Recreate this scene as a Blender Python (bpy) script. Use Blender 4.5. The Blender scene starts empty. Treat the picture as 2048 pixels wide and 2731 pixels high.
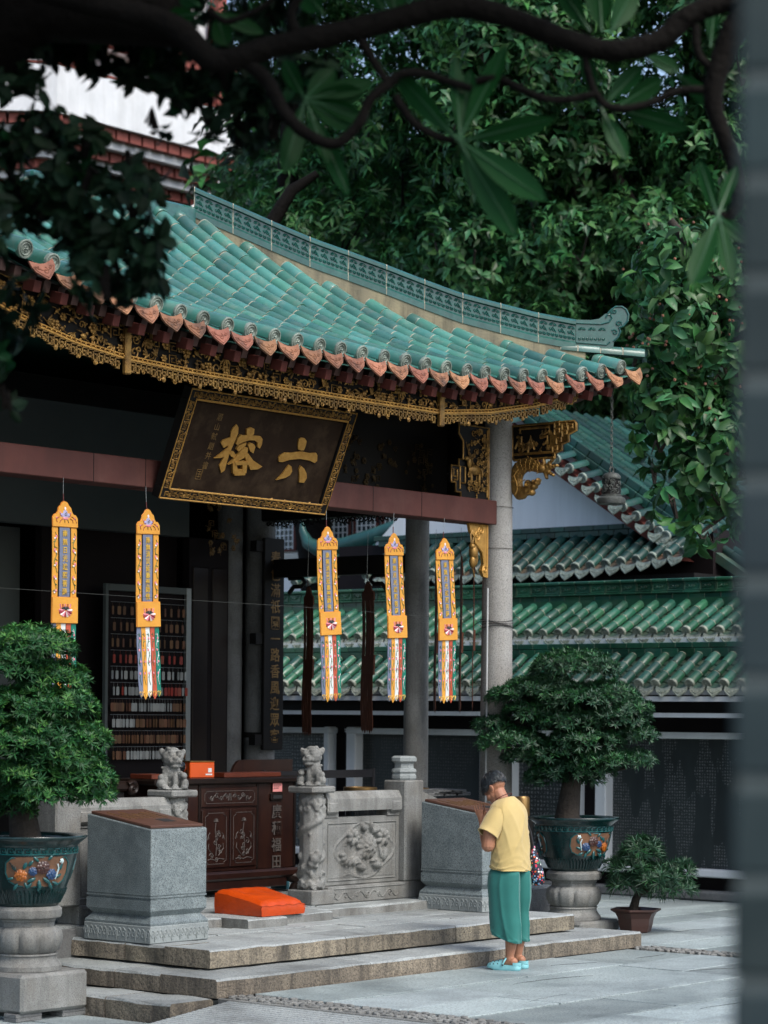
import bpy, math, random
import numpy as np
from mathutils import Vector, Matrix, Euler
random.seed(7); RNG = np.random.default_rng(7)
SC = bpy.context.scene
COL = SC.collection
rad = math.radians
# ------------------------------------------------------------------ camera
# World axes: x runs along the pavilion's front (away to the right), y into the temple (away to the left), z up; origin at the corner of the lowest step.
CAMP = Vector((-11.4915, -10.9686, 1.86))
RIGHT = Vector((.6402, -.7682, 0)).normalized(); FWD = Vector((.7682, .6402, 0)).normalized()
cd = bpy.data.cameras.new('camera'); cam = bpy.data.objects.new('camera', cd); COL.objects.link(cam)
cd.sensor_fit = 'VERTICAL'; cd.sensor_height = 36; cd.lens = 36*6520/2731
cd.shift_y = (1902-1365.5)/2731
cd.clip_start = .05; cd.clip_end = 500
cd.dof.use_dof = True; cd.dof.focus_distance = 18.6; cd.dof.aperture_fstop = 2.8
cam.matrix_world = Matrix.Translation(CAMP) @ Matrix((RIGHT, Vector((0, 0, 1)), -FWD)).transposed().to_4x4() @ Matrix.Rotation(rad(.454), 4, 'Z')
SC.camera = cam
def W(right, depth, z):
    p = CAMP + RIGHT*right + FWD*depth
    return Vector((p.x, p.y, z))
# ------------------------------------------------------------------ light
SUN_EL, SUN_AZ = 50, -98          # soft sun behind thin cloud: azimuth as the direction towards the sun, degrees from +x towards +y
world = bpy.data.worlds.new('World'); SC.world = world; world.use_nodes = True
wn = world.node_tree.nodes; wl = world.node_tree.links
sky = wn.new('ShaderNodeTexSky'); sky.sky_type = 'NISHITA'; sky.sun_disc = False
sky.sun_elevation = rad(SUN_EL); sky.sun_rotation = rad(90-SUN_AZ)
sky.air_density = 1.0; sky.dust_density = 2.8; sky.ozone_density = .75
wl.new(sky.outputs[0], wn['Background'].inputs[0]); wn['Background'].inputs[1].default_value = .15
sl = bpy.data.lights.new('sun', 'SUN'); sl.energy = 1.4; sl.angle = rad(26); sl.color = (1, .975, .94)
sun = bpy.data.objects.new('sun', sl); COL.objects.link(sun)
sd = Vector((math.cos(rad(SUN_EL))*math.cos(rad(SUN_AZ)), math.cos(rad(SUN_EL))*math.sin(rad(SUN_AZ)), math.sin(rad(SUN_EL))))
sun.rotation_euler = sd.to_track_quat('Z', 'Y').to_euler(); sun.location = (0, -8, 14)
SC.view_settings.view_transform = 'Standard'; SC.view_settings.look = 'None'
SC.view_settings.exposure = .72; SC.view_settings.gamma = 1
SC.cycles.use_denoising = True
SC.cycles.max_bounces = 6; SC.cycles.diffuse_bounces = 3; SC.cycles.glossy_bounces = 3
SC.cycles.caustics_reflective = False; SC.cycles.caustics_refractive = False
# ------------------------------------------------------------------ mesh helpers
class MB:
    def __init__(s): s.v = []; s.f = []; s.m = []
    def add(s, v, f, m=0):
        b = len(s.v); s.v += [tuple(p) for p in v]; s.f += [tuple(i+b for i in q) for q in f]; s.m += [m]*len(f)
    def box(s, x0, x1, y0, y1, z0, z1, c=0, m=0, M=None):
        if c <= 0:
            v = [(x, y, z) for z in (z0, z1) for y in (y0, y1) for x in (x0, x1)]
            f = [(0, 2, 3, 1), (4, 5, 7, 6), (0, 1, 5, 4), (2, 6, 7, 3), (0, 4, 6, 2), (1, 3, 7, 5)]
        else:
            v = []; f = []; ix = {}
            X, Y, Z = (x0, x1), (y0, y1), (z0, z1)
            for i in (0, 1):
                for j in (0, 1):
                    for k in (0, 1):
                        sx, sy, sz = (1, -1)[i]*c, (1, -1)[j]*c, (1, -1)[k]*c
                        ix[i, j, k, 0] = len(v); v.append((X[i], Y[j]+sy, Z[k]+sz))
                        ix[i, j, k, 1] = len(v); v.append((X[i]+sx, Y[j], Z[k]+sz))
                        ix[i, j, k, 2] = len(v); v.append((X[i]+sx, Y[j]+sy, Z[k]))
            q = [(0, 0), (1, 0), (1, 1), (0, 1)]
            for i in (0, 1):
                f.append(tuple(ix[i, a, b, 0] for a, b in (q if i else q[::-1])))
                f.append(tuple(ix[a, i, b, 1] for a, b in (q[::-1] if i else q)))
                f.append(tuple(ix[a, b, i, 2] for a, b in (q if i else q[::-1])))
            for a in (0, 1):
                for b in (0, 1):
                    f.append((ix[a, b, 0, 0], ix[a, b, 1, 0], ix[a, b, 1, 1], ix[a, b, 0, 1]) if a == b else (ix[a, b, 0, 1], ix[a, b, 1, 1], ix[a, b, 1, 0], ix[a, b, 0, 0]))
                    f.append((ix[a, 0, b, 0], ix[a, 1, b, 0], ix[a, 1, b, 2], ix[a, 0, b, 2]) if a != b else (ix[a, 0, b, 2], ix[a, 1, b, 2], ix[a, 1, b, 0], ix[a, 0, b, 0]))
                    f.append((ix[0, a, b, 1], ix[1, a, b, 1], ix[1, a, b, 2], ix[0, a, b, 2]) if a == b else (ix[0, a, b, 2], ix[1, a, b, 2], ix[1, a, b, 1], ix[0, a, b, 1]))
            for i in (0, 1):
                for j in (0, 1):
                    for k in (0, 1):
                        t = (ix[i, j, k, 0], ix[i, j, k, 1], ix[i, j, k, 2]); f.append(t if (i+j+k) % 2 else t[::-1])
        if M is not None: v = [M @ Vector(p) for p in v]
        s.add(v, f, m); return s
    def prism(s, poly, o, ex, ey, d, m=0):
        """polygon in the plane (o, ex, ey) pushed d along ex x ey"""
        o, ex, ey = Vector(o), Vector(ex), Vector(ey); n = ex.cross(ey).normalized()*d; k = len(poly)
        v = [o+ex*a+ey*b for a, b in poly]; v += [p+n for p in v]
        s.add(v, [tuple(range(k))[::-1], tuple(range(k, 2*k))]+[(i, (i+1) % k, (i+1) % k+k, i+k) for i in range(k)], m); return s
    def tube(s, pts, r, n=6, m=0, caps=True, up=None):
        pts = [Vector(p) for p in pts]; k = len(pts)
        if k < 2: return s
        rs = r if hasattr(r, '__len__') else [r]*k
        t0 = (pts[1]-pts[0]).normalized()
        a = Vector(up) if up else (Vector((0, 0, 1)) if abs(t0.z) < .9 else Vector((1, 0, 0)))
        a = (a-t0*a.dot(t0)).normalized(); v = []
        for i, p in enumerate(pts):
            t = (pts[min(i+1, k-1)]-pts[max(i-1, 0)])
            t = t.normalized() if t.length > 1e-9 else t0
            a = (a-t*a.dot(t)); a = a.normalized() if a.length > 1e-6 else t.orthogonal().normalized(); b = t.cross(a)
            v += [p+(a*math.cos(j*2*math.pi/n)+b*math.sin(j*2*math.pi/n))*rs[i] for j in range(n)]
        f = [(i*n+j, i*n+(j+1) % n, (i+1)*n+(j+1) % n, (i+1)*n+j) for i in range(k-1) for j in range(n)]
        if caps: f += [tuple(range(n))[::-1], tuple(range((k-1)*n, k*n))]
        s.add(v, f, m); return s
    def lathe(s, prof, c, n=32, m=0, sx=1, sy=1, rot=0, close=True):
        v = []; k = len(prof)
        for r, z in prof:
            for j in range(n):
                a = j*2*math.pi/n+rot; v.append((c[0]+r*math.cos(a)*sx, c[1]+r*math.sin(a)*sy, c[2]+z))
        f = [(i*n+j, i*n+(j+1) % n, (i+1)*n+(j+1) % n, (i+1)*n+j) for i in range(k-1) for j in range(n)]
        if close: f += [tuple(range(n))[::-1], tuple(range((k-1)*n, k*n))]
        s.add(v, f, m); return s
    def ell(s, c, r, n=8, R=None, m=0):
        c = Vector(c); r = r if hasattr(r, '__len__') else (r, r, r)
        k = n//2+1; v = []
        for i in range(1, k):
            th = math.pi*i/k
            for j in range(n):
                a = 2*math.pi*j/n
                p = Vector((r[0]*math.sin(th)*math.cos(a), r[1]*math.sin(th)*math.sin(a), r[2]*math.cos(th)))
                v.append(c+(R @ p if R else p))
        t, b = Vector((0, 0, r[2])), Vector((0, 0, -r[2]))
        v += [c+(R @ t if R else t), c+(R @ b if R else b)]; q = (k-1)*n
        f = [(i*n+j, (i+1)*n+j, (i+1)*n+(j+1) % n, i*n+(j+1) % n) for i in range(k-2) for j in range(n)]
        f += [(q, j, (j+1) % n) for j in range(n)]+[((k-2)*n+(j+1) % n, (k-2)*n+j, q+1) for j in range(n)]
        s.add(v, f, m); return s
    def grid(s, fn, nu, nv, m=0):
        v = [fn(i/nu, j/nv) for j in range(nv+1) for i in range(nu+1)]
        s.add(v, [(j*(nu+1)+i, j*(nu+1)+i+1, (j+1)*(nu+1)+i+1, (j+1)*(nu+1)+i) for j in range(nv) for i in range(nu)], m); return s
    def relief(s, lines, o, ex, ey, r, n=4, m=0):
        o, ex, ey = Vector(o), Vector(ex), Vector(ey)
        for L in lines: s.tube([o+ex*a+ey*b for a, b in L], r, n, m, up=ex.cross(ey))
        return s
    def mesh(s, name, mats, smooth=None):
        me = bpy.data.meshes.new(name); me.from_pydata(s.v, [], s.f)
        for q in (mats if isinstance(mats, (list, tuple)) else [mats]): me.materials.append(q)
        if any(s.m): me.polygons.foreach_set('material_index', s.m)
        if smooth is not None:
            me.polygons.foreach_set('use_smooth', [True]*len(me.polygons))
            if smooth < 180: me.set_sharp_from_angle(angle=rad(smooth))
        me.update(); return me
    def build(s, name, mats, parent=None, smooth=None, **k):
        return link(name, s.mesh(name, mats, smooth), parent, recentre=True, **k)
WL = {}
def place(o, parent, loc):
    if parent is not None:
        o.parent = parent; o.matrix_parent_inverse = Matrix.Translation(-WL[parent.name])
    WL[o.name] = Vector(loc)
def tag(o, label=None, cat=None, group=None, kind=None):
    if label: o['label'] = label
    if cat: o['category'] = cat
    if group: o['group'] = group
    if kind: o['kind'] = kind
    return o
def link(name, me, parent=None, loc=None, rot=None, scale=None, recentre=False, **k):
    o = bpy.data.objects.new(name, me); COL.objects.link(o)
    if recentre and me is not None and len(me.vertices):
        a = np.empty(len(me.vertices)*3, np.float32); me.vertices.foreach_get('co', a); a = a.reshape(-1, 3)
        c = (a.min(0)+a.max(0))/2; c[2] = a[:, 2].min(); a -= c; me.vertices.foreach_set('co', a.ravel()); me.update(); loc = Vector(c.tolist())
    loc = Vector(loc or (0, 0, 0)); o.location = loc
    if rot is not None:
        o.rotation_mode = 'QUATERNION'; o.rotation_quaternion = rot if not isinstance(rot, (tuple, Euler)) else Euler(rot).to_quaternion()
    if scale is not None: o.scale = scale
    place(o, parent, loc)
    return tag(o, **k)
def empty(name, loc, label, cat, group=None, parent=None):
    o = bpy.data.objects.new(name, None); COL.objects.link(o); o.empty_display_size = .1; o.location = loc
    place(o, parent, loc); return tag(o, label, cat, group)
def clone(o, parent, shift, **k):
    """copy of a mesh object moved by shift, below another parent"""
    c = o.copy(); COL.objects.link(c); c.parent = None; loc = WL[o.name]+Vector(shift); c.location = loc
    for key in list(c.keys()):
        if key in ('label', 'category', 'group'): del c[key]
    place(c, parent, loc); return tag(c, **k)
def blob(parts, voxel, name, mat, parent=None, smooth=2, disp=0, dscale=.05, **k):
    """many ellipsoids / tubes fused into one carved surface"""
    mb = parts if isinstance(parts, MB) else MB()
    if mb is not parts:
        for p in parts: mb.ell(*p)
    me = mb.mesh(name, mat); o = bpy.data.objects.new(name, me); COL.objects.link(o)
    r = o.modifiers.new('r', 'REMESH'); r.mode = 'VOXEL'; r.voxel_size = voxel; r.use_smooth_shade = True
    if smooth:
        q = o.modifiers.new('s', 'SMOOTH'); q.iterations = smooth; q.factor = .5
    if disp:
        tx = bpy.data.textures.new('t', 'CLOUDS'); tx.noise_scale = dscale; tx.noise_depth = 3
        d = o.modifiers.new('d', 'DISPLACE'); d.texture = tx; d.strength = disp; d.mid_level = .5
    dg = bpy.context.evaluated_depsgraph_get(); ne = bpy.data.meshes.new_from_object(o.evaluated_get(dg))
    bpy.data.objects.remove(o); ne.materials.clear(); ne.materials.append(mat); ne.name = name
    return link(name, ne, parent, recentre=True, **k)
GLYPHS = {}
def glyphs(chars):
    """outline and triangles of each character at size 1, all read in one pass while the scene is still empty"""
    obs = {}
    for ch in sorted(set(chars)):
        for bold in (0, 1):
            c = bpy.data.curves.new('t', 'FONT'); c.body = ch; c.size = 1; c.offset = .012*bold; c.align_x = 'CENTER'; c.resolution_u = 2; c.extrude = .02
            t = bpy.data.objects.new('t', c); COL.objects.link(t); obs[ch, bold] = t
    dg = bpy.context.evaluated_depsgraph_get()
    for k, t in obs.items():
        me = bpy.data.meshes.new_from_object(t.evaluated_get(dg)); GLYPHS[k] = ([tuple(v.co) for v in me.vertices], [tuple(p.vertices) for p in me.polygons]); bpy.data.meshes.remove(me)
    for t in obs.values():
        c = t.data; bpy.data.objects.remove(t); bpy.data.curves.remove(c)
glyphs('眉山軾題并書春色滿祇園一路香風迎眾客廣種福田大南無日光遍照菩薩月消災延壽藥師佛')
def text_lines(txt, size, o, ex, ey, depth, mat, name, parent, vertical=True, pitch=1.1, bold=.0, split=False, **k):
    """carved or painted writing as one thin mesh; o is the centre of the first character, ex right, ey up"""
    mb = MB(); many = isinstance(o, list); o, ex, ey = (o if many else Vector(o)), Vector(ex).normalized(), Vector(ey).normalized(); n = ex.cross(ey)
    for i, ch in enumerate(txt):
        v, f = GLYPHS[ch, 1 if bold else 0]; b = o[i] if many else o - ey*(pitch*size*i) if vertical else o + ex*(pitch*size*i)
        mb.add([b+ex*(x*size)+ey*((y-.37)*size)+n*(z/.02*depth) for x, y, z in v], f)
        if split: mb.build(name, mat, parent, **k); mb = MB()
    return None if split else mb.build(name, mat, parent, **k)
def spiral(cx, cy, r, turns=1.5, a0=0, sgn=1, n=10, r0=.12):
    return [(cx+r*(r0+(1-r0)*i/n)*math.cos(a0+sgn*turns*2*math.pi*i/n), cy+r*(r0+(1-r0)*i/n)*math.sin(a0+sgn*turns*2*math.pi*i/n)) for i in range(n+1)]
# ------------------------------------------------------------------ materials
def mat(name, c1, c2=None, scale=4, rough=.6, metal=0, bump=0, bscale=60, speck=None, sscale=200, sthr=.6, samt=.5, objr=0, isl=0, streak=None, kscale=3, kamt=.6, coat=0, spec=.5, trans=0, dirt=None, dscale=2, damt=.6, sheen=0, rvar=0):
    m = bpy.data.materials.new(name); m.use_nodes = True; nt = m.node_tree; N = nt.nodes; Lk = nt.links.new
    p = N['Principled BSDF']; p.inputs['Roughness'].default_value = rough; p.inputs['Metallic'].default_value = metal
    p.inputs['Specular IOR Level'].default_value = spec; p.inputs['Coat Weight'].default_value = coat; p.inputs['Coat Roughness'].default_value = .12
    if sheen: p.inputs['Sheen Weight'].default_value = sheen
    g = N.new('ShaderNodeNewGeometry'); pos = g.outputs['Position']
    def noise(sc, det=5, vec=pos, ro=.6):
        n = N.new('ShaderNodeTexNoise'); n.inputs['Scale'].default_value = sc; n.inputs['Detail'].default_value = det; n.inputs['Roughness'].default_value = ro; Lk(vec, n.inputs['Vector']); return n.outputs['Fac']
    def ramp(f, a, b):
        r = N.new('ShaderNodeMapRange'); r.inputs[1].default_value = a; r.inputs[2].default_value = b; Lk(f, r.inputs[0]); return r.outputs[0]
    def mix(f, a, b):
        x = N.new('ShaderNodeMix'); x.data_type = 'RGBA'
        if isinstance(f, float): x.inputs[0].default_value = f
        else: Lk(f, x.inputs[0])
        for i, q in ((6, a), (7, b)):
            if isinstance(q, tuple): x.inputs[i].default_value = (*q, 1)
            else: Lk(q, x.inputs[i])
        return x.outputs[2]
    def mul(f, k):
        x = N.new('ShaderNodeMath'); x.operation = 'MULTIPLY'; Lk(f, x.inputs[0])
        if isinstance(k, (int, float)): x.inputs[1].default_value = k
        else: Lk(k, x.inputs[1])
        return x.outputs[0]
    col = mix(ramp(noise(scale), .3, .7), c1, c2 or c1)
    if dirt: col = mix(mul(ramp(noise(dscale, 8, ro=.7), .48, .68), damt), col, dirt)
    if streak:
        mp = N.new('ShaderNodeMapping'); mp.inputs['Scale'].default_value = (kscale*3, kscale*3, kscale*.35); Lk(pos, mp.inputs[0])
        col = mix(mul(ramp(noise(1, 7, mp.outputs[0], .7), .45, .7), kamt), col, streak)
    if speck: col = mix(mul(ramp(noise(sscale, 2, ro=.8), sthr-.06, sthr+.06), samt), col, speck)
    if objr or isl:
        if objr:
            oi = N.new('ShaderNodeObjectInfo'); f = oi.outputs['Random']; am = objr
        else: f = g.outputs['Random Per Island']; am = isl
        h = N.new('ShaderNodeHueSaturation'); Lk(col, h.inputs['Color'])
        r = N.new('ShaderNodeMapRange'); r.inputs[3].default_value = 1-am; r.inputs[4].default_value = 1+am; Lk(f, r.inputs[0]); Lk(r.outputs[0], h.inputs['Value'])
        r2 = N.new('ShaderNodeMapRange'); r2.inputs[3].default_value = .5-am*.06; r2.inputs[4].default_value = .5+am*.05
        w = N.new('ShaderNodeTexWhiteNoise'); w.noise_dimensions = '1D'; Lk(f, w.inputs['W']); Lk(w.outputs[0], r2.inputs[0]); Lk(r2.outputs[0], h.inputs['Hue'])
        col = h.outputs[0]
    Lk(col, p.inputs['Base Color'])

    if bump:
        b = N.new('ShaderNodeBump'); b.inputs['Strength'].default_value = 1; b.inputs['Distance'].default_value = bump; Lk(noise(bscale, 4), b.inputs['Height']); Lk(b.outputs[0], p.inputs['Normal'])
    if trans:
        t = N.new('ShaderNodeBsdfTranslucent'); Lk(col, t.inputs['Color']); ms = N.new('ShaderNodeMixShader'); ms.inputs[0].default_value = trans
        Lk(p.outputs[0], ms.inputs[1]); Lk(t.outputs[0], ms.inputs[2]); Lk(ms.outputs[0], N['Material Output'].inputs[0])
    return m
MT = {}
def defmat(k, *a, **q): MT[k] = mat(k, *a, **q)
defmat('paving', (.42, .49, .49), (.28, .335, .34), 1.2, .5, bump=.007, bscale=40, speck=(.11, .13, .14), sscale=60, sthr=.56, samt=.65, objr=.25, dirt=(.14, .17, .175), dscale=1.1, damt=.7)
defmat('joint', (.07, .075, .07), (.04, .045, .04), 6, .9)
defmat('step', (.30, .258, .19), (.165, .142, .108), 3.5, .82, bump=.014, bscale=35, speck=(.055, .048, .042), sscale=75, sthr=.55, samt=.75, objr=.2, streak=(.032, .030, .026), kscale=2.6, kamt=.95)
defmat('tread', (.385, .42, .415), (.255, .28, .28), 2, .72, bump=.007, bscale=50, speck=(.11, .12, .12), sscale=70, sthr=.56, samt=.6, objr=.16, dirt=(.10, .105, .10), dscale=1.6, damt=.7)
defmat('granite', (.26, .31, .315), (.16, .20, .21), 9, .5, bump=.0015, bscale=120, speck=(.05, .063, .068), sscale=150, sthr=.53, samt=.85, dirt=(.07, .088, .095), dscale=1.8, damt=.7)
defmat('granite_carve', (.30, .335, .335), (.22, .25, .25), 4, .65, bump=.002, bscale=140, speck=(.08, .09, .09), sscale=100, sthr=.6, samt=.5)
defmat('granite_old', (.30, .31, .295), (.17, .175, .165), 3, .75, bump=.004, bscale=90, speck=(.06, .06, .06), sscale=140, sthr=.57, samt=.65, streak=(.065, .065, .06), kscale=1.8, kamt=.75, dirt=(.17, .15, .12), dscale=4, damt=.45)
defmat('granite_dark', (.22, .23, .23), (.13, .135, .135), 3, .8, bump=.008, bscale=60, speck=(.05, .05, .05), sscale=130, sthr=.58, samt=.6, dirt=(.06, .06, .06), damt=.7)
defmat('granite_col', (.42, .42, .40), (.31, .305, .285), 2, .7, bump=.002, bscale=110, speck=(.07, .07, .07), sscale=140, sthr=.56, samt=.75, streak=(.22, .18, .13), kscale=1.2, kamt=.5)
defmat('glaze', (.032, .140, .113), (.062, .205, .168), 3.5, .32, spec=.5, coat=.2, objr=.40, dirt=(.15, .20, .165), dscale=8, damt=.55, bump=.002, bscale=30)
defmat('glaze_green', (.013, .080, .048), (.028, .125, .070), 4, .30, spec=.5, coat=.2, objr=.4, dirt=(.10, .14, .10), dscale=7, damt=.35, bump=.0015, bscale=30)
defmat('glaze_dark', (.006, .040, .034), (.014, .066, .054), 4, .42, spec=.4, coat=.08, objr=.4, dirt=(.04, .052, .038), dscale=6, damt=.45, bump=.0015, bscale=30)
defmat('glaze_ridge', (.009, .065, .055), (.018, .11, .09), 16, .16, spec=.6, coat=.5, objr=.15, dirt=(.10, .17, .14), dscale=14, damt=.2)
defmat('cap', (.27, .32, .27), (.15, .20, .17), 14, .55, objr=.2, dirt=(.04, .05, .045), dscale=22, damt=.65)
defmat('cap_pale', (.36, .39, .32), (.21, .25, .20), 14, .55, objr=.2, dirt=(.05, .06, .045), dscale=22, damt=.65)
defmat('mortar', (.42, .40, .31), (.26, .25, .19), 10, .85)
defmat('pan', (.03, .085, .065), (.065, .10, .07), 8, .5, dirt=(.09, .08, .05), dscale=9, damt=.6, isl=.25)
defmat('pan_terra', (.16, .09, .055), (.07, .07, .05), 8, .8, dirt=(.04, .05, .04), dscale=9, damt=.7, isl=.3)
defmat('terracotta', (.37, .170, .095), (.23, .098, .056), 9, .78, objr=.3, dirt=(.03, .026, .025), dscale=5, damt=.95, bump=.002, bscale=120)
defmat('plaster_hip', (.33, .285, .18), (.20, .18, .13), 4, .9, streak=(.045, .045, .038), kscale=2.0, kamt=.9, bump=.003)
defmat('gold', (.40, .23, .058), (.20, .105, .026), 9, .42, metal=.55, dirt=(.022, .014, .007), dscale=12, damt=.8, bump=.002, bscale=90)
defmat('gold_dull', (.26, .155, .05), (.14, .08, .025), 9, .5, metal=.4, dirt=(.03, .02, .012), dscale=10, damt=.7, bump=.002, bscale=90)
defmat('gold_leaf', (.56, .32, .075), (.40, .20, .04), 30, .45, metal=.5, bump=.003, bscale=140)
defmat('black_wood', (.006, .006, .006), (.010, .009, .008), 3, .6, spec=.2)
defmat('dark_wood', (.014, .008, .006), (.009, .005, .004), 5, .4, spec=.3, dirt=(.04, .02, .012), dscale=3, damt=.25)
defmat('rosewood', (.030, .011, .008), (.016, .006, .005), 4, .32, streak=(.075, .03, .016), kscale=4, kamt=.3, coat=.3)
defmat('red_tray', (.17, .04, .02), (.11, .025, .012), 6, .35, coat=.3)
defmat('beam', (.105, .036, .028), (.078, .027, .022), 3, .65, dirt=(.15, .07, .058), dscale=2.5, damt=.4, streak=(.05, .02, .016), kscale=1.5, kamt=.4, spec=.3)
defmat('rafter', (.06, .028, .022), (.035, .018, .015), 5, .7)
defmat('rafter_red', (.13, .036, .027), (.07, .022, .018), 6, .7, spec=.2)
defmat('board_grey', (.55, .57, .57), (.42, .45, .45), 3, .8)
defmat('plaque_board', (.017, .010, .006), (.028, .017, .010), 4, .8, spec=.1, dirt=(.085, .058, .034), dscale=2.4, damt=.55)
defmat('plaster_white', (.86, .87, .87), (.80, .82, .82), 1.5, .85, streak=(.55, .56, .55), kscale=1, kamt=.35)
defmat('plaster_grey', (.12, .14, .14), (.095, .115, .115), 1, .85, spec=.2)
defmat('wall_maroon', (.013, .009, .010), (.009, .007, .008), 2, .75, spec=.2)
defmat('frame_white', (.74, .78, .80), (.66, .70, .72), 3, .7, streak=(.45, .47, .47), kscale=2, kamt=.3)
defmat('orange_vinyl', (.58, .066, .003), (.46, .046, .002), 3.5, .36, spec=.5, bump=.008, bscale=11, dirt=(.36, .045, .006), dscale=5, damt=.5)
defmat('brass', (.35, .22, .08), (.16, .10, .05), 8, .4, metal=.8)
defmat('black_lacquer', (.012, .014, .016), None, 1, .18, coat=.6)
defmat('iron', (.085, .095, .09), (.05, .055, .05), 12, .6, metal=.4, dirt=(.16, .18, .16), dscale=14, damt=.5, bump=.004, bscale=90)
defmat('bark', (.045, .036, .028), (.022, .018, .014), 8, .9, bump=.02, bscale=30)
defmat('bark_dark', (.009, .008, .007), (.005, .0045, .004), 6, .9, bump=.02, bscale=22, spec=.1)
defmat('soil', (.035, .028, .02), (.02, .017, .012), 12, .95, bump=.02)
defmat('leaf_a', (.022, .105, .030), (.050, .185, .044), 1.3, .42, isl=.6, trans=.25, spec=.32)
defmat('leaf_b', (.028, .105, .040), (.062, .185, .056), 1.3, .38, isl=.6, trans=.25, spec=.36)
defmat('leaf_yellow', (.45, .27, .04), (.5, .16, .03), 2, .5, isl=.3, trans=.2)
defmat('leaf_dark', (.007, .021, .012), (.011, .030, .014), 2, .6, isl=.5, trans=.12, spec=.12)  # near black: the shade on the foreground foliage is put into the colour
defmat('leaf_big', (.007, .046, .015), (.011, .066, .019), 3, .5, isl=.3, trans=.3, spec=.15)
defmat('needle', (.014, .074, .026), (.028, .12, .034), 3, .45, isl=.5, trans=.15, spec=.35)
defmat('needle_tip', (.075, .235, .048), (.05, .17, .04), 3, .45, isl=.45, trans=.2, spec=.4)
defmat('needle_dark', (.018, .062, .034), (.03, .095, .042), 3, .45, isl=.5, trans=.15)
defmat('pot_glaze', (.003, .018, .019), (.006, .036, .036), 6, .2, coat=.3, spec=.5, dirt=(.002, .006, .006), dscale=5, damt=.6)
defmat('pot_panel', (.25, .125, .065), (.17, .085, .048), 6, .6, dirt=(.06, .04, .028), dscale=6, damt=.7)
defmat('enamel_teal', (.008, .10, .10), (.006, .06, .065), 20, .25, coat=.3)
defmat('enamel_orange', (.42, .13, .012), (.28, .07, .01), 30, .35, coat=.3)
defmat('enamel_plum', (.035, .014, .012), (.065, .022, .018), 30, .35, coat=.3)
defmat('enamel_blue', (.010, .035, .12), (.015, .06, .15), 30, .35, coat=.3)
defmat('enamel_pale', (.35, .62, .66), (.8, .82, .8), 30, .3, coat=.4)
defmat('clay', (.065, .024, .017), (.045, .018, .013), 5, .5, coat=.15)
defmat('cloth_orange', (.80, .385, .040), (.70, .31, .028), 6, .6, sheen=.2, bump=.003, bscale=40, trans=.12)
defmat('cloth_rim', (.62, .22, .02), None, 6, .6)
defmat('cloth_blue', (.20, .23, .33), (.15, .18, .27), 14, .4, trans=.12)
defmat('cloth_white', (.80, .84, .82), (.72, .77, .76), 14, .5, trans=.12)
defmat('cloth_red', (.55, .10, .05), (.46, .08, .04), 14, .5, trans=.12)
defmat('cloth_green', (.008, .23, .15), (.006, .17, .12), 14, .5, trans=.12)
defmat('cloth_backlit', (.12, .035, .014), (.09, .028, .012), 6, .7)  # one dark brown for all cloth: shade of backlit banners put in the colour
defmat('thread_gold', (.80, .52, .08), (.65, .38, .05), 30, .4, metal=.3)
defmat('thread_green', (.02, .10, .04), (.03, .16, .06), 30, .6)
defmat('thread_pink', (.62, .16, .22), (.75, .32, .36), 30, .6)
defmat('thread_dkred', (.26, .018, .03), (.34, .03, .05), 30, .6)
defmat('thread_white', (.85, .80, .80), None, 30, .6)
defmat('thread_lilac', (.30, .32, .55), (.45, .42, .6), 30, .6)
defmat('thread_black', (.01, .03, .025), None, 30, .6)
defmat('skin', (.36, .165, .095), (.40, .19, .115), 14, .5, spec=.4)
defmat('skin_leg', (.30, .135, .085), (.24, .105, .065), 14, .5, spec=.4)
defmat('hair', (.008, .010, .012), (.016, .020, .023), 60, .6, spec=.2)
defmat('shirt', (.56, .43, .185), (.50, .375, .145), 5, .9, sheen=.2, bump=.0008, bscale=300)
defmat('trousers', (.016, .17, .148), (.012, .14, .122), 6, .8, sheen=.2, bump=.0008, bscale=300)
defmat('clog', (.25, .58, .62), (.20, .52, .57), 10, .5)
defmat('cord', (.10, .02, .02), None, 4, .6)
defmat('black_rubber', (.012, .012, .015), None, 4, .6)
defmat('tin_orange', (.80, .11, .012), (.72, .09, .01), 6, .3, coat=.3)
defmat('paper_pink', (.80, .30, .28), None, 4, .8)
defmat('paper_white', (.80, .82, .80), None, 4, .8)
defmat('tag_wood', (.17, .08, .032), (.12, .055, .022), 12, .6, objr=.25)
defmat('tag_red', (.35, .05, .02), (.25, .035, .015), 12, .5, objr=.2)
defmat('tag_white', (.36, .38, .37), (.29, .31, .30), 12, .6, objr=.25)
defmat('steel', (.35, .38, .38), None, 4, .4, metal=.7)
defmat('blue_panel', (.10, .33, .42), None, 4, .6)
defmat('glass_dark', (.02, .035, .045), (.03, .05, .06), 1, .12)
defmat('pagoda_red', (.26, .065, .045), (.20, .05, .035), 6, .65)
defmat('pagoda_white', (.72, .75, .77), (.62, .65, .67), 3, .8, streak=(.4, .41, .4), kscale=1.2, kamt=.35)
defmat('beige', (.55, .54, .48), (.48, .47, .42), 2, .85)
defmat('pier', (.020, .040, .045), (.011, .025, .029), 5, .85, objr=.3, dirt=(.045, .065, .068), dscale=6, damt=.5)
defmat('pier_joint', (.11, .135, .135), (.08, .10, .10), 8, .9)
defmat('petal', (.30, .06, .24), (.22, .04, .2), 10, .5)
defmat('ink', (.02, .02, .02), None, 4, .7)
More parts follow.
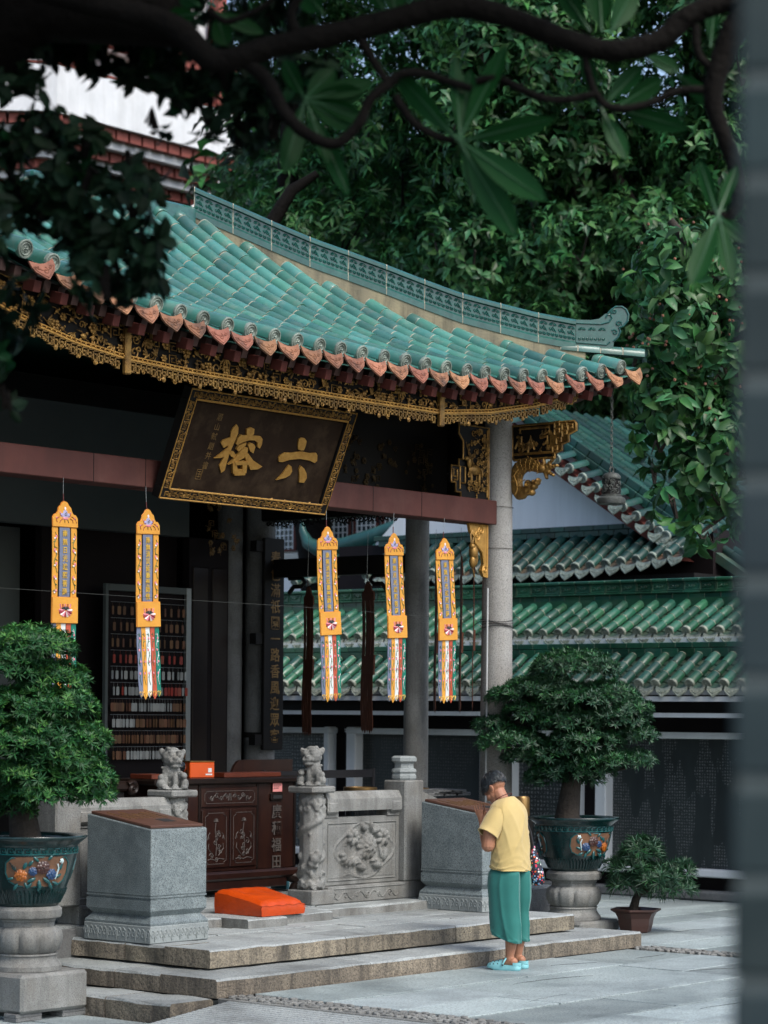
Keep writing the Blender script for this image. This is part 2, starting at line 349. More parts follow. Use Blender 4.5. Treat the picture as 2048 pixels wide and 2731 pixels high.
# ------------------------------------------------------------------ ground, paving, steps
ground = MB().box(-60, 90, -60, 90, -.35, -.15).build('ground', MT['joint'], kind='structure')
court = MB().box(.0, 60, -22, 60, -.149, -.014).build('courtyard', MT['joint'], kind='structure')
def rblock(x0, x1, y0, y1, z0, z1, c=.012, amp=.004, axis='x', seg=.12, seed=0, mtop=1, m=0, tops=None):
    """stone block with worn, slightly wavy arrises; long axis x or y; second material on the top"""
    r = random.Random(seed); mb = MB()
    a0, a1, b0, b1 = (x0, x1, y0, y1) if axis == 'x' else (y0, y1, x0, x1)
    n = max(2, int((a1-a0)/seg)); pf = [(b0, z0), (b1, z0), (b1, z1-c), (b1-c, z1), ((b0+b1)/2, z1), (b0+c, z1), (b0, z1-c)]
    V = []; k = len(pf); F = []; Ms = []
    for i in range(n+1):
        t = a0+(a1-a0)*i/n
        for j, (b, z) in enumerate(pf):
            e = amp if 0 < i < n else 0
            bb = b+(r.uniform(-e, e) if j != 4 else 0); zz = z+(r.uniform(-e, e)*(.8 if j in (2, 3, 5, 6) else .3) if j > 1 else 0)
            V.append((t, bb, zz) if axis == 'x' else (bb, t, zz))
    for i in range(n):
        for j in range(k):
            q = (i*k+j, (i+1)*k+j, (i+1)*k+(j+1) % k, i*k+(j+1) % k); F.append(q if axis == 'x' else q[::-1]); Ms.append(mtop if j in (2, 3, 4, 5) else m)
    F += [tuple(range(k)), tuple(range(n*k, n*k+k))[::-1]]; Ms += [m, m]
    mb.v = V; mb.f = F; mb.m = Ms; return mb
def slabs(parent, x0, x1, y0, y1, z, axis, wid, lmin, lmax, seed, th=.05, mt='paving', gap=.010, keep=None):
    r = random.Random(seed); a0, a1, b0, b1 = (x0, x1, y0, y1) if axis == 'x' else (y0, y1, x0, x1)
    b = b0
    while b < b1-.02:
        w = min(wid*r.uniform(.85, 1.15), b1-b)
        if b1-b-w < wid*.4: w = b1-b
        a = a0-r.uniform(0, lmin)
        while a < a1:
            L = r.uniform(lmin, lmax); s, e = max(a, a0), min(a+L, a1)
            if e-s > .05:
                q = (s+gap, e-gap, b+gap, b+w-gap) if axis == 'x' else (b+gap, b+w-gap, s+gap, e-gap)
                if keep is None or keep((q[0]+q[1])/2, (q[2]+q[3])/2):
                    dz = r.uniform(-.004, .004)
                    MB().box(*q, z-th, z+dz, c=.002).build('paving_slab', MT[mt], parent)
            a += L
        b += w
def seen(x, y):
    d = Vector((x, y, 0))-CAMP; dep = d.dot(FWD); rt = d.dot(RIGHT)
    return dep > 13.2 and -0.19*dep < rt < .185*dep
slabs(court, .34, 4.72, -6.0, -.005, 0, 'x', .52, 1.1, 2.4, 3, keep=seen)
slabs(court, 5.04, 12.0, -6.0, 0, 0, 'x', .52, 1.1, 2.4, 4, keep=seen)
slabs(court, 4.93, 9.45, 0, 5.5, 0, 'x', .5, 1.0, 2.2, 5, keep=seen)
lower = MB().box(-40, -.001, -30, 60, -.148, -.146).build('lower_courtyard', MT['joint'], kind='structure')
slabs(lower, -3.6, -1.25, -4, 3.2, -.135, 'y', .55, .9, 1.8, 6, th=.01, keep=seen)
slabs(lower, -1.25, -.42, .1, 3.2, -.135, 'y', .42, .9, 1.8, 8, th=.01, keep=seen)
def chips(x0, x1, y0, y1, seed):
    """carved band: small stone chips laid in whirling arcs between two edge strips"""
    r = random.Random(seed); mb = MB(); w = x1-x0; n = int((y1-y0)/w*1.02)
    for i in range(n):
        cx, cy = (x0+x1)/2, y0+(i+.5)*(y1-y0)/n
        for ring in range(4):
            rr = w*(.09+.14*ring); k = max(4, int(rr*2*math.pi/.058))
            for j in range(k):
                a = 2*math.pi*(j+ring*.5)/k; px, py = cx+rr*math.cos(a), cy+rr*1.05*math.sin(a)
                if not (x0+.012 < px < x1-.012): continue
                R = Matrix.Translation((px, py, 0)) @ Matrix.Rotation(a+r.uniform(.2, .7), 4, 'Z'); h = r.uniform(.004, .013)
                mb.box(-.014, .014, -.024, .024, -.012, h, c=.004, M=R)
    return mb
for k, (x0, x1, y0, y1) in enumerate(((.035, .335, -4.6, -.02), (4.735, 5.02, -2.6, -.02))):
    b = MB().box(x0, x1, y0, y1, -.05, -.008).build('band_bed', MT['joint'], court)
    chips(x0, x1, y0, y1, 20+k).build('stone_chips', MT['granite_old'], court, kind='stuff')
rc = random.Random(77)
for (x, y, a, n) in ((2.0, -.9, .1, 9), (3.6, -1.3, -.1, 7), (1.2, -1.6, .2, 8), (2.7, -2.2, .05, 10), (4.1, -.5, .15, 6), (5.6, -1.2, .1, 8), (3.2, -.35, -.2, 5), (6.2, .5, .1, 7), (1.7, -2.6, .0, 8), (5.4, -2.0, .1, 6)):
    P = [Vector((x, y, .0035))]
    for k in range(n): a += rc.uniform(-.22, .22); P.append(P[-1]+Vector((math.cos(a)*rc.uniform(.05, .12), math.sin(a)*.05, 0)))
    MB().tube(P, [.0006+.0012*math.sin(math.pi*(k+.5)/(n+1)) for k in range(n+1)], 4).build('crack', MT['joint'], court)
# grooved ramp down to the lower court
ramp = empty('stone_ramp', (-.6, -1.6, -.14), 'grooved pale stone ramp sloping down beside the carved paving band', 'ramp')
for i, (a, b) in enumerate(((-1.25, -.12), (-2.4, -1.262), (-3.55, -2.412))):
    mb = MB(); n = 26
    for j in range(n):
        u0, u1 = -.01-1.2*j/n, -.01-1.2*(j+1)/n
        z0, z1 = -.004-.13*j/n, -.004-.13*(j+1)/n
        g = (u0-u1)*.24
        mb.add([(u0, a, z0), (u1+g, a, z1), (u1+g, b, z1), (u0, b, z0), (u1+g, a, z1-.012), (u1+g, b, z1-.012), (u1, a, z1-.012), (u1, b, z1-.012), (u0, a, -.15), (u1, a, -.15), (u0, b, -.15), (u1, b, -.15), (u0, a, z0-.012), (u0, b, z0-.012)],
               [(0, 1, 2, 3), (1, 4, 5, 2), (4, 6, 7, 5), (12, 0, 3, 13), (8, 9, 1, 0), (10, 3, 2, 11)])
    mb.build('ramp_stone', MT['tread'], ramp)
MB().box(-.012, .03, -4.6, -.02, -.12, .004, c=.004).build('edge_stone', MT['granite_old'], ramp)
# steps and platform
steps = empty('stone_steps', (2.4, 1, 0), 'worn tan granite steps wrapping the corner of the temple platform', 'steps')
SM = [MT['step'], MT['tread']]
def st(*a, **k): rblock(*a, **k).build('step_stone', SM, steps)
for i, (a, b) in enumerate(((0, 1.55), (1.556, 3.35), (3.356, 4.92))): st(a, b, 0+.004*(i % 2), .52, 0, .122, c=.014, amp=.005, seed=i)
for i, (a, b) in enumerate(((.526, .95), (.956, 2.1), (2.106, 3.6))): st(.002, .5, a, b, 0, .12, c=.014, amp=.006, seed=10+i, axis='y')
for i, (a, b) in enumerate(((4.42, 4.92),)): st(a, b, .526, 1.6, 0, .12, c=.014, amp=.006, seed=13, axis='y')
for i, (a, b) in enumerate(((.355, 1.75), (1.757, 3.02), (3.028, 4.56))): st(a, b, .405, .84, .138, .26, c=.012, amp=.006, seed=20+i)
for i, (a, b) in enumerate(((.846, 1.22), (1.23, 2.2), (2.21, 3.6))): st(.36, .80, a, b, .138, .258, c=.012, amp=.007, seed=30+i, axis='y')
for i, (a, b) in enumerate(((.846, 1.6),)): st(4.16, 4.556, a, b, .124, .258, c=.012, amp=.007, seed=34, axis='y')
# the low stone below the side steps
for i, (a, b) in enumerate(((.03, .62), (.63, 1.5), (1.51, 2.6))): st(-.40, -.004, a, b, -.146, -.004, c=.016, amp=.009, seed=40+i, axis='y')
st(.81, 4.15, .85, 1.42, .1, .25, seed=45)
slabs(steps, .806, 4.154, .846, 1.70, .26, 'x', .3, .8, 1.7, 12, th=.05, mt='tread')
# kerb under the balustrade and the platform floor
for i, (a, b, f) in enumerate(((.4, 1.68, 1.56), (1.69, 2.12, 1.30), (2.135, 2.75, 1.40), (2.76, 3.9, 1.55), (3.91, 4.75, 1.57))):
    rblock(a, b, f, 1.78+.002*i, .2, .332, c=.012, amp=.007, seed=50+i).build('kerb_stone', [MT['granite_old'], MT['tread']], steps)
platform = MB().box(-2.4, 6.35, 1.76, 12, -.14, .318).build('platform_floor', MT['granite_dark'], kind='structure')
slabs(platform, -2.3, 6.3, 1.8, 4.9, .332, 'x', .45, .8, 1.6, 14, th=.02, mt='tread')
rblock(4.74, 5.05, 1.30, 1.72, .0, .56, c=.03, amp=.02, seed=61).build('rough_stone', [MT['granite_dark'], MT['granite_dark']], platform)
# ------------------------------------------------------------------ pavilion
UC, TIPU, EV = 2.68, 6.42, 1.08
def ze(u): return 4.605+.0071*abs(u-UC)**3
def zs(u, v):
    w = max(v-1.14, -.1); return ze(u)+.311*w+.091*w*w
pav = empty('temple_pavilion', (2.68, 2.9, .33), 'open temple pavilion with turquoise glazed roof, gilded eaves and granite columns', 'pavilion')
VR = 3.84                                  # where the main ridge lies
def vend(u): return min(VR, EV+max(0, min(TIPU-u, u-(2*UC-TIPU))))
US = [6.14, 5.847, 5.563, 5.26, 4.981, 4.721, 4.46, 4.203, 3.958, 3.692, 3.435, 3.186, 2.924, 2.661, 2.413, 2.174, 1.923, 1.674, 1.421, 1.178, .929, .70, .464, .22, -.02, -.26, -.50, -.74]
# deck: front slope, side slopes and back slope
mb = MB(); n = 30
def deckpt(u, s): v = EV+.02+(vend(u)-EV)*s; return (u, v, zs(u, v)-.045)
mb.grid(lambda a, b: deckpt(2*UC-TIPU+(2*TIPU-2*UC)*a, b), 40, 10)
mb.grid(lambda a, b: (lambda q: (q[0], q[1], q[2]-.06))(deckpt(2*UC-TIPU+(2*TIPU-2*UC)*a, b)), 40, 10)
for sx in (1, -1):                         # slopes at the two ends
    def endpt(a, b, sx=sx):
        t = b*(VR-EV); v = EV+t+(2*VR-2*(EV+t))*a
        u = UC+sx*(TIPU-UC-t); vv = min(v, 2*VR-v)
        w = t; zz = zs(TIPU-t, EV+t) - .0071*(abs(TIPU-t-UC)**3)*(1-abs(2*a-1)**3); return (u, v, zz-.045)
    mb.grid(endpt, 12, 10)
def backpt(a, b): q = deckpt(2*UC-TIPU+(2*TIPU-2*UC)*a, b); return (q[0], 2*VR-q[1], q[2])
mb.grid(backpt, 40, 10)
roof = mb.build('roof', MT['glaze'], pav, smooth=60)
def tile_mesh(name, R, mats, n=9, ring=.05, over=1.0):
    """half-round tile, unit length along +y from the lower end, lower lip and pale mortar joint at the upper end"""
    mb = MB(); prof = [(0, 1.0, 0), (.05, 1.05, 0), (1-ring, 1.0, 0), (1-ring, .95, 1), (1.0, .95, 1)]
    for i, (y, s, mm) in enumerate(prof):
        for j in range(n):
            a = math.pi*(-.06+1.12*j/(n-1)); mb.v.append((R*s*math.cos(a), y, R*s*math.sin(a)))
    for i in range(4):
        for j in range(n-1):
            mb.f.append((i*n+j, i*n+j+1, (i+1)*n+j+1, (i+1)*n+j)); mb.m.append(1 if i >= 2 else 0)
    mb.f.append(tuple(range(n))[::-1]); mb.m.append(0)
    return mb.mesh(name, mats, smooth=50)
def frame_rot(y, zhint):
    y = Vector(y).normalized(); z = Vector(zhint); z = (z-y*z.dot(y)).normalized(); x = y.cross(z)
    return Matrix((x, y, z)).transposed().to_quaternion()
def cap_mesh(name, R, mats):
    """round end tile facing -y: rim, inner ring and a knot of raised strokes"""
    mb = MB(); n = 20
    for y, r in ((.02, R), (-.008, R), (-.012, R*.94), (-.012, R*.82), (-.004, R*.78), (-.004, R*.001)):
        for j in range(n): mb.v.append((r*math.cos(2*math.pi*j/n), y, r*math.sin(2*math.pi*j/n)))
    for i in range(5):
        for j in range(n): mb.f.append((i*n+j, i*n+(j+1) % n, (i+1)*n+(j+1) % n, (i+1)*n+j)); mb.m.append(0)
    mb.relief([[(R*.62*math.cos(a), R*.62*math.sin(a)) for a in np.linspace(0, 2*math.pi, 13)], spiral(0, R*.18, R*.3, .8, 1.2, 1, 7), spiral(0, -R*.18, R*.3, .8, 4.3, 1, 7), [(-R*.3, 0), (R*.3, 0)]], (0, -.006, 0), (1, 0, 0), (0, 0, 1), R*.09, 4)
    return mb.mesh(name, mats, smooth=40)
def drip_mesh(name, w, h, mats, th=.014):
    """pointed drip tile hanging in -z, facing -y, with raised border and curl"""
    out = [(-w, .03), (-w*.97, -.02), (-w*.80, -h*.46), (-w*.48, -h*.70), (-w*.14, -h*.92), (0, -h), (w*.14, -h*.92), (w*.48, -h*.70), (w*.80, -h*.46), (w*.97, -.02), (w, .03), (w*.6, .012), (w*.2, .0), (-w*.2, .0), (-w*.6, .012)]
    mb = MB(); mb.prism(out, (0, 0, 0), (1, 0, 0), (0, 0, 1), th)
    sc = [(a*.86, -.012+(b+.012)*.86) for a, b in out[1:10]]
    mb.relief([sc, spiral(0, -h*.45, w*.26, 1.2, 0, 1, 9), spiral(-w*.5, -h*.22, w*.16, .9, 0, 1, 6), spiral(w*.5, -h*.22, w*.16, .9, 3, -1, 6), [(-w*.7, -.02), (-w*.3, -.045), (0, -.05), (w*.3, -.045), (w*.7, -.02)]], (0, -th, 0), (1, 0, 0), (0, 0, 1), .0055, 4)
    return mb.mesh(name, mats)
TILE = tile_mesh('tube_tile', .066, [MT['glaze'], MT['mortar']], ring=.065)
CAP = cap_mesh('end_cap', .064, [MT['cap']])
DRIP = drip_mesh('drip_tile', .108, .118, [MT['terracotta']])
TL = .205
TJ = random.Random(99)
def lay_row(parent, pts, tm, step, nhint, name='tube_tile'):
    """tiles end to end along a polyline, bottom first"""
    d = [0]
    for a, b in zip(pts, pts[1:]): d.append(d[-1]+(b-a).length)
    def at(s):
        for i in range(len(pts)-1):
            if s <= d[i+1] or i == len(pts)-2: return pts[i].lerp(pts[i+1], (s-d[i])/(d[i+1]-d[i]))
    s = 0; L = d[-1]
    while s < L-.03:
        e = min(s+step, L); a, b = at(s), at(e)
        j = TJ.uniform; link(name, tm, parent, loc=a+Vector((j(-.004, .004), j(-.004, .004), j(-.003, .003))), rot=frame_rot(b-a+Vector((j(-.004, .004), j(-.004, .004), j(-.003, .003))), nhint), scale=(j(.96, 1.04), (b-a).length*1.004, j(.95, 1.05))); s = e
for u in US:
    ve = vend(u)-.02; pts = [Vector((u, v, zs(u, v))) for v in np.linspace(EV, ve, max(3, int((ve-EV)/.2)+2))]
    lay_row(roof, pts, TILE, TL, (0, 0, 1))
    link('end_cap', CAP, roof, loc=(u, EV-.004, zs(u, EV)+.004), rot=frame_rot((pts[1]-pts[0]), (0, 0, 1)))
for a, b in zip(US, US[1:]):
    u = (a+b)/2; link('drip_tile', DRIP, roof, loc=(u, EV-.03, zs(u, EV)-.055), rot=(rad(-22), rad(-math.degrees(math.atan((zs(a, EV)-zs(b, EV))/(b-a)))), 0), scale=((a-b)/.245, 1, 1))
link('drip_tile', DRIP, roof, loc=(6.285, EV-.03, zs(6.285, EV)-.062), rot=(rad(-22), rad(-8), 0), scale=(1.1, 1, 1.1))
# the small return of tiles round the corner
for v in (1.36, 1.64, 1.92, 2.2):
    p0 = Vector((TIPU+.0, v, ze(TIPU-(v-EV)*.6))); p1 = Vector((TIPU-(v-EV), v, zs(TIPU-(v-EV), v)))
    lay_row(roof, [p0, p1], TILE, TL, (0, 0, 1)); link('end_cap', CAP, roof, loc=p0, rot=frame_rot(p1-p0, (0, 0, 1)))
# hip ridge
def hz(t): return zs(TIPU-t, EV+t)
TT = [(.30, 5.30), (.385, 5.31), (.644, 5.368), (.892, 5.448), (1.123, 5.526), (1.357, 5.639), (1.571, 5.749), (1.805, 5.862), (2.027, 5.964), (2.246, 6.086), (2.46, 6.212), (2.674, 6.333), (3.0, 6.525)]
def ht(t): return float(np.interp(t, [a for a, _ in TT], [b for _, b in TT]))
HD = Vector((-1, 1, 0)).normalized(); HN = Vector((-1, -1, 0)).normalized()      # along the hip, and its face towards the court
def H(t, off, z): return Vector((TIPU-t, EV+t, z))+HN*off
ridge = MB()
ts = list(np.linspace(.34, 2.80, 28))
for off0, off1, zl, zh in ((.055, -.055, lambda t: hz(t)-.05, lambda t: ht(t)-.235),):
    v = []
    for t in ts: v += [H(t, off0, zl(t)), H(t, off0, zh(t)), H(t, off1, zh(t)), H(t, off1, zl(t))]
    ridge.add(v, [(4*i+j, 4*i+4+j, 4*i+4+(j+1) % 4, 4*i+(j+1) % 4) for i in range(len(ts)-1) for j in range(4)]+[(0, 1, 2, 3)])
hip = ridge.build('hip_ridge', MT['plaster_hip'], pav)
def sweep(mb, prof, t0, t1, n, top=True, m=0):
    """profile of (offset, height below the ridge top) run along the hip"""
    v = []; k = len(prof)
    for i in range(n+1):
        t = t0+(t1-t0)*i/n
        v += [H(t, o, ht(t)+h) for o, h in prof]
    mb.add(v, [(i*k+j, (i+1)*k+j, (i+1)*k+(j+1) % k, i*k+(j+1) % k) for i in range(n) for j in range(k)]+[tuple(range(k)), tuple(range(n*k, n*k+k))[::-1]], m)
PR = [(.062, -.262), (.062, -.21), (.05, -.195), (.05, -.055), (.075, -.045), (.075, -.02), (.05, 0), (-.05, 0), (-.075, -.02), (-.075, -.045), (-.05, -.055), (-.05, -.195), (-.062, -.21), (-.062, -.262)]
tj = [.40+.2358*i for i in range(11)]
for t0, t1 in zip(tj, tj[1:]):
    mb = MB(); sweep(mb, PR, t0+.003, t1-.003, 3)
    o = mb.build('ridge_panel', MT['glaze_ridge'], hip)
    mb = MB(); e = H(t1, .052, ht(t1)-.19)-H(t0, .052, ht(t0)-.19); w = e.length; ex = e/w; ey = Vector((0, 0, 1)); lines = []
    for k in range(4):
        cx = w*(.13+.245*k); cy = .103
        for a in np.linspace(.15, math.pi-.15, 7): lines.append([(cx+.008*math.cos(a), cy+.006*math.sin(a)), (cx+.034*math.cos(a), cy+.026*math.sin(a))])
        lines.append(spiral(cx-.012, cy-.034, .018, .9, 1, 1, 6)); lines.append(spiral(cx+.022, cy-.03, .016, .9, 2, -1, 6)); lines.append([(cx-.03, cy-.055), (cx, cy-.012), (cx+.02, cy-.05)])
    for k in range(9): lines.append(spiral(w*(.06+.11*k), .024, .017, 1.1, 0, 1, 7))
    mb.relief(lines, H(t0, .052, ht(t0)-.19), ex, ey, .0062, 4)
    mb.build('lotus_relief', MT['glaze_ridge'], hip)
    mb = MB(); sweep(mb, [(a*1.02, b+(.003 if b > -.03 else 0)) for a, b in PR], t1-.0025, t1+.0025, 1)
    mb.build('mortar_joint', MT['mortar'], hip)
# scrolled end of the hip ridge
mb = MB(); z0 = ht(.4)
def hp(px, pz): return (px, pz)
o0 = H(.40, .05, z0); exd = -HD
sc = [(0, -.235), (.30, -.262), (.33, -.235), (.335, -.19), (.38, -.15), (.40, -.10), (.385, -.065), (.43, -.045), (.465, .0), (.472, .055), (.45, .105), (.41, .13), (.355, .128), (.315, .10), (.285, .065), (.255, .055), (.225, .03), (.20, .012), (.13, .0), (0, 0)]
mb.prism(sc, o0+HN*-.105, exd, (0, 0, 1), -.105 if False else .105)
v0 = o0
mb.relief([[(.0, -.03), (.22, -.035), (.29, -.015), (.315, .02), (.30, .05), (.27, .045), (.262, .02)], spiral(.335, .075, .028, 1.3, 2, 1, 9), spiral(.375, -.03, .03, 1.2, 1, -1, 9), spiral(.34, -.105, .028, 1.1, 2, 1, 9), [(a*.965+.006, b*.95-.002) for a, b in sc[3:15]], [(.0, -.2), (.27, -.215), (.30, -.19)]], o0+HN*.004, exd, (0, 0, 1), .0085, 5)
mb.relief([spiral(.03+.035*k, -.165, .016, 1.1, 0, 1, 7) for k in range(7)]+[[(.05+.09*k+.008*math.cos(a), -.09+.006*math.sin(a)), (.05+.09*k+.034*math.cos(a), -.09+.026*math.sin(a))] for k in range(3) for a in np.linspace(.15, 3, 7)], o0+HN*.002, exd, (0, 0, 1), .0048, 4)
mb.build('ridge_scroll', MT['glaze_ridge'], hip)
# hip end tiles below the scroll
lay_row(hip, [H(-.03, 0, hz(0)+.05), H(.2, 0, hz(.2)+.065), H(.5, 0, hz(.5)+.06)], TILE, .2, (0, 0, 1))
# main ridge (largely behind the leaves)
MB().box(2*UC-TIPU+2.8, TIPU-2.78, VR-.06, VR+.06, zs(UC, VR)-.1, zs(UC, VR)+.10, c=.02).build('main_ridge', MT['glaze_ridge'], pav)
# eave timber: rafters with red ends, soffit boards
def under(u, v): return zs(u, v)-.115
rf = MB(); re = MB()
for i, u in enumerate(np.arange(-1.0, 6.2, .2565/2*1.0)):
    ve = min(vend(u)-.05, 3.6)
    if ve-EV < .12: continue
    P4 = [Vector((u, v, under(u, v)-.045)) for v in (EV+.06, (EV+ve)/2, ve)]
    for a, b in zip(P4, P4[1:]):
        M4 = Matrix.Translation(a) @ frame_rot(b-a, (0, 0, 1)).to_matrix().to_4x4(); L = (b-a).length
        MB.box(rf, -.03, .03, 0, L, -.04, .04, M=M4)
rf.build('rafters', MT['rafter'], pav, kind='stuff')
for a, b in zip(US, US[1:]):
    u = (a+b)/2; p = Vector((u, EV+.015, under(u, EV)-.075)); M4 = Matrix.Translation(p) @ Euler((rad(15), 0, 0)).to_matrix().to_4x4()
    MB().box(-.032, .032, -.012, .10, -.042, .036, c=.004, M=M4).build('rafter_end', MT['rafter_red'], pav)
sf = MB(); sf.grid(lambda a, b: (lambda u: (u, EV+.05+(min(vend(u), 3.9)-EV-.05)*b, under(u, EV+.05+(min(vend(u), 3.9)-EV-.05)*b)))(-1.0+7.3*a), 40, 8)
sf.build('soffit', MT['board_grey'], pav, smooth=60)
for i, v in enumerate((1.5, 2.35, 2.95, 3.5)):
    pts = [Vector((u, v, under(u, v)-.15)) for u in np.linspace(-1.0+max(0, v-1.7), 6.3-max(0, v-1.3), 14)]
    MB().tube(pts, .085, 10).build('purlin', MT['black_wood'], pav, smooth=50)
# carved and gilded fascia: dark board, fret border and relief
FT = [(-1.0, 4.50), (-.576, 4.357), (-.116, 4.264), (.36, 4.211), (.967, 4.188), (2.588, 4.176), (3.851, 4.182), (4.5, 4.25), (5.144, 4.369), (5.6, 4.50), (5.93, 4.66)]
FV = 1.26
def fz(u): return float(np.interp(u, [a for a, _ in FT], [b for _, b in FT]))
uu = list(np.linspace(-1.0, 5.93, 60)); mb = MB(); v = []
for u in uu: top = max(under(u, FV)-.03, fz(u)+.12); v += [(u, FV+.02, fz(u)+.08), (u, FV+.02, top), (u, FV+.045, top), (u, FV+.045, fz(u)+.08)]
mb.add(v, [(4*i+j, 4*i+4+j, 4*i+4+(j+1) % 4, 4*i+(j+1) % 4) for i in range(59) for j in range(4)])
fas = mb.build('fascia_board', MT['black_wood'], pav)
def cu(u, h, off=0): return Vector((u, FV+off, fz(u)+h))
# two gilded rails with beads
for h, r in ((.088, .011), (.112, .007)):
    MB().tube([cu(u, h, -.006) for u in uu], r, 6).build('gilded_rail', MT['gold_leaf'], fas, smooth=50)
bd = MB()
for u in np.arange(-.98, 5.9, .045): bd.ell(cu(u, .10, -.016), .0075, 5)
bd.build('beads', MT['gold_leaf'], fas, kind='stuff')
# openwork fret below the rail, in short lengths between junction blocks
def fret(u0, u1, seed):
    r = random.Random(seed); mb = MB(); u = u0; k = 0
    def bar(a, b, h0, h1):
        a, b = min(a, b), max(a, b); zc = cu((a+b)/2, 0).z
        mb.box(a, b, FV-.010, FV+.008, zc+h0, zc+h1)
    while u < u1-.03:
        w = .052; t = .010; k += 1
        dip = .018 if k % 4 in (1, 2) else 0
        bar(u, u+w, .072, .082); bar(u, u+t, .02-dip, .082); bar(u, u+w*.72, .02-dip, .032-dip)
        bar(u+w*.62, u+w*.62+t, .02-dip, .058); bar(u+w*.3, u+w*.66, .048, .058); bar(u+w*.66, u+w, .036, .045)
        if k % 3 == 0: mb.relief([spiral(0, 0, .02, 1.2, r.uniform(0, 6), 1, 8)], cu(u+w*.5, .02-dip, -.008), (1, 0, 0), (0, 0, 1), .005, 4)
        if k % 7 == 0: mb.ell(cu(u+w/2, .0, -.004), (.02, .01, .022), 6)
        u += w
    return mb
for i, (a, b) in enumerate(((-1.0, .33), (.39, 1.62), (1.66, 3.82), (3.89, 5.2), (5.22, 5.9))):
    fret(a, b, i).build('fret_border', MT['gold'], fas)
for u in (.36, 3.855): MB().box(u-.03, u+.03, FV-.03, FV+.01, fz(u)-.02, fz(u)+.30, c=.008).build('junction_block', MT['gold'], fas)
def flora(mb, r, c, s, ex, ey, n):
    """one carved motif: flower, leaf spray, curl, figure or fret"""
    kind = r.choice('flower leaf curl leaf figure flower pod fret'.split()); c = Vector(c)
    def e(a, b, rr, k=0): mb.ell(c+ex*a*s+ey*b*s+n*(.006+k), [abs(q)*s for q in rr], 6, R=Matrix((ex, n, ey)).transposed() @ Matrix.Rotation(r.uniform(-.6, .6), 3, 'Y'))
    if kind == 'flower':
        for a in np.linspace(0, 6.28, 7)[:-1]: e(.42*math.cos(a), .42*math.sin(a), (.30, .14, .24))
        e(0, 0, (.24, .24, .24), .004)
    elif kind == 'leaf':
        a0 = r.uniform(0, 6.28)
        for k in range(4):
            a = a0+.5*k; L = Matrix((ex, n, ey)).transposed() @ Matrix.Rotation(-a, 3, 'Y')
            mb.ell(c+(ex*math.cos(a)+ey*math.sin(a))*s*.55+n*.005*k, (s*.6, s*.1, s*.17), 6, R=L)
        mb.relief([[(-.7*s*math.cos(a0), -.7*s*math.sin(a0)), (0, 0), (.9*s*math.cos(a0+.7), .9*s*math.sin(a0+.7))]], c, ex, ey, s*.07, 4)
    elif kind == 'curl':
        mb.relief([spiral(-.2*s, 0, .75*s, 1.3, r.uniform(0, 6), r.choice((1, -1)), 10), spiral(.5*s, .3*s, .4*s, 1.0, r.uniform(0, 6), 1, 8)], c, ex, ey, s*.1, 5)
    elif kind == 'figure':
        e(0, .62, (.17, .17, .2)); e(0, .1, (.28, .2, .42)); e(-.3, .2, (.28, .12, .1)); e(.3, .15, (.26, .12, .12)); e(-.15, -.55, (.12, .12, .35)); e(.18, -.5, (.13, .12, .38))
    elif kind == 'pod':
        e(0, 0, (.45, .22, .35)); e(.5, .35, (.2, .12, .2)); e(-.45, -.4, (.22, .12, .16))
        mb.relief([[(-.9*s, .6*s), (-.2*s, .5*s), (.3*s, -.2*s), (.9*s, -.5*s)]], c, ex, ey, s*.07, 4)
    else:
        q = s*.7; mb.relief([[(-q, -q), (-q, q), (q, q), (q, -q*.4), (-q*.3, -q*.4), (-q*.3, q*.4), (q*.3, q*.4)]], c, ex, ey, s*.1, 4)
EX, EZ, NY = Vector((1, 0, 0)), Vector((0, 0, 1)), Vector((0, -1, 0))
r = random.Random(3)
segs = np.linspace(-.98, 5.85, 14)
for a, b in zip(segs, segs[1:]):
    mb = MB(); u = a
    while u < b:
        top = max(under(u, FV)-.04, fz(u)+.2); h0 = fz(u)+.15
        hh = h0
        while hh < top:
            flora(mb, r, (u+r.uniform(-.02, .02), FV+.004, hh), r.uniform(.042, .066), EX, EZ, NY); hh += r.uniform(.075, .10)
        u += r.uniform(.065, .09)
    mb.build('gilded_carving', MT['gold'], fas, smooth=60)
# right end of the fascia: trailing gilded vine
mb = MB()
for k in range(26):
    t = k/25; flora(mb, r, (5.2+.95*t, FV+.01-.03*t, fz(5.2)+.14+.05*math.sin(9*t)+.34*t**1.6), .05*(1-.35*t), EX, EZ, NY)
mb.build('gilded_vine', MT['gold'], fas, smooth=60)
# red lacquered beam
beam = MB(); beam.box(-2.2, 5.40, 1.85, 2.08, 3.50, 3.708, c=.006)
bm = beam.build('beam', MT['beam'], pav)
for x in (.62, 1.14, 3.73, 4.36): MB().box(x-.0025, x+.0025, 1.848, 2.08, 3.499, 3.709).build('beam_joint', MT['black_wood'], bm)
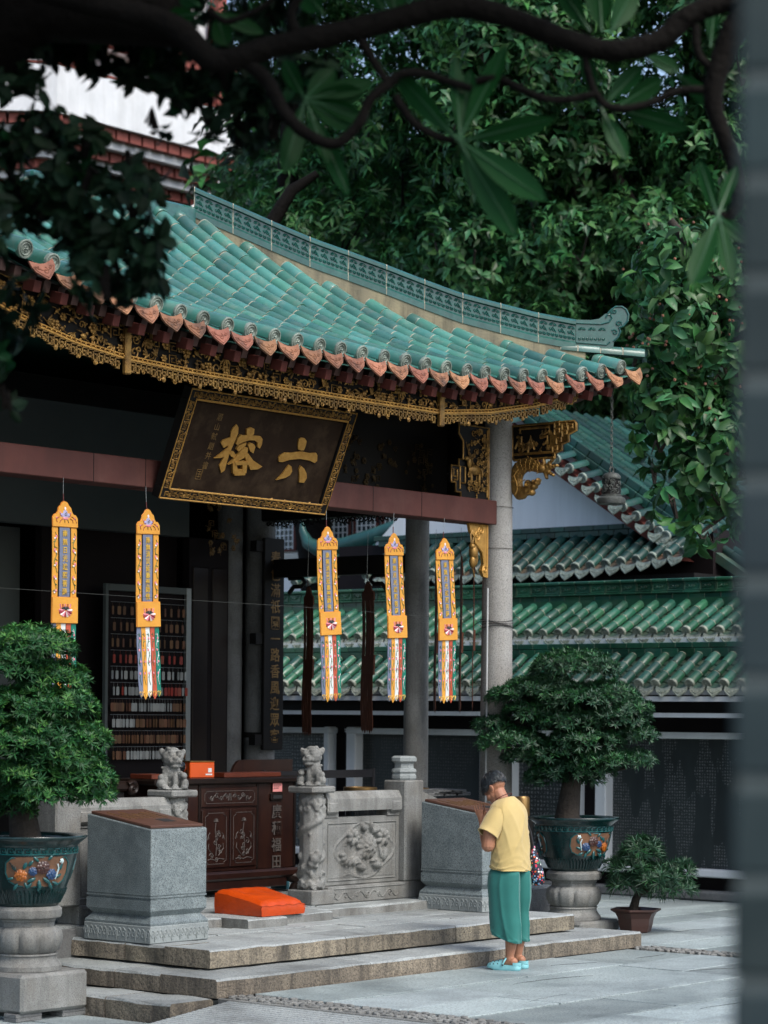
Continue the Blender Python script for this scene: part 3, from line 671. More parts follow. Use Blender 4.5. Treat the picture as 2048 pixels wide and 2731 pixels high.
# columns
def column(x, y, r0, r1, z0, z1, name='column', mt='granite_col', par=pav):
    mb = MB(); mb.lathe([(r0*(1-(1-r1/r0)*t**1.5), z0+(z1-z0)*t) for t in np.linspace(0, 1, 10)], (x, y, 0), 28)
    c = mb.build(name, MT[mt], par, smooth=60)
    MB().lathe([(r0*1.5, z0-.08), (r0*1.55, z0-.02), (r0*1.45, z0+.03), (r0*1.18, z0+.07), (r0*1.2, z0+.11), (r0*1.0, z0+.13)], (x, y, 0), 28).build('column_base', MT['granite_old'], c, smooth=40)
    return c
c1 = column(5.555, 1.96, .145, .118, .40, 4.62)
for z in (3.66, 3.3): MB().lathe([(.137, z), (.1395, z+.002), (.137, z+.004)], (5.555, 1.96, 0), 24, close=False).build('joint', MT['black_wood'], c1)
for k in range(4): MB().tube([(5.555+.146*math.cos(a), 1.96+.146*math.sin(a), 2.62+.018*k+.012*math.sin(a*2+k)) for a in np.linspace(0, 6.28, 20)], .003, 4).build('wire_wrap', MT['black_rubber'], c1)
column(-.27-.0, 1.96, .145, .118, .40, 4.62) if False else column(-.56, 2.0, .145, .118, .40, 4.62)
column(5.60, 2.90, .113, .107, .40, 3.66, mt='granite_old')  # darker granite than the corner column: its shade is put in the colour
MB().tube([(5.33, 1.90, .34), (5.34, 1.90, 2.95)], .008, 8).build('conduit', MT['board_grey'], pav)
# side beam, its fringe, and the low tie beam
MB().box(5.48, 5.66, 2.05, 4.75, 3.66, 3.98, c=.01).build('side_beam', MT['black_wood'], pav)
fr = MB(); rr = random.Random(9)
for v in np.arange(2.2, 4.7, .05): fr.relief([spiral(0, 0, .034, 1.2, rr.uniform(0, 6), 1, 7)], (5.52, v, 3.635+rr.uniform(-.01, .01)), (0, -1, 0), (0, 0, 1), .009, 4)
fr.build('carved_fringe', MT['black_wood'], pav)
MB().box(5.54, 5.66, 2.98, 4.66, 3.13, 3.30, c=.006).build('tie_beam', MT['black_wood'], pav)
for v, d in ((3.25, 1), (4.45, -1)):
    MB().relief([[(0, 0), (.16*d*-1, .0), (.20*d*-1, -.04), (.16*d*-1, -.08), (.06*d*-1, -.08), (.0, -.14)]], (5.6, v, 3.12), (0, -1, 0), (0, 0, 1), .022, 5).build('beam_bracket', MT['black_wood'], pav)
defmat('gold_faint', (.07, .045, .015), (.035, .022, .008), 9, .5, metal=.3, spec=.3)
# inner beam behind the plaque with faint gilding, and upper lattice
ib = MB().box(3.0, 5.4, 2.6, 2.75, 3.9, 4.12).build('inner_beam', MT['black_wood'], pav)
mb = MB(); rr = random.Random(5)
for u in np.arange(3.2, 5.3, .07): flora(mb, rr, (u, 2.59, rr.uniform(3.93, 4.1)), .04, EX, EZ, NY)
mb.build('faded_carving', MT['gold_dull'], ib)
tq = MB().box(2.9, 5.42, 2.42, 2.5, 3.72, 4.62).build('transom', MT['black_wood'], pav)
mb = MB(); rr = random.Random(15)
for k in range(90): flora(mb, rr, (rr.uniform(3.1, 5.2), 2.415, rr.uniform(3.76, 4.2)), rr.uniform(.03, .05), EX, EZ, NY)
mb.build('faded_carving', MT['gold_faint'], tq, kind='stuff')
MB().box(5.44, 5.70, 2.05, 4.9, 3.985, 4.75).build('side_transom', MT['black_wood'], pav)
# gilded panel left of the corner column
gp = MB()
out = [(0, .10), (.06, .10), (.06, .02), (.13, .02), (.13, -.03), (.52, -.03), (.52, .60), (.10, .60), (.10, .52), (.16, .46), (.16, .30), (.10, .30), (.10, .24), (0, .24)]
gp.prism(out, (4.80, 1.915, 3.73), (1, 0, 0), (0, 0, 1), .025)
g0 = gp.build('carved_panel', MT['black_wood'], pav)
mb = MB(); rr = random.Random(12)
mb.relief([out+out[:1], [(.03, .12), (.08, .12), (.08, .21), (.03, .21), (.03, .15), (.06, .15)], [(.12, .05), (.12, .24), (.19, .24), (.19, .10), (.14, .10)], [(.5, 0), (.5, .58)]], (4.80, 1.885, 3.73), (1, 0, 0), (0, 0, 1), .009, 5)
for k in range(70): flora(mb, rr, (4.80+rr.uniform(.2, .48), 1.885-rr.uniform(0, .02), 3.73+rr.uniform(.0, .56)), rr.uniform(.028, .045), EX, EZ, NY)
# horse in the middle of the panel
for c, q in (((.30, .22), (.085, .02, .045)), ((.22, .28), (.03, .02, .05)), ((.19, .31), (.035, .02, .02)), ((.25, .14), (.014, .014, .06)), ((.36, .14), (.014, .014, .06)), ((.40, .2), (.012, .012, .05))):
    mb.ell((4.80+c[0], 1.865, 3.73+c[1]), q, 8)
mb.build('gilded_carving', MT['gold'], g0, smooth=60)
# small scrolled corbel below the beam end
mb = MB(); mb.prism([(.28, 0), (.28, -.46), (.22, -.45), (.19, -.40), (.22, -.34), (.20, -.25), (.15, -.21), (.10, -.18), (.09, -.12), (.03, -.07), (.01, 0)], (5.06, 1.93, 3.497), (1, 0, 0), (0, 0, 1), .03)
mb.relief([[(.27, -.01), (.27, -.45)], spiral(.235, -.39, .035, 1.4, 1, 1, 10), spiral(.18, -.06, .05, 1.3, 2, 1, 10), spiral(.12, -.10, .045, 1.2, 0, -1, 10), [(.02, -.01), (.26, -.01)], [(.1, -.17), (.2, -.24), (.22, -.33)]], (5.06, 1.90, 3.497), (1, 0, 0), (0, 0, 1), .009, 5)
g1 = mb.build('gilded_corbel', MT['gold_leaf'], pav, smooth=50)
mb = MB()
for c, q in (((.06, -.25), (.045, .04, .07)), ((.05, -.33), (.035, .03, .06)), ((.04, -.20), (.03, .03, .03)), ((.09, -.29), (.03, .02, .08))): mb.ell((5.06+c[0], 1.89, 3.497+c[1]), q, 8)
mb.relief([[(.03, -.17), (.02, -.10), (.05, -.06)], [(.05, -.17), (.06, -.12)], [(.05, -.38), (.08, -.46)]], (5.06, 1.89, 3.497), (1, 0, 0), (0, 0, 1), .007, 4)
mb.build('carved_bird', MT['gold'], g1, smooth=60)
# bracket to the right of the column: fret board over a gilded dragon fish
YX = Vector((0, -1, 0)); NX = Vector((-1, 0, 0))
out = [(0, .03), (0, .30), (.66, .30), (.68, .28), (.68, .22), (.60, .19), (.60, .13), (.53, .11), (.53, .06), (.46, .04), (.46, 0), (.02, 0)]
mb = MB(); mb.prism(out, (5.66, 1.86, 4.075), YX, EZ, .03)
g2 = mb.build('bracket_board', MT['black_wood'], pav)
mb = MB(); L = [out+out[:1], [(.02, .05), (.44, .05)], [(.03, .1), (.06, .16), (.1, .13), (.1, .2), (.05, .2)], spiral(.09, .09, .04, 1.2, 1, 1, 8), spiral(.20, .13, .04, 1.3, 2, 1, 8), [(.17, .06), (.20, .2), (.24, .08)], [(.08, .27), (.40, .27), (.40, .23), (.34, .21)], [(.30, .18), (.38, .19), (.38, .14), (.33, .12)]]
for a, b in ((.46, .07), (.5, .14), (.56, .2), (.56, .26), (.62, .25), (.48, .22), (.48, .28)): q = .026; L.append([(a-q, b-q), (a-q, b+q), (a+q, b+q), (a+q, b-q*.2), (a, b-q*.2)])
mb.relief(L, (5.626, 1.86, 4.075), YX, EZ, .012, 5)
mb.prism([(.44, .0), (.46, .04), (.53, .06), (.53, .11), (.60, .13), (.60, .19), (.68, .22), (.68, .28), (.66, .30), (.44, .30), (.44, .22), (.40, .20), (.40, .10)], (5.640, 1.86, 4.075), YX, EZ, .012)
rr = random.Random(4)
for k in range(22): flora(mb, rr, (5.63, 1.86-rr.uniform(.05, .42), 4.075+rr.uniform(.07, .27)), .036, YX, EZ, NX)
mb.build('gilded_fret', MT['gold'], g2, smooth=50)
def fp(a, b, o=0): return Vector((5.63-o, 1.88-a, 3.735+b))
fb = MB(); body = [(.10, .05), (.06, .12), (.055, .19), (.09, .26), (.16, .295), (.24, .29), (.31, .26), (.37, .25)]; rb = [.06, .075, .075, .07, .065, .058, .048, .034]
for i in range(len(body)-1):
    for t in (0, .33, .66):
        a = body[i][0]*(1-t)+body[i+1][0]*t; b = body[i][1]*(1-t)+body[i+1][1]*t; q = rb[i]*(1-t)+rb[i+1]*t
        fb.ell(fp(a, b), (.05, q, q), 8)
for a, b, q in ((.14, .05, .058), (.19, .07, .05), (.22, .11, .04), (.24, .05, .032), (.20, .135, .03), (.27, .10, .026), (.30, .13, .022), (.31, .155, .02), (.265, .145, .018)): fb.ell(fp(a, b, .012), (.045, q, q), 8)
for a, b in (((.37, .25), (.47, .34)), ((.37, .25), (.50, .27)), ((.37, .24), (.46, .19)), ((.36, .26), (.36, .33)), ((.37, .24), (.39, .17))):
    for t in np.linspace(0, 1, 5): fb.ell(fp(a[0]+(b[0]-a[0])*t, a[1]+(b[1]-a[1])*t), (.028, .026*(1-.4*t), .026*(1-.4*t)), 6)
fish = blob(fb, .0075, 'dragon_fish', MT['gold'], pav, smooth=2)
sm = MB()
for i in range(9):
    for j in range(-2, 3):
        t = i/8*4.6+1.4; k = int(t); f = t-k; k = min(k, 6)
        a = body[k][0]*(1-f)+body[k+1][0]*f; b = body[k][1]*(1-f)+body[k+1][1]*f; q = rb[k]
        tx, tz = body[k+1][0]-body[k][0], body[k+1][1]-body[k][1]; l = math.hypot(tx, tz); nx, nz = -tz/l, tx/l
        h = (j+(.5 if i % 2 else 0))/2.6*q; c = fp(a+nx*h, b+nz*h, .047*math.sqrt(max(0.05, 1-(h/q)**2)))
        sm.relief([[(math.cos(w)*.014, math.sin(w)*.014) for w in np.linspace(math.atan2(tz, tx)-1.6, math.atan2(tz, tx)+1.6, 6)]], c, YX, EZ, .0032, 4)
sm.relief([[(.12, .10), (.15, .14), (.20, .16)], [(.09, .03), (.12, .08), (.11, .14), (.08, .2), (.12, .25)], [(.23, .035), (.27, .055)], spiral(.215, .12, .02, 1, 0, 1, 8)], fp(0, 0, .058), YX, EZ, .005, 4)
sm.ell(fp(.205, .115, .06), .014, 8)
sm.build('fish_scales', MT['gold_leaf'], fish, smooth=60)
# corner timbers under the hip
mb = MB(); pts = [Vector((5.555, 1.96, 4.62)), Vector((6.0, 1.5, 4.66)), Vector((6.36, 1.14, 4.84))]; mb.tube(pts, [.09, .08, .06], 6)
mb.build('corner_rafter', MT['rafter'], pav)
# ------------------------------------------------------------------ hall behind the pavilion
hall = empty('temple_hall', (3.5, 6.5, .33), 'dark unlit temple hall interior behind the pavilion', 'hall')
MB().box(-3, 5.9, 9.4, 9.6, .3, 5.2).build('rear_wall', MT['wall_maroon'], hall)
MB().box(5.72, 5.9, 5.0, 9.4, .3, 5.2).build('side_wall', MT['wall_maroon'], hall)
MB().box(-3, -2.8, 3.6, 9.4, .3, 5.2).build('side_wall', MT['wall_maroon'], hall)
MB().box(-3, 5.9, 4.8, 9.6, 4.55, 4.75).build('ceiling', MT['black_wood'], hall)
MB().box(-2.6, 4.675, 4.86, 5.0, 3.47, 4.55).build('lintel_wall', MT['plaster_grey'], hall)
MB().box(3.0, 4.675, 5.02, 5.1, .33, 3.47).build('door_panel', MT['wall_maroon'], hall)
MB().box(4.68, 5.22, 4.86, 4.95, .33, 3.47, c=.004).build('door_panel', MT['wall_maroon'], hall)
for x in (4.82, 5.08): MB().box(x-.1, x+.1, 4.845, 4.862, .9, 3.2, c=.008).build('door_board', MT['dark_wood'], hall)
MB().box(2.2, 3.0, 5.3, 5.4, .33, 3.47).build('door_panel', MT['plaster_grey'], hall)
MB().lathe([(.12, .33), (.12, 4.5)], (5.30, 4.93, 0), 20).build('column', MT['granite_dark'], hall, smooth=60)
cA = column(5.58, 4.8, .150, .140, .40, 4.5, mt='granite_dark', par=hall)
MB().lathe([(.153, 1.62), (.158, 1.63), (.158, 1.66), (.153, 1.67)], (5.58, 4.8, 0), 24, close=False).build('column_band', MT['black_wood'], cA)
mb = MB(); rr = random.Random(8)
for k in range(26): flora(mb, rr, (4.75+rr.uniform(0, .42), 4.7, 3.3+rr.uniform(0, .5)), .045, EX, EZ, NY)
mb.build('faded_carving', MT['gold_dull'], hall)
# stepped dark lattice at the far left
for i in range(4): MB().box(1.7+.12*i, 2.16, 4.72, 4.78, 2.45-.09*i, 2.54-.09*i).build('stepped_bracket', MT['black_wood'], hall)
# ------------------------------------------------------------------ gallery of inscribed steles
def stele_mat(name, pitch, thr, lum):
    m = mat(name, (.014, .020, .021), (.022, .032, .033), 1.4, .45, streak=(.05, .065, .065), kscale=1.2, kamt=.35)
    nt = m.node_tree; N = nt.nodes; Lk = nt.links.new; g = N.new('ShaderNodeNewGeometry'); sp = N.new('ShaderNodeSeparateXYZ'); Lk(g.outputs[0], sp.inputs[0])
    def mth(op, a, b=None):
        x = N.new('ShaderNodeMath'); x.operation = op
        for i, q in ((0, a), (1, b)):
            if q is None: continue
            if isinstance(q, (int, float)): x.inputs[i].default_value = q
            else: Lk(q, x.inputs[i])
        return x.outputs[0]
    cy = mth('GREATER_THAN', mth('SINE', mth('MULTIPLY', sp.outputs[1], 6.283/pitch)), -.25); cz = mth('GREATER_THAN', mth('SINE', mth('MULTIPLY', sp.outputs[2], 6.283/(pitch*1.05))), -.25)
    nz = N.new('ShaderNodeTexNoise'); nz.inputs['Scale'].default_value = 2.6/pitch; nz.inputs['Detail'].default_value = 1; Lk(g.outputs[0], nz.inputs['Vector'])
    mp = N.new('ShaderNodeMapping'); mp.inputs['Scale'].default_value = (1, 3.2, .8); Lk(g.outputs[0], mp.inputs[0])
    big = N.new('ShaderNodeTexNoise'); big.inputs['Scale'].default_value = 1.6; big.inputs['Detail'].default_value = 2; Lk(mp.outputs[0], big.inputs['Vector'])
    f = mth('MULTIPLY', mth('MULTIPLY', cy, cz), mth('MULTIPLY', mth('GREATER_THAN', nz.outputs[0], .48), mth('GREATER_THAN', big.outputs[0], thr)))
    p = N['Principled BSDF']; old = p.inputs['Base Color'].links[0].from_socket; x = N.new('ShaderNodeMix'); x.data_type = 'RGBA'; Lk(f, x.inputs[0]); Lk(old, x.inputs[6]); x.inputs[7].default_value = (lum, lum*1.05, lum*1.05, 1); Lk(x.outputs[2], p.inputs['Base Color'])
    return m
STM = [stele_mat('stele_fine', .030, .50, .15), stele_mat('stele_faint', .034, .44, .07), stele_mat('stele_bold', .042, .42, .17), stele_mat('stele_patchy', .030, .50, .30)]
gal = empty('stele_gallery', (9.7, 4.5, 0), 'low gallery with two green tiled roofs over dark inscribed steles', 'gallery')
wl_ = MB().box(9.62, 10.6, -.5, 11, 0, 2.35).build('wall', MT['wall_maroon'], gal)
MB().box(9.40, 9.62, -.5, 11, 0, .10, c=.02).build('plinth', MT['granite_dark'], gal)
for i, (v0, v1) in enumerate(((1.2, 3.64), (3.86, 4.86), (5.08, 7.06), (7.32, 9.4))):
    f = empty('stele', (9.6, (v0+v1)/2, .24), None, None, parent=gal) if False else MB().box(9.605, 9.63, v0+.05, v1-.05, .32, 1.63).build('stele', STM[(0, 2, 1, 2)[i]], gal)
    MB().box(9.47, 9.619, v1-.14, v1, .24, 1.70, c=.012).build('frame', MT['frame_white'], f)
    MB().box(9.47, 9.619, v0, v0+.08, .24, 1.70, c=.012).build('frame', MT['frame_white'], f)
    MB().box(9.46, 9.619, v0-.02, v1+.002, .235, .315, c=.012).build('frame', MT['frame_white'], f)
    MB().box(9.46, 9.619, v0-.02, v1+.002, 1.625, 1.69, c=.012).build('frame', MT['frame_white'], f)
    for k, z in enumerate((1.645, 1.668)): MB().box(9.45, 9.47, v0-.02, v1+.002, z, z+.012).build('moulding', MT['frame_white'], f)
MB().box(9.604, 9.612, 8.0, 8.35, .33, 1.62).build('stele_panel', STM[0], gal)
# soffit bands under the eave
MB().box(9.12, 9.62, -.5, 11, 1.84, 1.885).build('soffit_band', MT['frame_white'], gal)
MB().box(9.2, 9.62, -.5, 11, 1.90, 1.99).build('soffit_dark', MT['black_wood'], gal)
MB().box(9.02, 9.62, -.5, 11, 2.0, 2.05).build('soffit_band', MT['frame_white'], gal)
def pan_rows(mb, rows, x0, z0, x1, z1, nseg, sag=.02, m=0):
    for a, b in zip(rows, rows[1:]):
        for k in range(nseg):
            t0, t1 = k/nseg, (k+1.12)/nseg; xa, za, xb, zb = x0+(x1-x0)*t0, z0+(z1-z0)*t0+.012, x0+(x1-x0)*min(t1, 1), z0+(z1-z0)*min(t1, 1)-.004
            p = []
            for j in range(4): w = j/3; y = a+(b-a)*w; s = sag*4*w*(1-w); p.append((xa, y, za-s)); p.append((xb, y, zb-s))
            for j in range(4): w = j/3; y = a+(b-a)*w; s = sag*4*w*(1-w); p.append((xa, y, za-s-.014))
            mb.add(p, [(2*j, 2*j+1, 2*j+3, 2*j+2) for j in range(3)]+[(8+j, 9+j, 2*j+2, 2*j) for j in range(3)], m)
T3 = tile_mesh('tube_tile', .052, [MT['glaze_green'], MT['mortar']], 8)
C3 = cap_mesh('end_cap', .053, [MT['cap_pale']])
D3 = drip_mesh('drip_tile', .085, .095, [MT['cap_pale']])
def small_roof(par, name, rows, x0, z0, x1, z1, step, tm, cm, dm, lift=None, pan='pan', th=.05):
    lift = lift or (lambda v: 0)
    mb = MB(); pan_rows(mb, [rows[0]-.1]+list(rows)+[rows[-1]+.1] if False else rows, x0, z0-.035, x1, z1-.035, max(2, int(math.hypot(x1-x0, z1-z0)/.11)))
    if lift(rows[0]) or lift(rows[-1]): mb.v = [(x, y, z+lift(y)*(1-(x-x0)/(x1-x0)*.5)) for x, y, z in mb.v]
    rf_ = mb.build(name, MT[pan], par)
    dk = MB().box(0, 1, rows[-1] if rows[-1] < rows[0] else rows[0], max(rows), 0, 1)
    dk.v = [(x0+.02 if x == 0 else x1, y, (z0-.06 if x == 0 else z1-.06)-(th if z == 0 else 0)) for x, y, z in dk.v]
    if not lift(rows[0]): dk.build('roof_deck', MT['board_grey'], rf_)
    for v in rows:
        a, b = Vector((x0, v, z0+lift(v))), Vector((x1, v, z1+lift(v)*.5)); lay_row(rf_, [a, b], tm, step, (0, 0, 1))
        link('end_cap', cm, rf_, loc=a+Vector((-.003, 0, .003)), rot=frame_rot(b-a, (0, 0, 1)))
    for a, b in zip(rows, rows[1:]):
        v = (a+b)/2; link('drip_tile', dm, rf_, loc=(x0-.012, v, z0-.05+lift(v)), rot=(Matrix.Rotation(rad(-90), 3, 'Z') @ Matrix.Rotation(rad(-24), 3, 'X') @ Matrix.Rotation(math.atan2(lift(a)-lift(b), abs(b-a))*1.0, 3, 'Y')).to_quaternion())
    return rf_
rows3 = [1.2+.2*i for i in range(40)]
r3 = small_roof(gal, 'lower_roof', rows3, 9.03, 2.175, 9.52, 2.47, .19, T3, C3, D3)
rows2 = [1.25+.2*i for i in range(42)]
r2 = small_roof(gal, 'upper_roof', rows2, 9.66, 2.722, 10.36, 3.06, .185, T3, C3, D3)
# courses of glazed blocks: lower cornice and the scrolled ridge above
BK = MB().box(-.09, .09, -.0985, .0985, 0, .055, c=.004).mesh('glazed_block', [MT['glaze_green']])
BK2 = MB().box(-.06, .06, -.0985, .0985, 0, .09, c=.004).mesh('glazed_block', [MT['glaze_green']])
mb = MB(); mb.box(-.07, .07, -.0985, .0985, .0, .10, c=.004); mb.box(-.09, .09, -.0985, .0985, .10, .135, c=.008); mb.box(-.085, .085, -.0985, .0985, -.02, .0, c=.004)
mb.relief([[(-.09, .01), (-.09, .09), (.09, .09), (.09, .01), (-.09, .01)], [(-.08, .035), (-.04, .05), (0, .035), (.03, .04), (.06, .065), (.05, .08), (.035, .065)], spiral(-.05, .045, .025, 1.1, 2, 1, 8), spiral(.01, .055, .022, 1.1, 0, -1, 8)], (-.072, 0, 0), (0, -1, 0), (0, 0, 1), .006, 4)
BK3 = mb.mesh('ridge_panel', [MT['glaze_green']])
for i in range(42):
    v = 1.15+.2*i
    link('glazed_block', BK2, r2, loc=(10.38, v, 3.065)); link('ridge_panel', BK3, r2, loc=(10.38, v+.05, 3.175))
    if i < 40: link('glazed_block', BK, r3, loc=(9.60, v+.03, 2.55)); link('glazed_block', BK2, r3, loc=(9.57, v, 2.455))
MB().box(10.30, 10.45, -.5, 11, 2.3, 3.10).build('core_wall', MT['glaze_green'], gal)
MB().box(9.62, 9.75, -.5, 11, 2.35, 2.66).build('parapet', MT['plaster_white'], gal)
# ------------------------------------------------------------------ gabled side hall
sh = empty('side_hall', (13, 6, 0), 'gabled side hall with white gable wall, glazed verge and dark teal roof', 'hall')
MB().box(12.15, 20, 3.9, 9.5, 0, 3.98).build('wall', MT['wall_maroon'], sh)
MB().prism([(8.9, 3.9), (8.9, 4.0), (7.0, 5.62), (4.25, 3.9)], (12.16, 0, 0), (0, 1, 0), (0, 0, 1), .3).build('gable_wall', MT['plaster_white'], sh)
T1 = tile_mesh('tube_tile', .058, [MT['glaze_dark'], MT['mortar']], 8); C1 = cap_mesh('end_cap', .06, [MT['cap']]); D1 = drip_mesh('drip_tile', .10, .11, [MT['cap']])
lift1 = lambda v: .055*max(0, 5.6-v)**1.6
rows1 = [3.86+.21*i for i in range(23)]
r1 = small_roof(sh, 'skirt_roof', rows1, 11.48, 3.545, 12.12, 3.95, .19, T1, C1, D1, lift=lift1, pan='pan_terra')
BK4 = MB().box(-.10, .10, -.103, .103, 0, .06, c=.005).mesh('glazed_block', [MT['glaze_dark']]); BK5 = MB().box(-.08, .08, -.103, .103, 0, .07, c=.005).mesh('glazed_block', [MT['glaze_dark']])
for i in range(20):
    link('glazed_block', BK4, r1, loc=(12.15, 4.75+.21*i, 4.02)); link('glazed_block', BK5, r1, loc=(12.14, 4.68+.21*i, 3.95))
MB().box(11.6, 12.15, 3.8, 8.6, 3.3, 3.45).build('eave_board', MT['black_wood'], sh)
for i in range(22): MB().box(11.95, 12.0, 4.0+.21*i, 4.05+.21*i, 2.9, 3.4).build('strut', MT['black_wood'], sh)
# verge: short tiles running across the gable edge, red barge board, glazed ridge
vg = [(6.9, 5.52), (6.4, 5.18), (5.9, 4.87), (5.4, 4.55), (4.9, 4.23), (4.4, 3.92), (4.15, 3.78)]
def vpt(t): k = min(int(t), 5); f = t-k; return vg[k][0]*(1-f)+vg[k+1][0]*f, vg[k][1]*(1-f)+vg[k+1][1]*f
mb = MB(); v = []
for a, b in vg: v += [(11.83, a, b-.02), (11.83, a, b-.17), (12.28, a, b-.17), (12.28, a, b-.02)]
mb.add(v, [(4*i+j, 4*i+4+j, 4*i+4+(j+1) % 4, 4*i+(j+1) % 4) for i in range(6) for j in range(4)])
verge = mb.build('barge_board', MT['rafter_red'], sh)
for i in range(16):
    a, b = vpt(i*.375); p0 = Vector((11.70, a, b+.05)); p1 = Vector((12.05, a, b+.13))
    link('tube_tile', T1, verge, loc=p0, rot=frame_rot(p1-p0, (0, 0, 1)), scale=(1, .36, 1)); link('end_cap', C1, verge, loc=p0, rot=frame_rot(p1-p0, (0, 0, 1)))
    a, b = vpt(min(i*.375+.19, 5.9)); link('drip_tile', D1, verge, loc=(11.70, a, b+.0), rot=(Matrix.Rotation(rad(-90), 3, 'Z') @ Matrix.Rotation(rad(-20), 3, 'X')).to_quaternion())
for t in np.arange(0, 5.9, .36):
    a, b = vpt(t); a2, b2 = vpt(min(t+.35, 5.95)); 
    M4 = Matrix.Translation((12.12, (a+a2)/2, (b+b2)/2+.10)) @ frame_rot(Vector((0, a-a2, b-b2)), (0, 0, 1)).to_matrix().to_4x4(); L = math.hypot(a-a2, b-b2)/2*.985
    MB().box(-.09, .09, -L, L, 0, .10, c=.006, M=M4).box(-.06, .06, -L, L, .10, .19, c=.008, M=M4).build('verge_block', MT['glaze_dark'], verge)
# main slope towards the court: long rows of dark teal tiles
mb = MB(); mb.add([(12.2, 7.0, 5.62), (22, 7.0, 5.62), (22, 3.0, 3.16), (12.2, 3.0, 3.16), (12.2, 7.0, 5.5), (22, 7.0, 5.5), (22, 3.0, 3.05), (12.2, 3.0, 3.05)], [(0, 1, 2, 3), (4, 7, 6, 5), (3, 2, 6, 7), (0, 3, 7, 4)])
slope = mb.build('main_roof', MT['pan'], sh)
for i in range(34):
    x = 12.4+.23*i; mb = MB(); n = 20
    for k in range(n):
        a, b = Vector((x, 3.0+4*k/n, 3.19+2.46*k/n)), Vector((x, 3.0+4*(k+1)/n, 3.19+2.46*(k+1)/n)); mb.tube([a, b], [.062, .054], 8, caps=True)
    mb.build('tile_row', MT['glaze_dark'], slope, smooth=50)
# curled ridge end and small roof farther left
pts = [(14, 11.80, 4.56), (14, 11.78, 4.40), (14, 11.68, 4.22), (14, 11.45, 4.12), (14, 11.0, 4.15), (14, 10.5, 4.25), (14, 9.8, 4.42), (14, 9.0, 4.6)]
rr_ = MB().tube(pts, [.02, .05, .09, .12, .13, .13, .13, .13], 8).build('curled_ridge', MT['glaze_dark'], sh, smooth=50)
for i in range(11):
    v = 11.3-.23*i; z = 4.05+max(0, 10.9-v)*.2; a, b = Vector((13.3, v, z-.42)), Vector((14, v, z)); lay_row(rr_, [a, b], T1, .26, (0, 0, 1)); link('end_cap', C1, rr_, loc=a, rot=frame_rot(b-a, (0, 0, 1)))
mb = MB(); mb.add([(13.3, 11.4, 3.55), (14.0, 11.4, 4.0), (14.0, 8.6, 4.4), (13.3, 8.6, 3.95)], [(0, 1, 2, 3)]); mb.build('roof_bed', MT['pan'], rr_)
# ------------------------------------------------------------------ white building with lattice windows, far behind
wb = empty('white_building', (17, 14, 0), 'far white building with latticed red windows seen through the pavilion', 'building')
MB().box(17, 17.3, 9.6, 19, 0, 5.6).build('wall', MT['plaster_white'], wb)
MB().box(16.9, 17.3, 9.6, 19, 4.26, 4.33).build('sill_band', MT['beige'], wb)
for i in range(6):
    v = 15.35-.56*i; w = MB().box(16.955, 16.998, v-.235, v+.235, 4.40, 4.98).build('window', MT['glass_dark'], wb)
    for q in ((v-.25, v-.20, 4.38, 5.0), (v+.20, v+.25, 4.38, 5.0), (v-.199, v+.199, 4.38, 4.41)): MB().box(16.93, 16.954, *q).build('frame', MT['rafter_red'], w)
    for k in range(5): MB().box(16.935, 16.95, v-.18+.09*k-.008, v-.18+.09*k+.008, 4.41, 4.98).build('lattice_bar', MT['frame_white'], w)
    for k in range(6): MB().box(16.936, 16.949, v-.199, v+.199, 4.45+.09*k-.008, 4.45+.09*k+.008).build('lattice_bar', MT['frame_white'], w)
# ------------------------------------------------------------------ beige house behind the trees
c = W(4.0, 37, 0); bh = empty('beige_house', c, 'beige house wall with a framed window behind the hanging leaves', 'house')
Mh = Matrix.Translation(c) @ Matrix.Rotation(math.atan2(RIGHT.y, RIGHT.x), 4, 'Z')
MB().box(-.9, 4.5, 0, 4, 0, 5.55, M=Mh).build('wall', MT['beige'], bh); MB().box(-2.6, 4.4, .5, 4, 5.55, 9, M=Mh).build('upper_wall', MT['wall_maroon'], bh)
wn_ = MB().box(-.3, .5, -.03, .0, 5.7, 6.6, M=Mh @ Matrix.Translation((0, .48, 0))).build('window', MT['glass_dark'], bh)
for q in ((-.36, -.3, 5.66, 6.66), (.5, .56, 5.66, 6.66), (-.299, .499, 6.6, 6.66), (.08, .11, 5.7, 6.6)): MB().box(q[0], q[1], -.06, .01, q[2], q[3], M=Mh @ Matrix.Translation((0, .46, 0))).build('frame', MT['frame_white'], wn_)
MB().box(-.7, .75, -.25, .1, 5.56, 5.68, M=Mh @ Matrix.Translation((0, .3, 0))).build('sill', MT['frame_white'], bh)
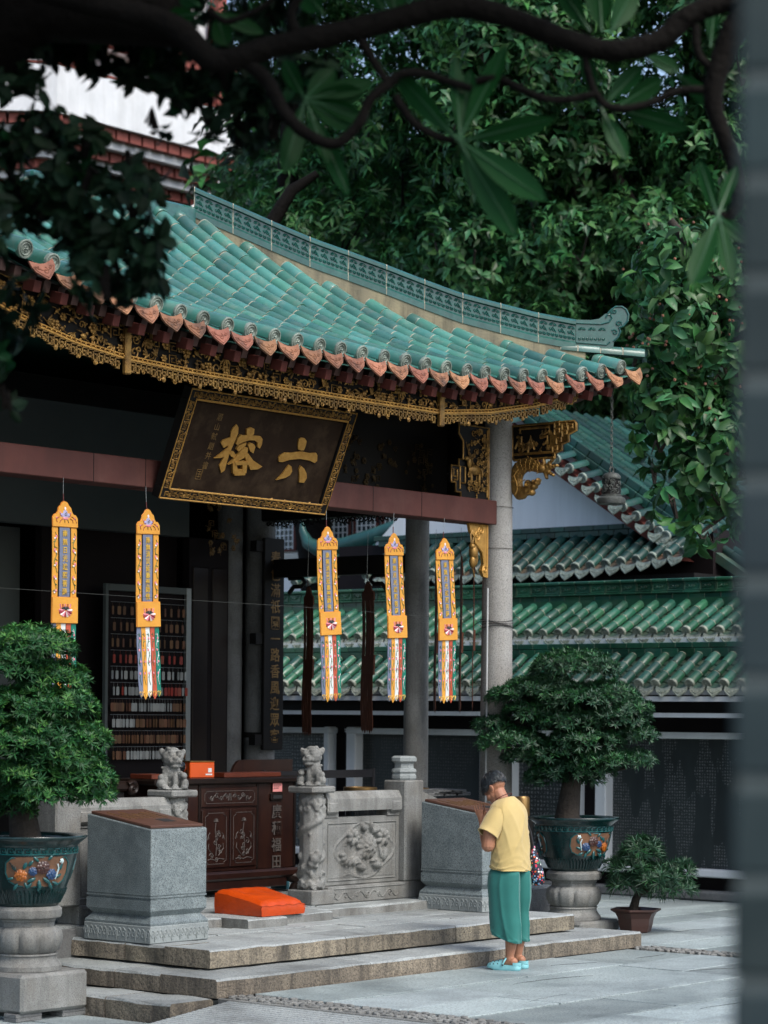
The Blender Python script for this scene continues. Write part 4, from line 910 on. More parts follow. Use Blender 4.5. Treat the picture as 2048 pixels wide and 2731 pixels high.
# ------------------------------------------------------------------ pagoda
pg = empty('pagoda', (23.1, 30.2, 0), 'tall pagoda storey in white plaster with tiers of red brackets', 'pagoda')
def octo(mb, ap, z0, z1):
    R = ap/math.cos(math.pi/8); mb.lathe([(R, z0), (R, z1)], (23.1, 30.24, 0), 8, rot=math.pi/8)
AP = 6.24
for k, (ap, z0, z1, m) in enumerate(((AP-2.2, 0, 20, 'pagoda_white'), (AP, 13.37, 14.28, 'pagoda_white'), (AP-.02, 14.32, 14.36, 'pagoda_red'))):
    mb = MB(); octo(mb, ap, z0, z1); mb.build('wall' if k == 0 else ('parapet' if k == 1 else 'coping'), MT[m], pg)
for i in range(5):
    zt = 13.368-.36*i; ap = AP-.12-.36*i
    mb = MB(); octo(mb, ap-.16, zt-.36, zt-.20); mb.build('white_course', MT['pagoda_white'], pg)
    mb = MB(); octo(mb, ap-.3, zt-.2, zt); mb.build('recessed_course', MT['pagoda_red'], pg)  # plain red course set back behind the brackets
    for f in range(8):
        if f not in (5, 6, 7): continue
        a = f*math.pi/4; nrm = Vector((math.cos(a), math.sin(a), 0)); tn = Vector((-nrm.y, nrm.x, 0)); half = ap*math.tan(math.pi/8); n = int(2*half/.36)
        M0 = Matrix((tn, nrm, Vector((0, 0, 1)))).transposed().to_4x4()
        for k in range(n+1):
            p = Vector((23.1, 30.24, zt))+nrm*ap+tn*(-half+2*half*k/n)
            MB().box(-.15, .15, -.34, 0, -.20, -.004, c=.0, M=Matrix.Translation(p) @ M0).build('bracket', MT['pagoda_red'], pg)
R_ = AP/math.cos(math.pi/8); cx_, cy_ = 23.1+R_*math.cos(-math.pi*3/8)-.12, 30.24+R_*math.sin(-math.pi*3/8)+.15
for k in range(9): 
    M4 = Matrix.Translation((cx_-.02*k, cy_+.03*k, 13.34-.17*k)) @ Matrix.Rotation(rad(22), 4, 'Z')
    MB().box(-.22, .22, -.22, .22, -.15, 0, c=.06, M=M4).build('corner_bracket', MT['pagoda_red'], pg)
for x in (18.9, 21.55, 24.2, 25.4): MB().box(x-.13, x+.13, 24.3, 24.56, 14.36, 17).build('post', MT['pagoda_red'], pg)
MB().box(19, 25.9, 24.28, 24.5, 15.05, 15.35).build('rail', MT['pagoda_red'], pg)
MB().box(19, 25.6, 24.7, 25, 14.3, 18).build('storey_wall', MT['pagoda_white'], pg)
MB().tube([(25.1, 23.9, 13.0), (24.7, 23.85, 12.5), (23.9, 23.8, 12.0), (23.2, 23.7, 11.6)], .028, 5).build('lightning_wire', MT['plaster_white'], pg)
# ------------------------------------------------------------------ name plaque
LIU = [[(1.332,0.496),(1.313,0.529),(1.301,0.575),(1.322,0.591),(1.362,0.591),(1.394,0.571),(1.401,0.54),(1.397,0.497),(1.366,0.49)],[(1.159,0.381),(1.143,0.411),(1.149,0.431),(1.194,0.458),(1.275,0.465),(1.38,0.484),(1.473,0.479),(1.542,0.488),(1.565,0.47),(1.581,0.425),(1.56,0.407),(1.497,0.422),(1.383,0.425),(1.277,0.409),(1.198,0.382)],[(1.192,0.235),(1.239,0.289),(1.266,0.342),(1.284,0.367),(1.314,0.356),(1.336,0.32),(1.329,0.288),(1.285,0.262)],[(1.412,0.373),(1.46,0.353),(1.504,0.317),(1.523,0.28),(1.509,0.24),(1.453,0.239),(1.433,0.296),(1.406,0.341)]]
RONG = [[(0.586,0.625),(0.612,0.605),(0.629,0.559),(0.619,0.492),(0.605,0.405),(0.605,0.327),(0.61,0.265),(0.581,0.241),(0.538,0.295),(0.554,0.355),(0.565,0.433),(0.565,0.512),(0.551,0.565),(0.562,0.597)],[(0.481,0.47),(0.493,0.494),(0.552,0.515),(0.602,0.53),(0.623,0.508),(0.589,0.482),(0.547,0.448),(0.525,0.434)],[(0.461,0.347),(0.54,0.412),(0.582,0.458),(0.609,0.437),(0.596,0.389),(0.53,0.357)],[(0.604,0.421),(0.64,0.416),(0.674,0.391),(0.673,0.367),(0.63,0.376),(0.598,0.397)],[(0.702,0.6),(0.744,0.619),(0.782,0.61),(0.793,0.572),(0.776,0.547),(0.725,0.547)],[(0.636,0.478),(0.636,0.517),(0.66,0.554),(0.679,0.548),(0.717,0.553),(0.827,0.559),(0.872,0.56),(0.901,0.541),(0.91,0.499),(0.901,0.467),(0.872,0.476),(0.859,0.51),(0.826,0.524),(0.765,0.52),(0.715,0.503),(0.678,0.485),(0.656,0.47)],[(0.657,0.437),(0.661,0.46),(0.702,0.481),(0.741,0.498),(0.74,0.474),(0.707,0.444),(0.688,0.423)],[(0.763,0.48),(0.779,0.5),(0.821,0.496),(0.847,0.474),(0.846,0.425),(0.807,0.436)],[(0.619,0.314),(0.664,0.363),(0.703,0.428),(0.734,0.462),(0.768,0.461),(0.781,0.426),(0.759,0.378),(0.695,0.342)],[(0.749,0.412),(0.788,0.419),(0.864,0.37),(0.983,0.331),(0.948,0.306),(0.869,0.294),(0.84,0.322),(0.799,0.35)],[(0.653,0.335),(0.685,0.345),(0.726,0.289),(0.728,0.247),(0.696,0.248)],[(0.692,0.277),(0.815,0.296),(0.826,0.249),(0.714,0.235)],[(0.759,0.343),(0.807,0.35),(0.83,0.266),(0.786,0.263)],[(0.67,0.344),(0.81,0.36),(0.818,0.334),(0.696,0.318)]]

PO = Vector((1.204, 1.80, 3.43)); PX = Vector((1, 0, 0)); PY = Vector((0, -.335, .785)).normalized(); PN = PX.cross(PY); PW, PH = 1.852, .853
pl = empty('name_plaque', PO+PX*PW/2, 'large dark plaque with two gold brush characters in a carved gilt frame', 'plaque')
def ppt(a, b, d=0): return PO+PX*a+PY*b+PN*d
def pbox(a0, a1, b0, b1, d0, d1, mt, name, par, c=0): 
    M4 = Matrix((PX, PY, PN)).transposed().to_4x4(); M4.translation = PO
    return MB().box(a0, a1, b0, b1, d0, d1, c=c, M=M4).build(name, MT[mt], par)
bd_ = pbox(.06, PW-.06, .06, PH-.06, -.05, -.005, 'plaque_board', 'board', pl)
F_ = .088
for a0, a1, b0, b1 in ((0, PW, 0, F_), (0, PW, PH-F_, PH), (0, F_, F_+.001, PH-F_-.001), (PW-F_, PW, F_+.001, PH-F_-.001)):
    pbox(a0, a1, b0, b1, -.06, .022, 'black_wood', 'frame', pl, c=.004)
fr = MB()
for q in (.006, F_-.008): fr.relief([[(q, q), (PW-q, q), (PW-q, PH-q), (q, PH-q), (q, q)]], ppt(0, 0, .022), PX, PY, .009 if q > .05 else .007, 5)
fr.build('gilt_edge', MT['gold_leaf'], pl, smooth=50)
def key(x, w, y0, y1, flip):
    h = y1-y0; k = [(0, 0), (0, .8), (.55, .8), (.55, .3), (.3, .3), (.3, .55)]; k2 = [(.7, 0), (.7, .5), (1, .5), (1, 1), (.75, 1)]
    return [[(x+a*w, y0+(1-b if flip else b)*h) for a, b in q] for q in (k, k2)]
for side in range(4):
    kk = MB(); L = []; w = .072
    n = int((PW-.1)/w) if side < 2 else int((PH-2*F_)/w)
    for i in range(n):
        if side < 2: L += key(.05+i*(PW-.1)/n, w*.8, .02+(PH-F_ if side else 0), F_-.022+(PH-F_ if side else 0), i % 2)
        else: L += [[(b+(0 if side == 2 else PW-F_), a) for a, b in q] for q in key(F_+i*(PH-2*F_)/n, w*.8, .02, F_-.022, i % 2)]
        c = (L[-1][0][0], L[-1][0][1]); L.append(spiral(c[0]+.012, c[1]+.012, .013, 1.1, i, 1, 6))
    kk.relief(L, ppt(0, 0, .021), PX, PY, .0082, 4).build('key_pattern', MT['gold'], pl)
def strokes(S, name, label=None):
    mb = MB()
    for i, q in enumerate(S):
        q = q if sum(a[0]*b[1]-b[0]*a[1] for a, b in zip(q, q[1:]+q[:1])) > 0 else q[::-1]
        mb.prism(q, ppt(0, 0, -.0045), PX, PY, .010+.0013*i)
    return mb.build(name, MT['gold_leaf'], pl)
strokes(LIU, 'character'); strokes(RONG, 'character')
text_lines('眉山軾題并書', .062, ppt(.40, .66, -.004), PX, PY, .001, MT['gold_dull'], 'signature', pl, pitch=1.22)
sl_ = MB(); sl_.relief([[(0, 0), (.055, 0), (.055, .075), (0, .075), (0, 0)], [(.01, .02), (.045, .02), (.045, .06), (.01, .06)], [(.028, .01), (.028, .065)], [(.01, .04), (.045, .04)]], ppt(.335, .17, -.003), PX, PY, .0028, 4); sl_.build('seal', MT['gold_dull'], pl)
for a in (.25, PW-.25): MB().tube([ppt(a, PH, -.02), ppt(a, PH, -.02)+Vector((0, .25, .35))], .008, 5).build('hanger', MT['iron'], pl)
# ------------------------------------------------------------------ banners
def banner(x, y, label, group, txt, yaw, sway, front=True, top=3.333):
    """silk banner hung from the beam: scalloped head, two straps beside an inscribed strip, square pad, five tails"""
    root = empty('silk_banner', (x, y, top-1.38), label, 'banner', group)
    R = Matrix.Translation((x, y, top)) @ Matrix.Rotation(rad(yaw), 4, 'Z') @ Matrix.Rotation(rad(sway), 4, 'Y')
    ex, ey = (R.to_3x3() @ Vector((1, 0, 0))), (R.to_3x3() @ Vector((0, 0, 1))); nn = ex.cross(ey)
    rr = random.Random(int(x*100)); bend = rr.uniform(.004, .010)
    def q(a, b, d=0):
        w = -b/1.38; return R @ Vector((a+.004*math.sin(w*5+x), -d-bend*math.sin(w*7+x), b))
    C = (lambda k: MT[k]) if front else (lambda k: MT['cloth_backlit'])
    def sheet(poly, mt, name, par, d=0, th=.006, nb=1):
        k = len(poly); mb = MB(); v = [q(a, b, d+th) for a, b in poly]+[q(a, b, d-.002) for a, b in poly]
        mb.add(v, [tuple(range(k)), tuple(range(k, 2*k))[::-1]]+[(i, i+k, (i+1) % k+k, (i+1) % k) for i in range(k)]); return mb.build(name, C(mt), par)
    def strip(a0, a1, b0, b1, mt, name, par, d=0, point=0, th=.004, wob=.0):
        n = 14; mb = MB(); v = []
        for i in range(n+1):
            b = b1+(b0-b1)*i/n; w = wob*math.sin(i*.9+a0*90)
            v += [q(a0+w, b, d+th), q(a1+w, b, d+th), q(a1+w, b, d-th*.3), q(a0+w, b, d-th*.3)]
        f = [(4*i+j, 4*i+(j+1) % 4, 4*i+4+(j+1) % 4, 4*i+4+j) for i in range(n) for j in range(4)]+[(0, 3, 2, 1)]
        if point: k = len(v); w = wob*math.sin(n*.9+a0*90); v.append(q((a0+a1)/2+w, b0-point, d)); f += [(4*n+j, 4*n+(j+1) % 4, k) for j in range(4)]
        else: f.append((4*n, 4*n+1, 4*n+2, 4*n+3))
        mb.add(v, f); return mb.build(name, C(mt), par)
    head = [(-.124, -.178), (.124, -.178), (.124, -.115), (.108, -.095), (.085, -.09), (.07, -.072), (.062, -.045), (.042, -.03), (.025, -.008), (0, 0), (-.025, -.008), (-.042, -.03), (-.062, -.045), (-.07, -.072), (-.085, -.09), (-.108, -.095), (-.124, -.115)]
    h = sheet(head, 'cloth_orange', 'head', root, .004, .010)
    MB().tube([q(0, 0), q(0, .055)], .004, 5).build('cord', MT['cord'], root); MB().tube([q(0, .055), (x, y, 3.50)], .002, 4).build('hook', MT['steel'], root)
    sL = [strip(s*.122 if s < 0 else .066, -.066 if s < 0 else .122, -.68, -.178, 'cloth_orange', 'strap', root) for s in (-1, 1)]
    c = strip(-.052, .052, -.675, -.178, 'cloth_blue', 'text_strip', root, .002)
    p = sheet([(-.128, -.855), (.128, -.855), (.126, -.675), (-.126, -.675)], 'cloth_orange', 'pad', root, .004, .014)
    tails = []
    for i, m in enumerate(('cloth_blue', 'cloth_orange', 'cloth_white', 'cloth_red', 'cloth_green')):
        a = -.124+.0495*i; tails.append(strip(a+.001, a+.0475, -1.345-.012*(i % 2), -.855, m, 'tail', root, .001*(i % 2), .032, .003, .003))
    if not front: return root
    def emb(lines, mt, name, par, d, r=.0028):
        mb = MB()
        for L in lines: mb.tube([q(a, b, d) for a, b in L], r, 4)
        return mb.build(name, MT[mt], par)
    def dots(pts, mt, name, par, d):
        mb = MB()
        for a, b, ra, rb in pts: mb.ell(q(a, b, d), (ra, .003, rb), 6, R=R.to_3x3())
        return mb.build(name, MT[mt], par)
    HB = [[(math.cos(t)*(1 if k == 0 else 1.0)*a, math.sin(t)*b+c0) for t in np.linspace(0, 6.28, 12)] for k, (a, b, c0) in enumerate(())]
    emb([head[:]+head[:1]], 'cloth_rim', 'piping', h, .008, .0045)
    emb([[(-.128, -.855), (.128, -.855), (.126, -.675), (-.126, -.675), (-.128, -.855)]], 'cloth_rim', 'piping', p, .010, .0045)
    # head emblem: jewel in a niche with trailing sprays
    dots([(0, -.092, .026, .034), (-.034, -.098, .014, .016), (.034, -.098, .014, .016)], 'thread_lilac', 'emblem', h, .014)
    dots([(0, -.12, .03, .009), (-.052, -.08, .007, .006), (.052, -.08, .007, .006), (.09, -.118, .008, .007), (-.09, -.118, .008, .007)], 'thread_pink', 'emblem', h, .016)
    dots([(0, -.05, .010, .013)], 'thread_white', 'emblem', h, .016)
    emb([[(-.01, -.128), (-.008, -.15)], [(.02, -.128), (.03, -.15)], spiral(0, -.09, .016, 1.2, 0, 1, 8)], 'thread_black', 'emblem', h, .017, .0022)
    emb([[(-.03, -.125), (-.05, -.135), (-.06, -.155)], [(.045, -.12), (.07, -.13), (.075, -.15)], [(-.06, -.11), (-.09, -.125), (-.085, -.15)], [(.06, -.105), (.1, -.12), (.11, -.15)], [(-.05, -.085), (-.05, -.1), (-.03, -.105)], [(.05, -.085), (.05, -.1), (.03, -.105)]], 'thread_dkred', 'emblem', h, .016, .0025)
    # vines on the straps
    for s, par in ((-1, sL[0]), (1, sL[1])):
        cx = s*.094; n = 30; ln = [(cx+.012*math.sin(i*.75), -.22-.43*i/n) for i in range(n+1)]
        lv = [[(cx+.012*math.sin(i*.75), -.22-.43*i/n), (cx+(.02 if i % 4 else -.02), -.22-.43*(i+.8)/n)] for i in range(1, n, 3)]
        emb([ln[:9], ln[10:20], ln[21:]]+lv, 'thread_green', 'vine', par, .006, .0026)
        dots([(cx+.008*(-1)**k, -.25-.095*k, .010, .012) for k in range(5)], 'thread_pink', 'blossom', par, .008)
        dots([(cx-.006*(-1)**k, -.262-.095*k, .008, .008) for k in range(5)], 'thread_white', 'blossom', par, .008)
    # lotus on the pad
    for k in range(9):
        t = math.pi*(1.0+k/8); emb([[(0.012*math.cos(t), -.765+.01*math.sin(t)), (.045*math.cos(t), -.768+.034*math.sin(t)), (.066*math.cos(t), -.765+.05*math.sin(t))]], ('thread_pink', 'thread_dkred', 'thread_white')[k % 3], 'lotus_petal', p, .019, .0085)
    for k in range(5): emb([[((k-2)*.022, -.755), ((k-2)*.026, -.722)]], ('thread_pink', 'thread_dkred')[k % 2], 'lotus_petal', p, .017, .008)
    for mt, rows in () and (('thread_dkred', [(-.045, -.775, .014, .026), (.045, -.775, .014, .026), (0, -.80, .016, .022), (-.03, -.735, .012, .016), (.03, -.735, .012, .016)]), ('thread_pink', [(-.055, -.79, .018, .012), (.052, -.80, .018, .011), (.012, -.785, .012, .022), (-.025, -.79, .012, .022), (0, -.722, .014, .012)]), ('thread_white', [(.03, -.785, .012, .024), (-.04, -.805, .014, .012), (.022, -.81, .012, .008)])):
        dots(rows, mt, 'lotus', p, .017+.001*len(rows))
    dots([(0, -.752, .040, .014)], 'thread_black', 'lotus', p, .022)
    for i, t in enumerate(tails):
        cx = -.124+.0495*i+.024; n = 22
        ln = [(cx+.008*math.sin(k*.9), -.90-.38*k/n) for k in range(n+1)]
        emb([ln[:7], ln[8:15], ln[16:]]+[[(cx+.008*math.sin(k*.9), -.90-.38*k/n), (cx+.014*(-1)**k, -.905-.38*(k-.7)/n)] for k in range(1, n, 3)], 'thread_green' if i != 4 else 'thread_white', 'vine', t, .005, .0023)
        dots([(cx+.005*(-1)**k, -.94-.085*k, .009, .010) for k in range(4)], 'thread_pink', 'blossom', t, .006)
        emb([[(cx-.018, -1.335), (cx-.01, -1.325), (cx, -1.34), (cx+.01, -1.325), (cx+.018, -1.335), (cx, -1.365), (cx-.018, -1.335)]], 'thread_gold', 'tip_motif', t, .005, .0025)
    text_lines(txt, .050, [q(0, -.225-.41*i/(len(txt)-1), .009) for i in range(len(txt))], ex, ey, .0012, MT['thread_gold'], 'writing', c, bold=.012)
    return root
G1 = 'silk banners along the front beam'; SUNB, MOONB, MEDB = '南無日光遍照菩薩', '南無月光遍照菩薩', '南無消災延壽藥師佛'
banner(.283, 1.80, 'orange silk banner hanging above the bonsai beside the steps, first in the row', G1, SUNB, 3, -1.0)
banner(1.095, 1.80, 'orange silk banner hanging in front of the rack of tags', G1, MEDB, 4, -2.5)
banner(3.098, 1.80, 'orange silk banner hanging under the lower corner of the gold plaque', G1, MEDB, 2, -3.4)
banner(3.937, 1.80, 'orange silk banner hanging between the plaque and the slender column', G1, MOONB, 3, -2.6)
banner(4.604, 1.80, 'orange silk banner nearest the thick corner column', G1, MOONB, 2, -2.8)
G2 = 'silk banners along the side beam'
banner(5.40, 4.03, 'dark back of a silk banner hanging beside the couplet board', G2, '', 62, -.5, False, 3.03)
banner(5.48, 3.38, 'dark back of a silk banner hanging under the tie beam', G2, '', 66, .4, False, 3.06)
banner(5.52, 2.62, 'thin dark edge of a silk banner against the slender column', G2, '', 43, -1, False, 3.25)
banner(5.46, 2.29, 'thin dark edge of a silk banner right of the last orange banner', G2, '', 42, -.6, False, 3.25)
banner(5.46, 2.15, 'thin dark edge of a silk banner beside the corner column', G2, '', 39, -1.4, False, 3.27)
MB().tube([(-.9, 1.775, 2.70), (1, 1.775, 2.69), (3, 1.775, 2.685), (5.42, 1.85, 2.66)], .0013, 4).build('guy_wire', MT['iron'], label='thin wire strung across the orange banners', cat='wire')
# ------------------------------------------------------------------ couplet board
cb = empty('couplet_board', (5.56, 4.6, 1.5), 'tall black couplet board with faint gold characters on the inner column', 'board')
MB().box(5.425, 5.70, 4.60, 4.64, 1.505, 3.50, c=.006).build('board', MT['black_wood'], cb)
text_lines('春色滿祇園一路香風迎眾客', .135, (5.575, 4.598, 3.315), (1, 0, 0), (0, 0, 1), .002, MT['gold_dull'], 'character', cb, pitch=1.13, bold=.008, split=True)
for z in (3.42, 2.55, 1.60): MB().box(5.33, 5.47, 4.62, 4.70, z-.05, z+.05).build('clip', MT['black_wood'], cb)
# ------------------------------------------------------------------ rack of tags
rk = empty('tag_rack', (4.06, 4.75, .33), 'tall framed rack strung with rows of wooden and white tags', 'rack')
for q in ((3.53, 3.565), (4.55, 4.61)): MB().box(*q, 4.76, 4.80, .33, 2.99, c=.003).build('frame', MT['plaster_grey' if q[0] < 4 else 'steel'], rk)
MB().box(3.566, 4.549, 4.76, 4.80, 2.93, 2.99, c=.003).build('frame', MT['plaster_grey'], rk)
MB().box(3.566, 4.549, 4.81, 4.83, .33, 2.93).build('backing', MT['wall_maroon'], rk)
TG = MB(); TG.prism([(-.016, -.07), (-.010, -.078), (.010, -.078), (.016, -.07), (.016, -.01), (.010, -.002), (-.010, -.002), (-.016, -.01)], (0, .0, 0), (1, 0, 0), (0, 0, 1), .004); TG.tube([(0, 0, 0), (0, 0, .04)], .0012, 3)
TMS = {k: TG.mesh('tag', [MT[k]]) for k in ('tag_wood', 'tag_red', 'tag_white')}
tr = random.Random(6)
PLAN = [('wood', .07), ('wood', .065), ('wood', .06), ('red', .065), ('white', .05), ('mix', .035), ('split', .03), ('half', .03), ('wood', .03), ('white2', .032)]
ORD = 'top second third fourth fifth sixth seventh eighth ninth tenth'.split()
for i, (kind, sp) in enumerate(PLAN):
    z = 2.83-.143*i; MB().tube([(3.57, 4.735, z), (4.55, 4.735, z)], .0022, 4).build('wire', MT['steel'], rk)
    x = 3.59+.02*(i % 2)
    while x < 4.53:
        f = (x-3.56)/1.0
        k = {'wood': 'tag_wood', 'red': 'tag_red', 'white': 'tag_white', 'mix': tr.choice(('tag_white', 'tag_white', 'tag_red')), 'split': 'tag_white' if .25 < f < .78 else 'tag_wood', 'half': 'tag_white' if f < .3 or tr.random() < .08 else 'tag_wood', 'white2': 'tag_white' if .2 < f < .72 else 'tag_wood'}[kind]
        o = link('hanging_tag', TMS[k], None, loc=(x, 4.735, z-.036), rot=(0, 0, tr.uniform(-.5, .5)))
        tag(o, '%s tag hanging in the %s row of the rack' % ({'tag_wood': 'small brown wooden', 'tag_red': 'small red wooden', 'tag_white': 'small white'}[k], ORD[i]), 'tag', 'tags in the %s row of the rack' % ORD[i])
        x += sp*tr.uniform(.8, 1.5)*(1.15 if i > 4 else 1)
# ------------------------------------------------------------------ donation cabinet
defmat('carve_line', (.11, .095, .085), (.06, .05, .045), 20, .6)
cbn = empty('donation_cabinet', (3.3, 3.2, .33), 'dark carved rosewood donation cabinet with slots, drawer and two doors', 'cabinet')
body = MB().box(2.46, 4.10, 3.0, 3.5, .54, 1.262, c=.004).build('body', MT['rosewood'], cbn)
MB().box(2.36, 4.34, 2.95, 3.56, 1.264, 1.312, c=.012).build('top', MT['dark_wood'], cbn)
MB().box(2.42, 4.14, 2.965, 3.54, .46, .539, c=.02).build('waist_moulding', MT['rosewood'], cbn)
MB().box(2.50, 3.98, 2.985, 3.03, .385, .459, c=.008).build('apron', MT['rosewood'], cbn)
for x in (2.50, 4.06): 
    lg = MB(); lg.tube([(x-.02, 3.03, .47), (x+.06, 2.97, .44), (x+.03, 2.985, .38), (x, 3.0, .335)], [.05, .065, .045, .035], 8); lg.build('leg', MT['dark_wood'], cbn, smooth=60)
    lg = MB(); lg.tube([(x-.02, 3.48, .47), (x+.03, 3.5, .42), (x, 3.48, .335)], [.05, .055, .035], 8); lg.build('leg', MT['dark_wood'], cbn, smooth=60)
def cpanel(x0, x1, z0, z1, name, notch=.02):
    p = MB(); p.box(x0, x1, 2.985, 3.001, z0, z1, c=.005); o = p.build(name, MT['rosewood'], cbn)
    a, b, n = (x1-x0)-.07, (z1-z0)-.06, notch
    L = [(n, 0), (a-n, 0), (a-n, n*.5), (a, n), (a, b-n), (a-n, b-n*.5), (a-n, b), (n, b), (n, b-n*.5), (0, b-n), (0, n), (n, n*.5), (n, 0)]
    MB().relief([L], (x0+.035, 2.984, z0+.03), (1, 0, 0), (0, 0, 1), .0028, 4).build('edge_bead', MT['carve_line'], o); return o
dr = cpanel(2.93, 3.60, 1.075, 1.235, 'drawer')
L = []
for s in (-1, 1):
    for k in range(4): L += [spiral(s*(.05+.055*k), .012*(-1)**k, .024, 1.2, k, s, 9), [(s*(.03+.055*k), 0), (s*(.06+.055*k), .025*(-1)**k), (s*(.09+.055*k), 0)]]
L += [[(0, -.03), (.0, .03)], [(-.02, -.03), (-.01, .03)], [(.02, -.03), (.01, .03)]]
MB().relief(L, (3.265, 2.983, 1.155), (1, 0, 0), (0, 0, 1), .0042, 4).build('scroll_carving', MT['carve_line'], dr)
for x0 in (2.94, 3.275):
    d_ = cpanel(x0, x0+.32, .575, 1.055, 'door', .03); L = []; rr = random.Random(int(x0*10)); cx = .16
    L += [[(cx, .10), (cx+.01, .2), (cx-.01, .30), (cx, .37)]]
    for k in range(9): L.append(spiral(cx+rr.uniform(-.06, .06), .07+.028*k, rr.uniform(.018, .03), 1.1, rr.uniform(0, 6), rr.choice((1, -1)), 8))
    for a in np.linspace(0, 3.14, 7): L.append([(cx, .38), (cx+.028*math.cos(a), .38+.028*math.sin(a))])
    for s in (-1, 1): L += [[(cx+s*.08, .24), (cx+s*.09, .27), (cx+s*.07, .29)], [(cx+s*.1, .23), (cx+s*.09, .27)], [(cx+s*.03, .1), (cx+s*.09, .16), (cx+s*.085, .2)]]
    L += [[(.06, .065), (.10, .075), (.15, .062), (.2, .075), (.26, .066)]]
    MB().relief(L, (x0, 2.983, .575), (1, 0, 0), (0, 0, 1), .0042, 4).build('flower_carving', MT['carve_line'], d_)
for x in (2.70, 3.84):
    s_ = MB().box(x-.075, x+.075, 2.975, 3.001, 1.115, 1.175, c=.006).build('coin_slot', MT['dark_wood'], cbn); MB().box(x-.055, x+.055, 2.972, 2.9745, 1.13, 1.16).build('opening', MT['ink'], s_)
for x in (2.915, 3.615, 4.08): MB().box(x-.012, x+.012, 2.99, 3.0012, .545, 1.26, c=.003).build('stile', MT['dark_wood'], cbn)
text_lines('廣種福田', .125, (3.85, 2.992, 1.02), (1, 0, 0), (0, 0, 1), .003, MT['carve_line'], 'character', cbn, split=True, pitch=1.13, bold=.012)
text_lines('大', .125, (2.70, 2.992, .98), (1, 0, 0), (0, 0, 1), .003, MT['carve_line'], 'character', cbn, split=True, bold=.012)
nt_ = MB().box(3.79, 3.905, 2.982, 2.9845, 1.188, 1.262).build('paper_note', MT['paper_pink'], label='pink paper note stuck on the cabinet above its slot', cat='note')
MB().relief([[(.01, .055), (.10, .055)], [(.01, .04), (.08, .04)], [(.01, .027), (.07, .027)]], (3.79, 2.981, 1.188), (1, 0, 0), (0, 0, 1), .0025, 3).build('print', MT['ink'], nt_)
# on the cabinet
bw = empty('singing_bowl', (2.80, 3.18, 1.312), 'black lacquer bowl on a small stand on the cabinet', 'bowl')
MB().lathe([(.05, .035), (.09, .055), (.103, .085), (.10, .115), (.085, .135), (.08, .13), (.09, .11), (.085, .08), (.03, .05)], (2.80, 3.18, 1.312), 28).build('bowl', MT['black_lacquer'], bw, smooth=60)
MB().lathe([(.06, 0), (.062, .008), (.045, .014), (.045, .026), (.058, .034)], (2.80, 3.18, 1.312), 20).build('stand', MT['steel'], bw, smooth=40)
tb = empty('tin_box', (3.12, 3.2, 1.312), 'orange tin box with white label on the cabinet top', 'box'); Mt = Matrix.Translation((3.10, 3.2, 1.313)) @ Matrix.Rotation(rad(-14), 4, 'Z')
MB().box(-.12, .12, -.075, .075, 0, .128, c=.006, M=Mt).build('body', MT['tin_orange'], tb); MB().box(-.122, .122, -.077, .077, .1285, .14, c=.004, M=Mt).build('lid', MT['brass'], tb)
MB().box(.055, .09, -.0775, -.0752, .045, .08, M=Mt).build('label', MT['paper_white'], tb); MB().box(.03, .095, -.0775, -.0752, .022, .034, M=Mt).build('label', MT['paper_white'], tb)
for k in range(3): MB().prism([(0, 0), (.02, 0), (-.0, .045), (-.02, .045)], Mt @ Vector((-.1215, .045-.04*k, .02)), Mt.to_3x3() @ Vector((0, -1, 0)), (0, 0, 1), .001).build('stripe', MT['gold_dull'], tb)
MB().box(3.30, 4.0, 3.08, 3.3, 1.3125, 1.352, c=.004).build('tray', MT['red_tray'], label='long red lacquer tray on the cabinet beside the tin box', cat='tray')
MB().box(2.42, 2.66, 3.05, 3.3, 1.3125, 1.352, c=.004).build('tray', MT['red_tray'], label='short red lacquer tray on the cabinet beside the black bowl', cat='tray')
MB().prism([(0, 0), (.80, 0), (.80, .135), (.14, .135), (.10, .125), (.06, .09), (.03, .04)], (3.78, 3.50, 1.3125), (1, 0, 0), (0, 0, 1), .03).build('back_rail', MT['rosewood'], cbn)
MB().box(4.12, 4.16, 3.12, 3.3, .34, 1.05, c=.002).build('blue_board', MT['blue_panel'], label='narrow blue board standing behind the cabinet end', cat='board')
# scroll table behind the stone lion on the near side
tbn = empty('scroll_table', (2.0, 3.3, .33), 'dark scroll-ended altar table behind the lion beside the bonsai', 'table')
MB().box(1.15, 2.28, 3.1, 3.55, 1.22, 1.30, c=.02).build('top', MT['dark_wood'], tbn); MB().box(1.2, 2.2, 3.14, 3.5, .34, 1.21).build('body', MT['black_wood'], tbn)
MB().relief([spiral(0, 0, .06, 1.4, 0, 1, 12)], (2.25, 3.1, 1.24), (1, 0, 0), (0, 0, 1), .025, 6).build('scroll_end', MT['dark_wood'], tbn, smooth=60)
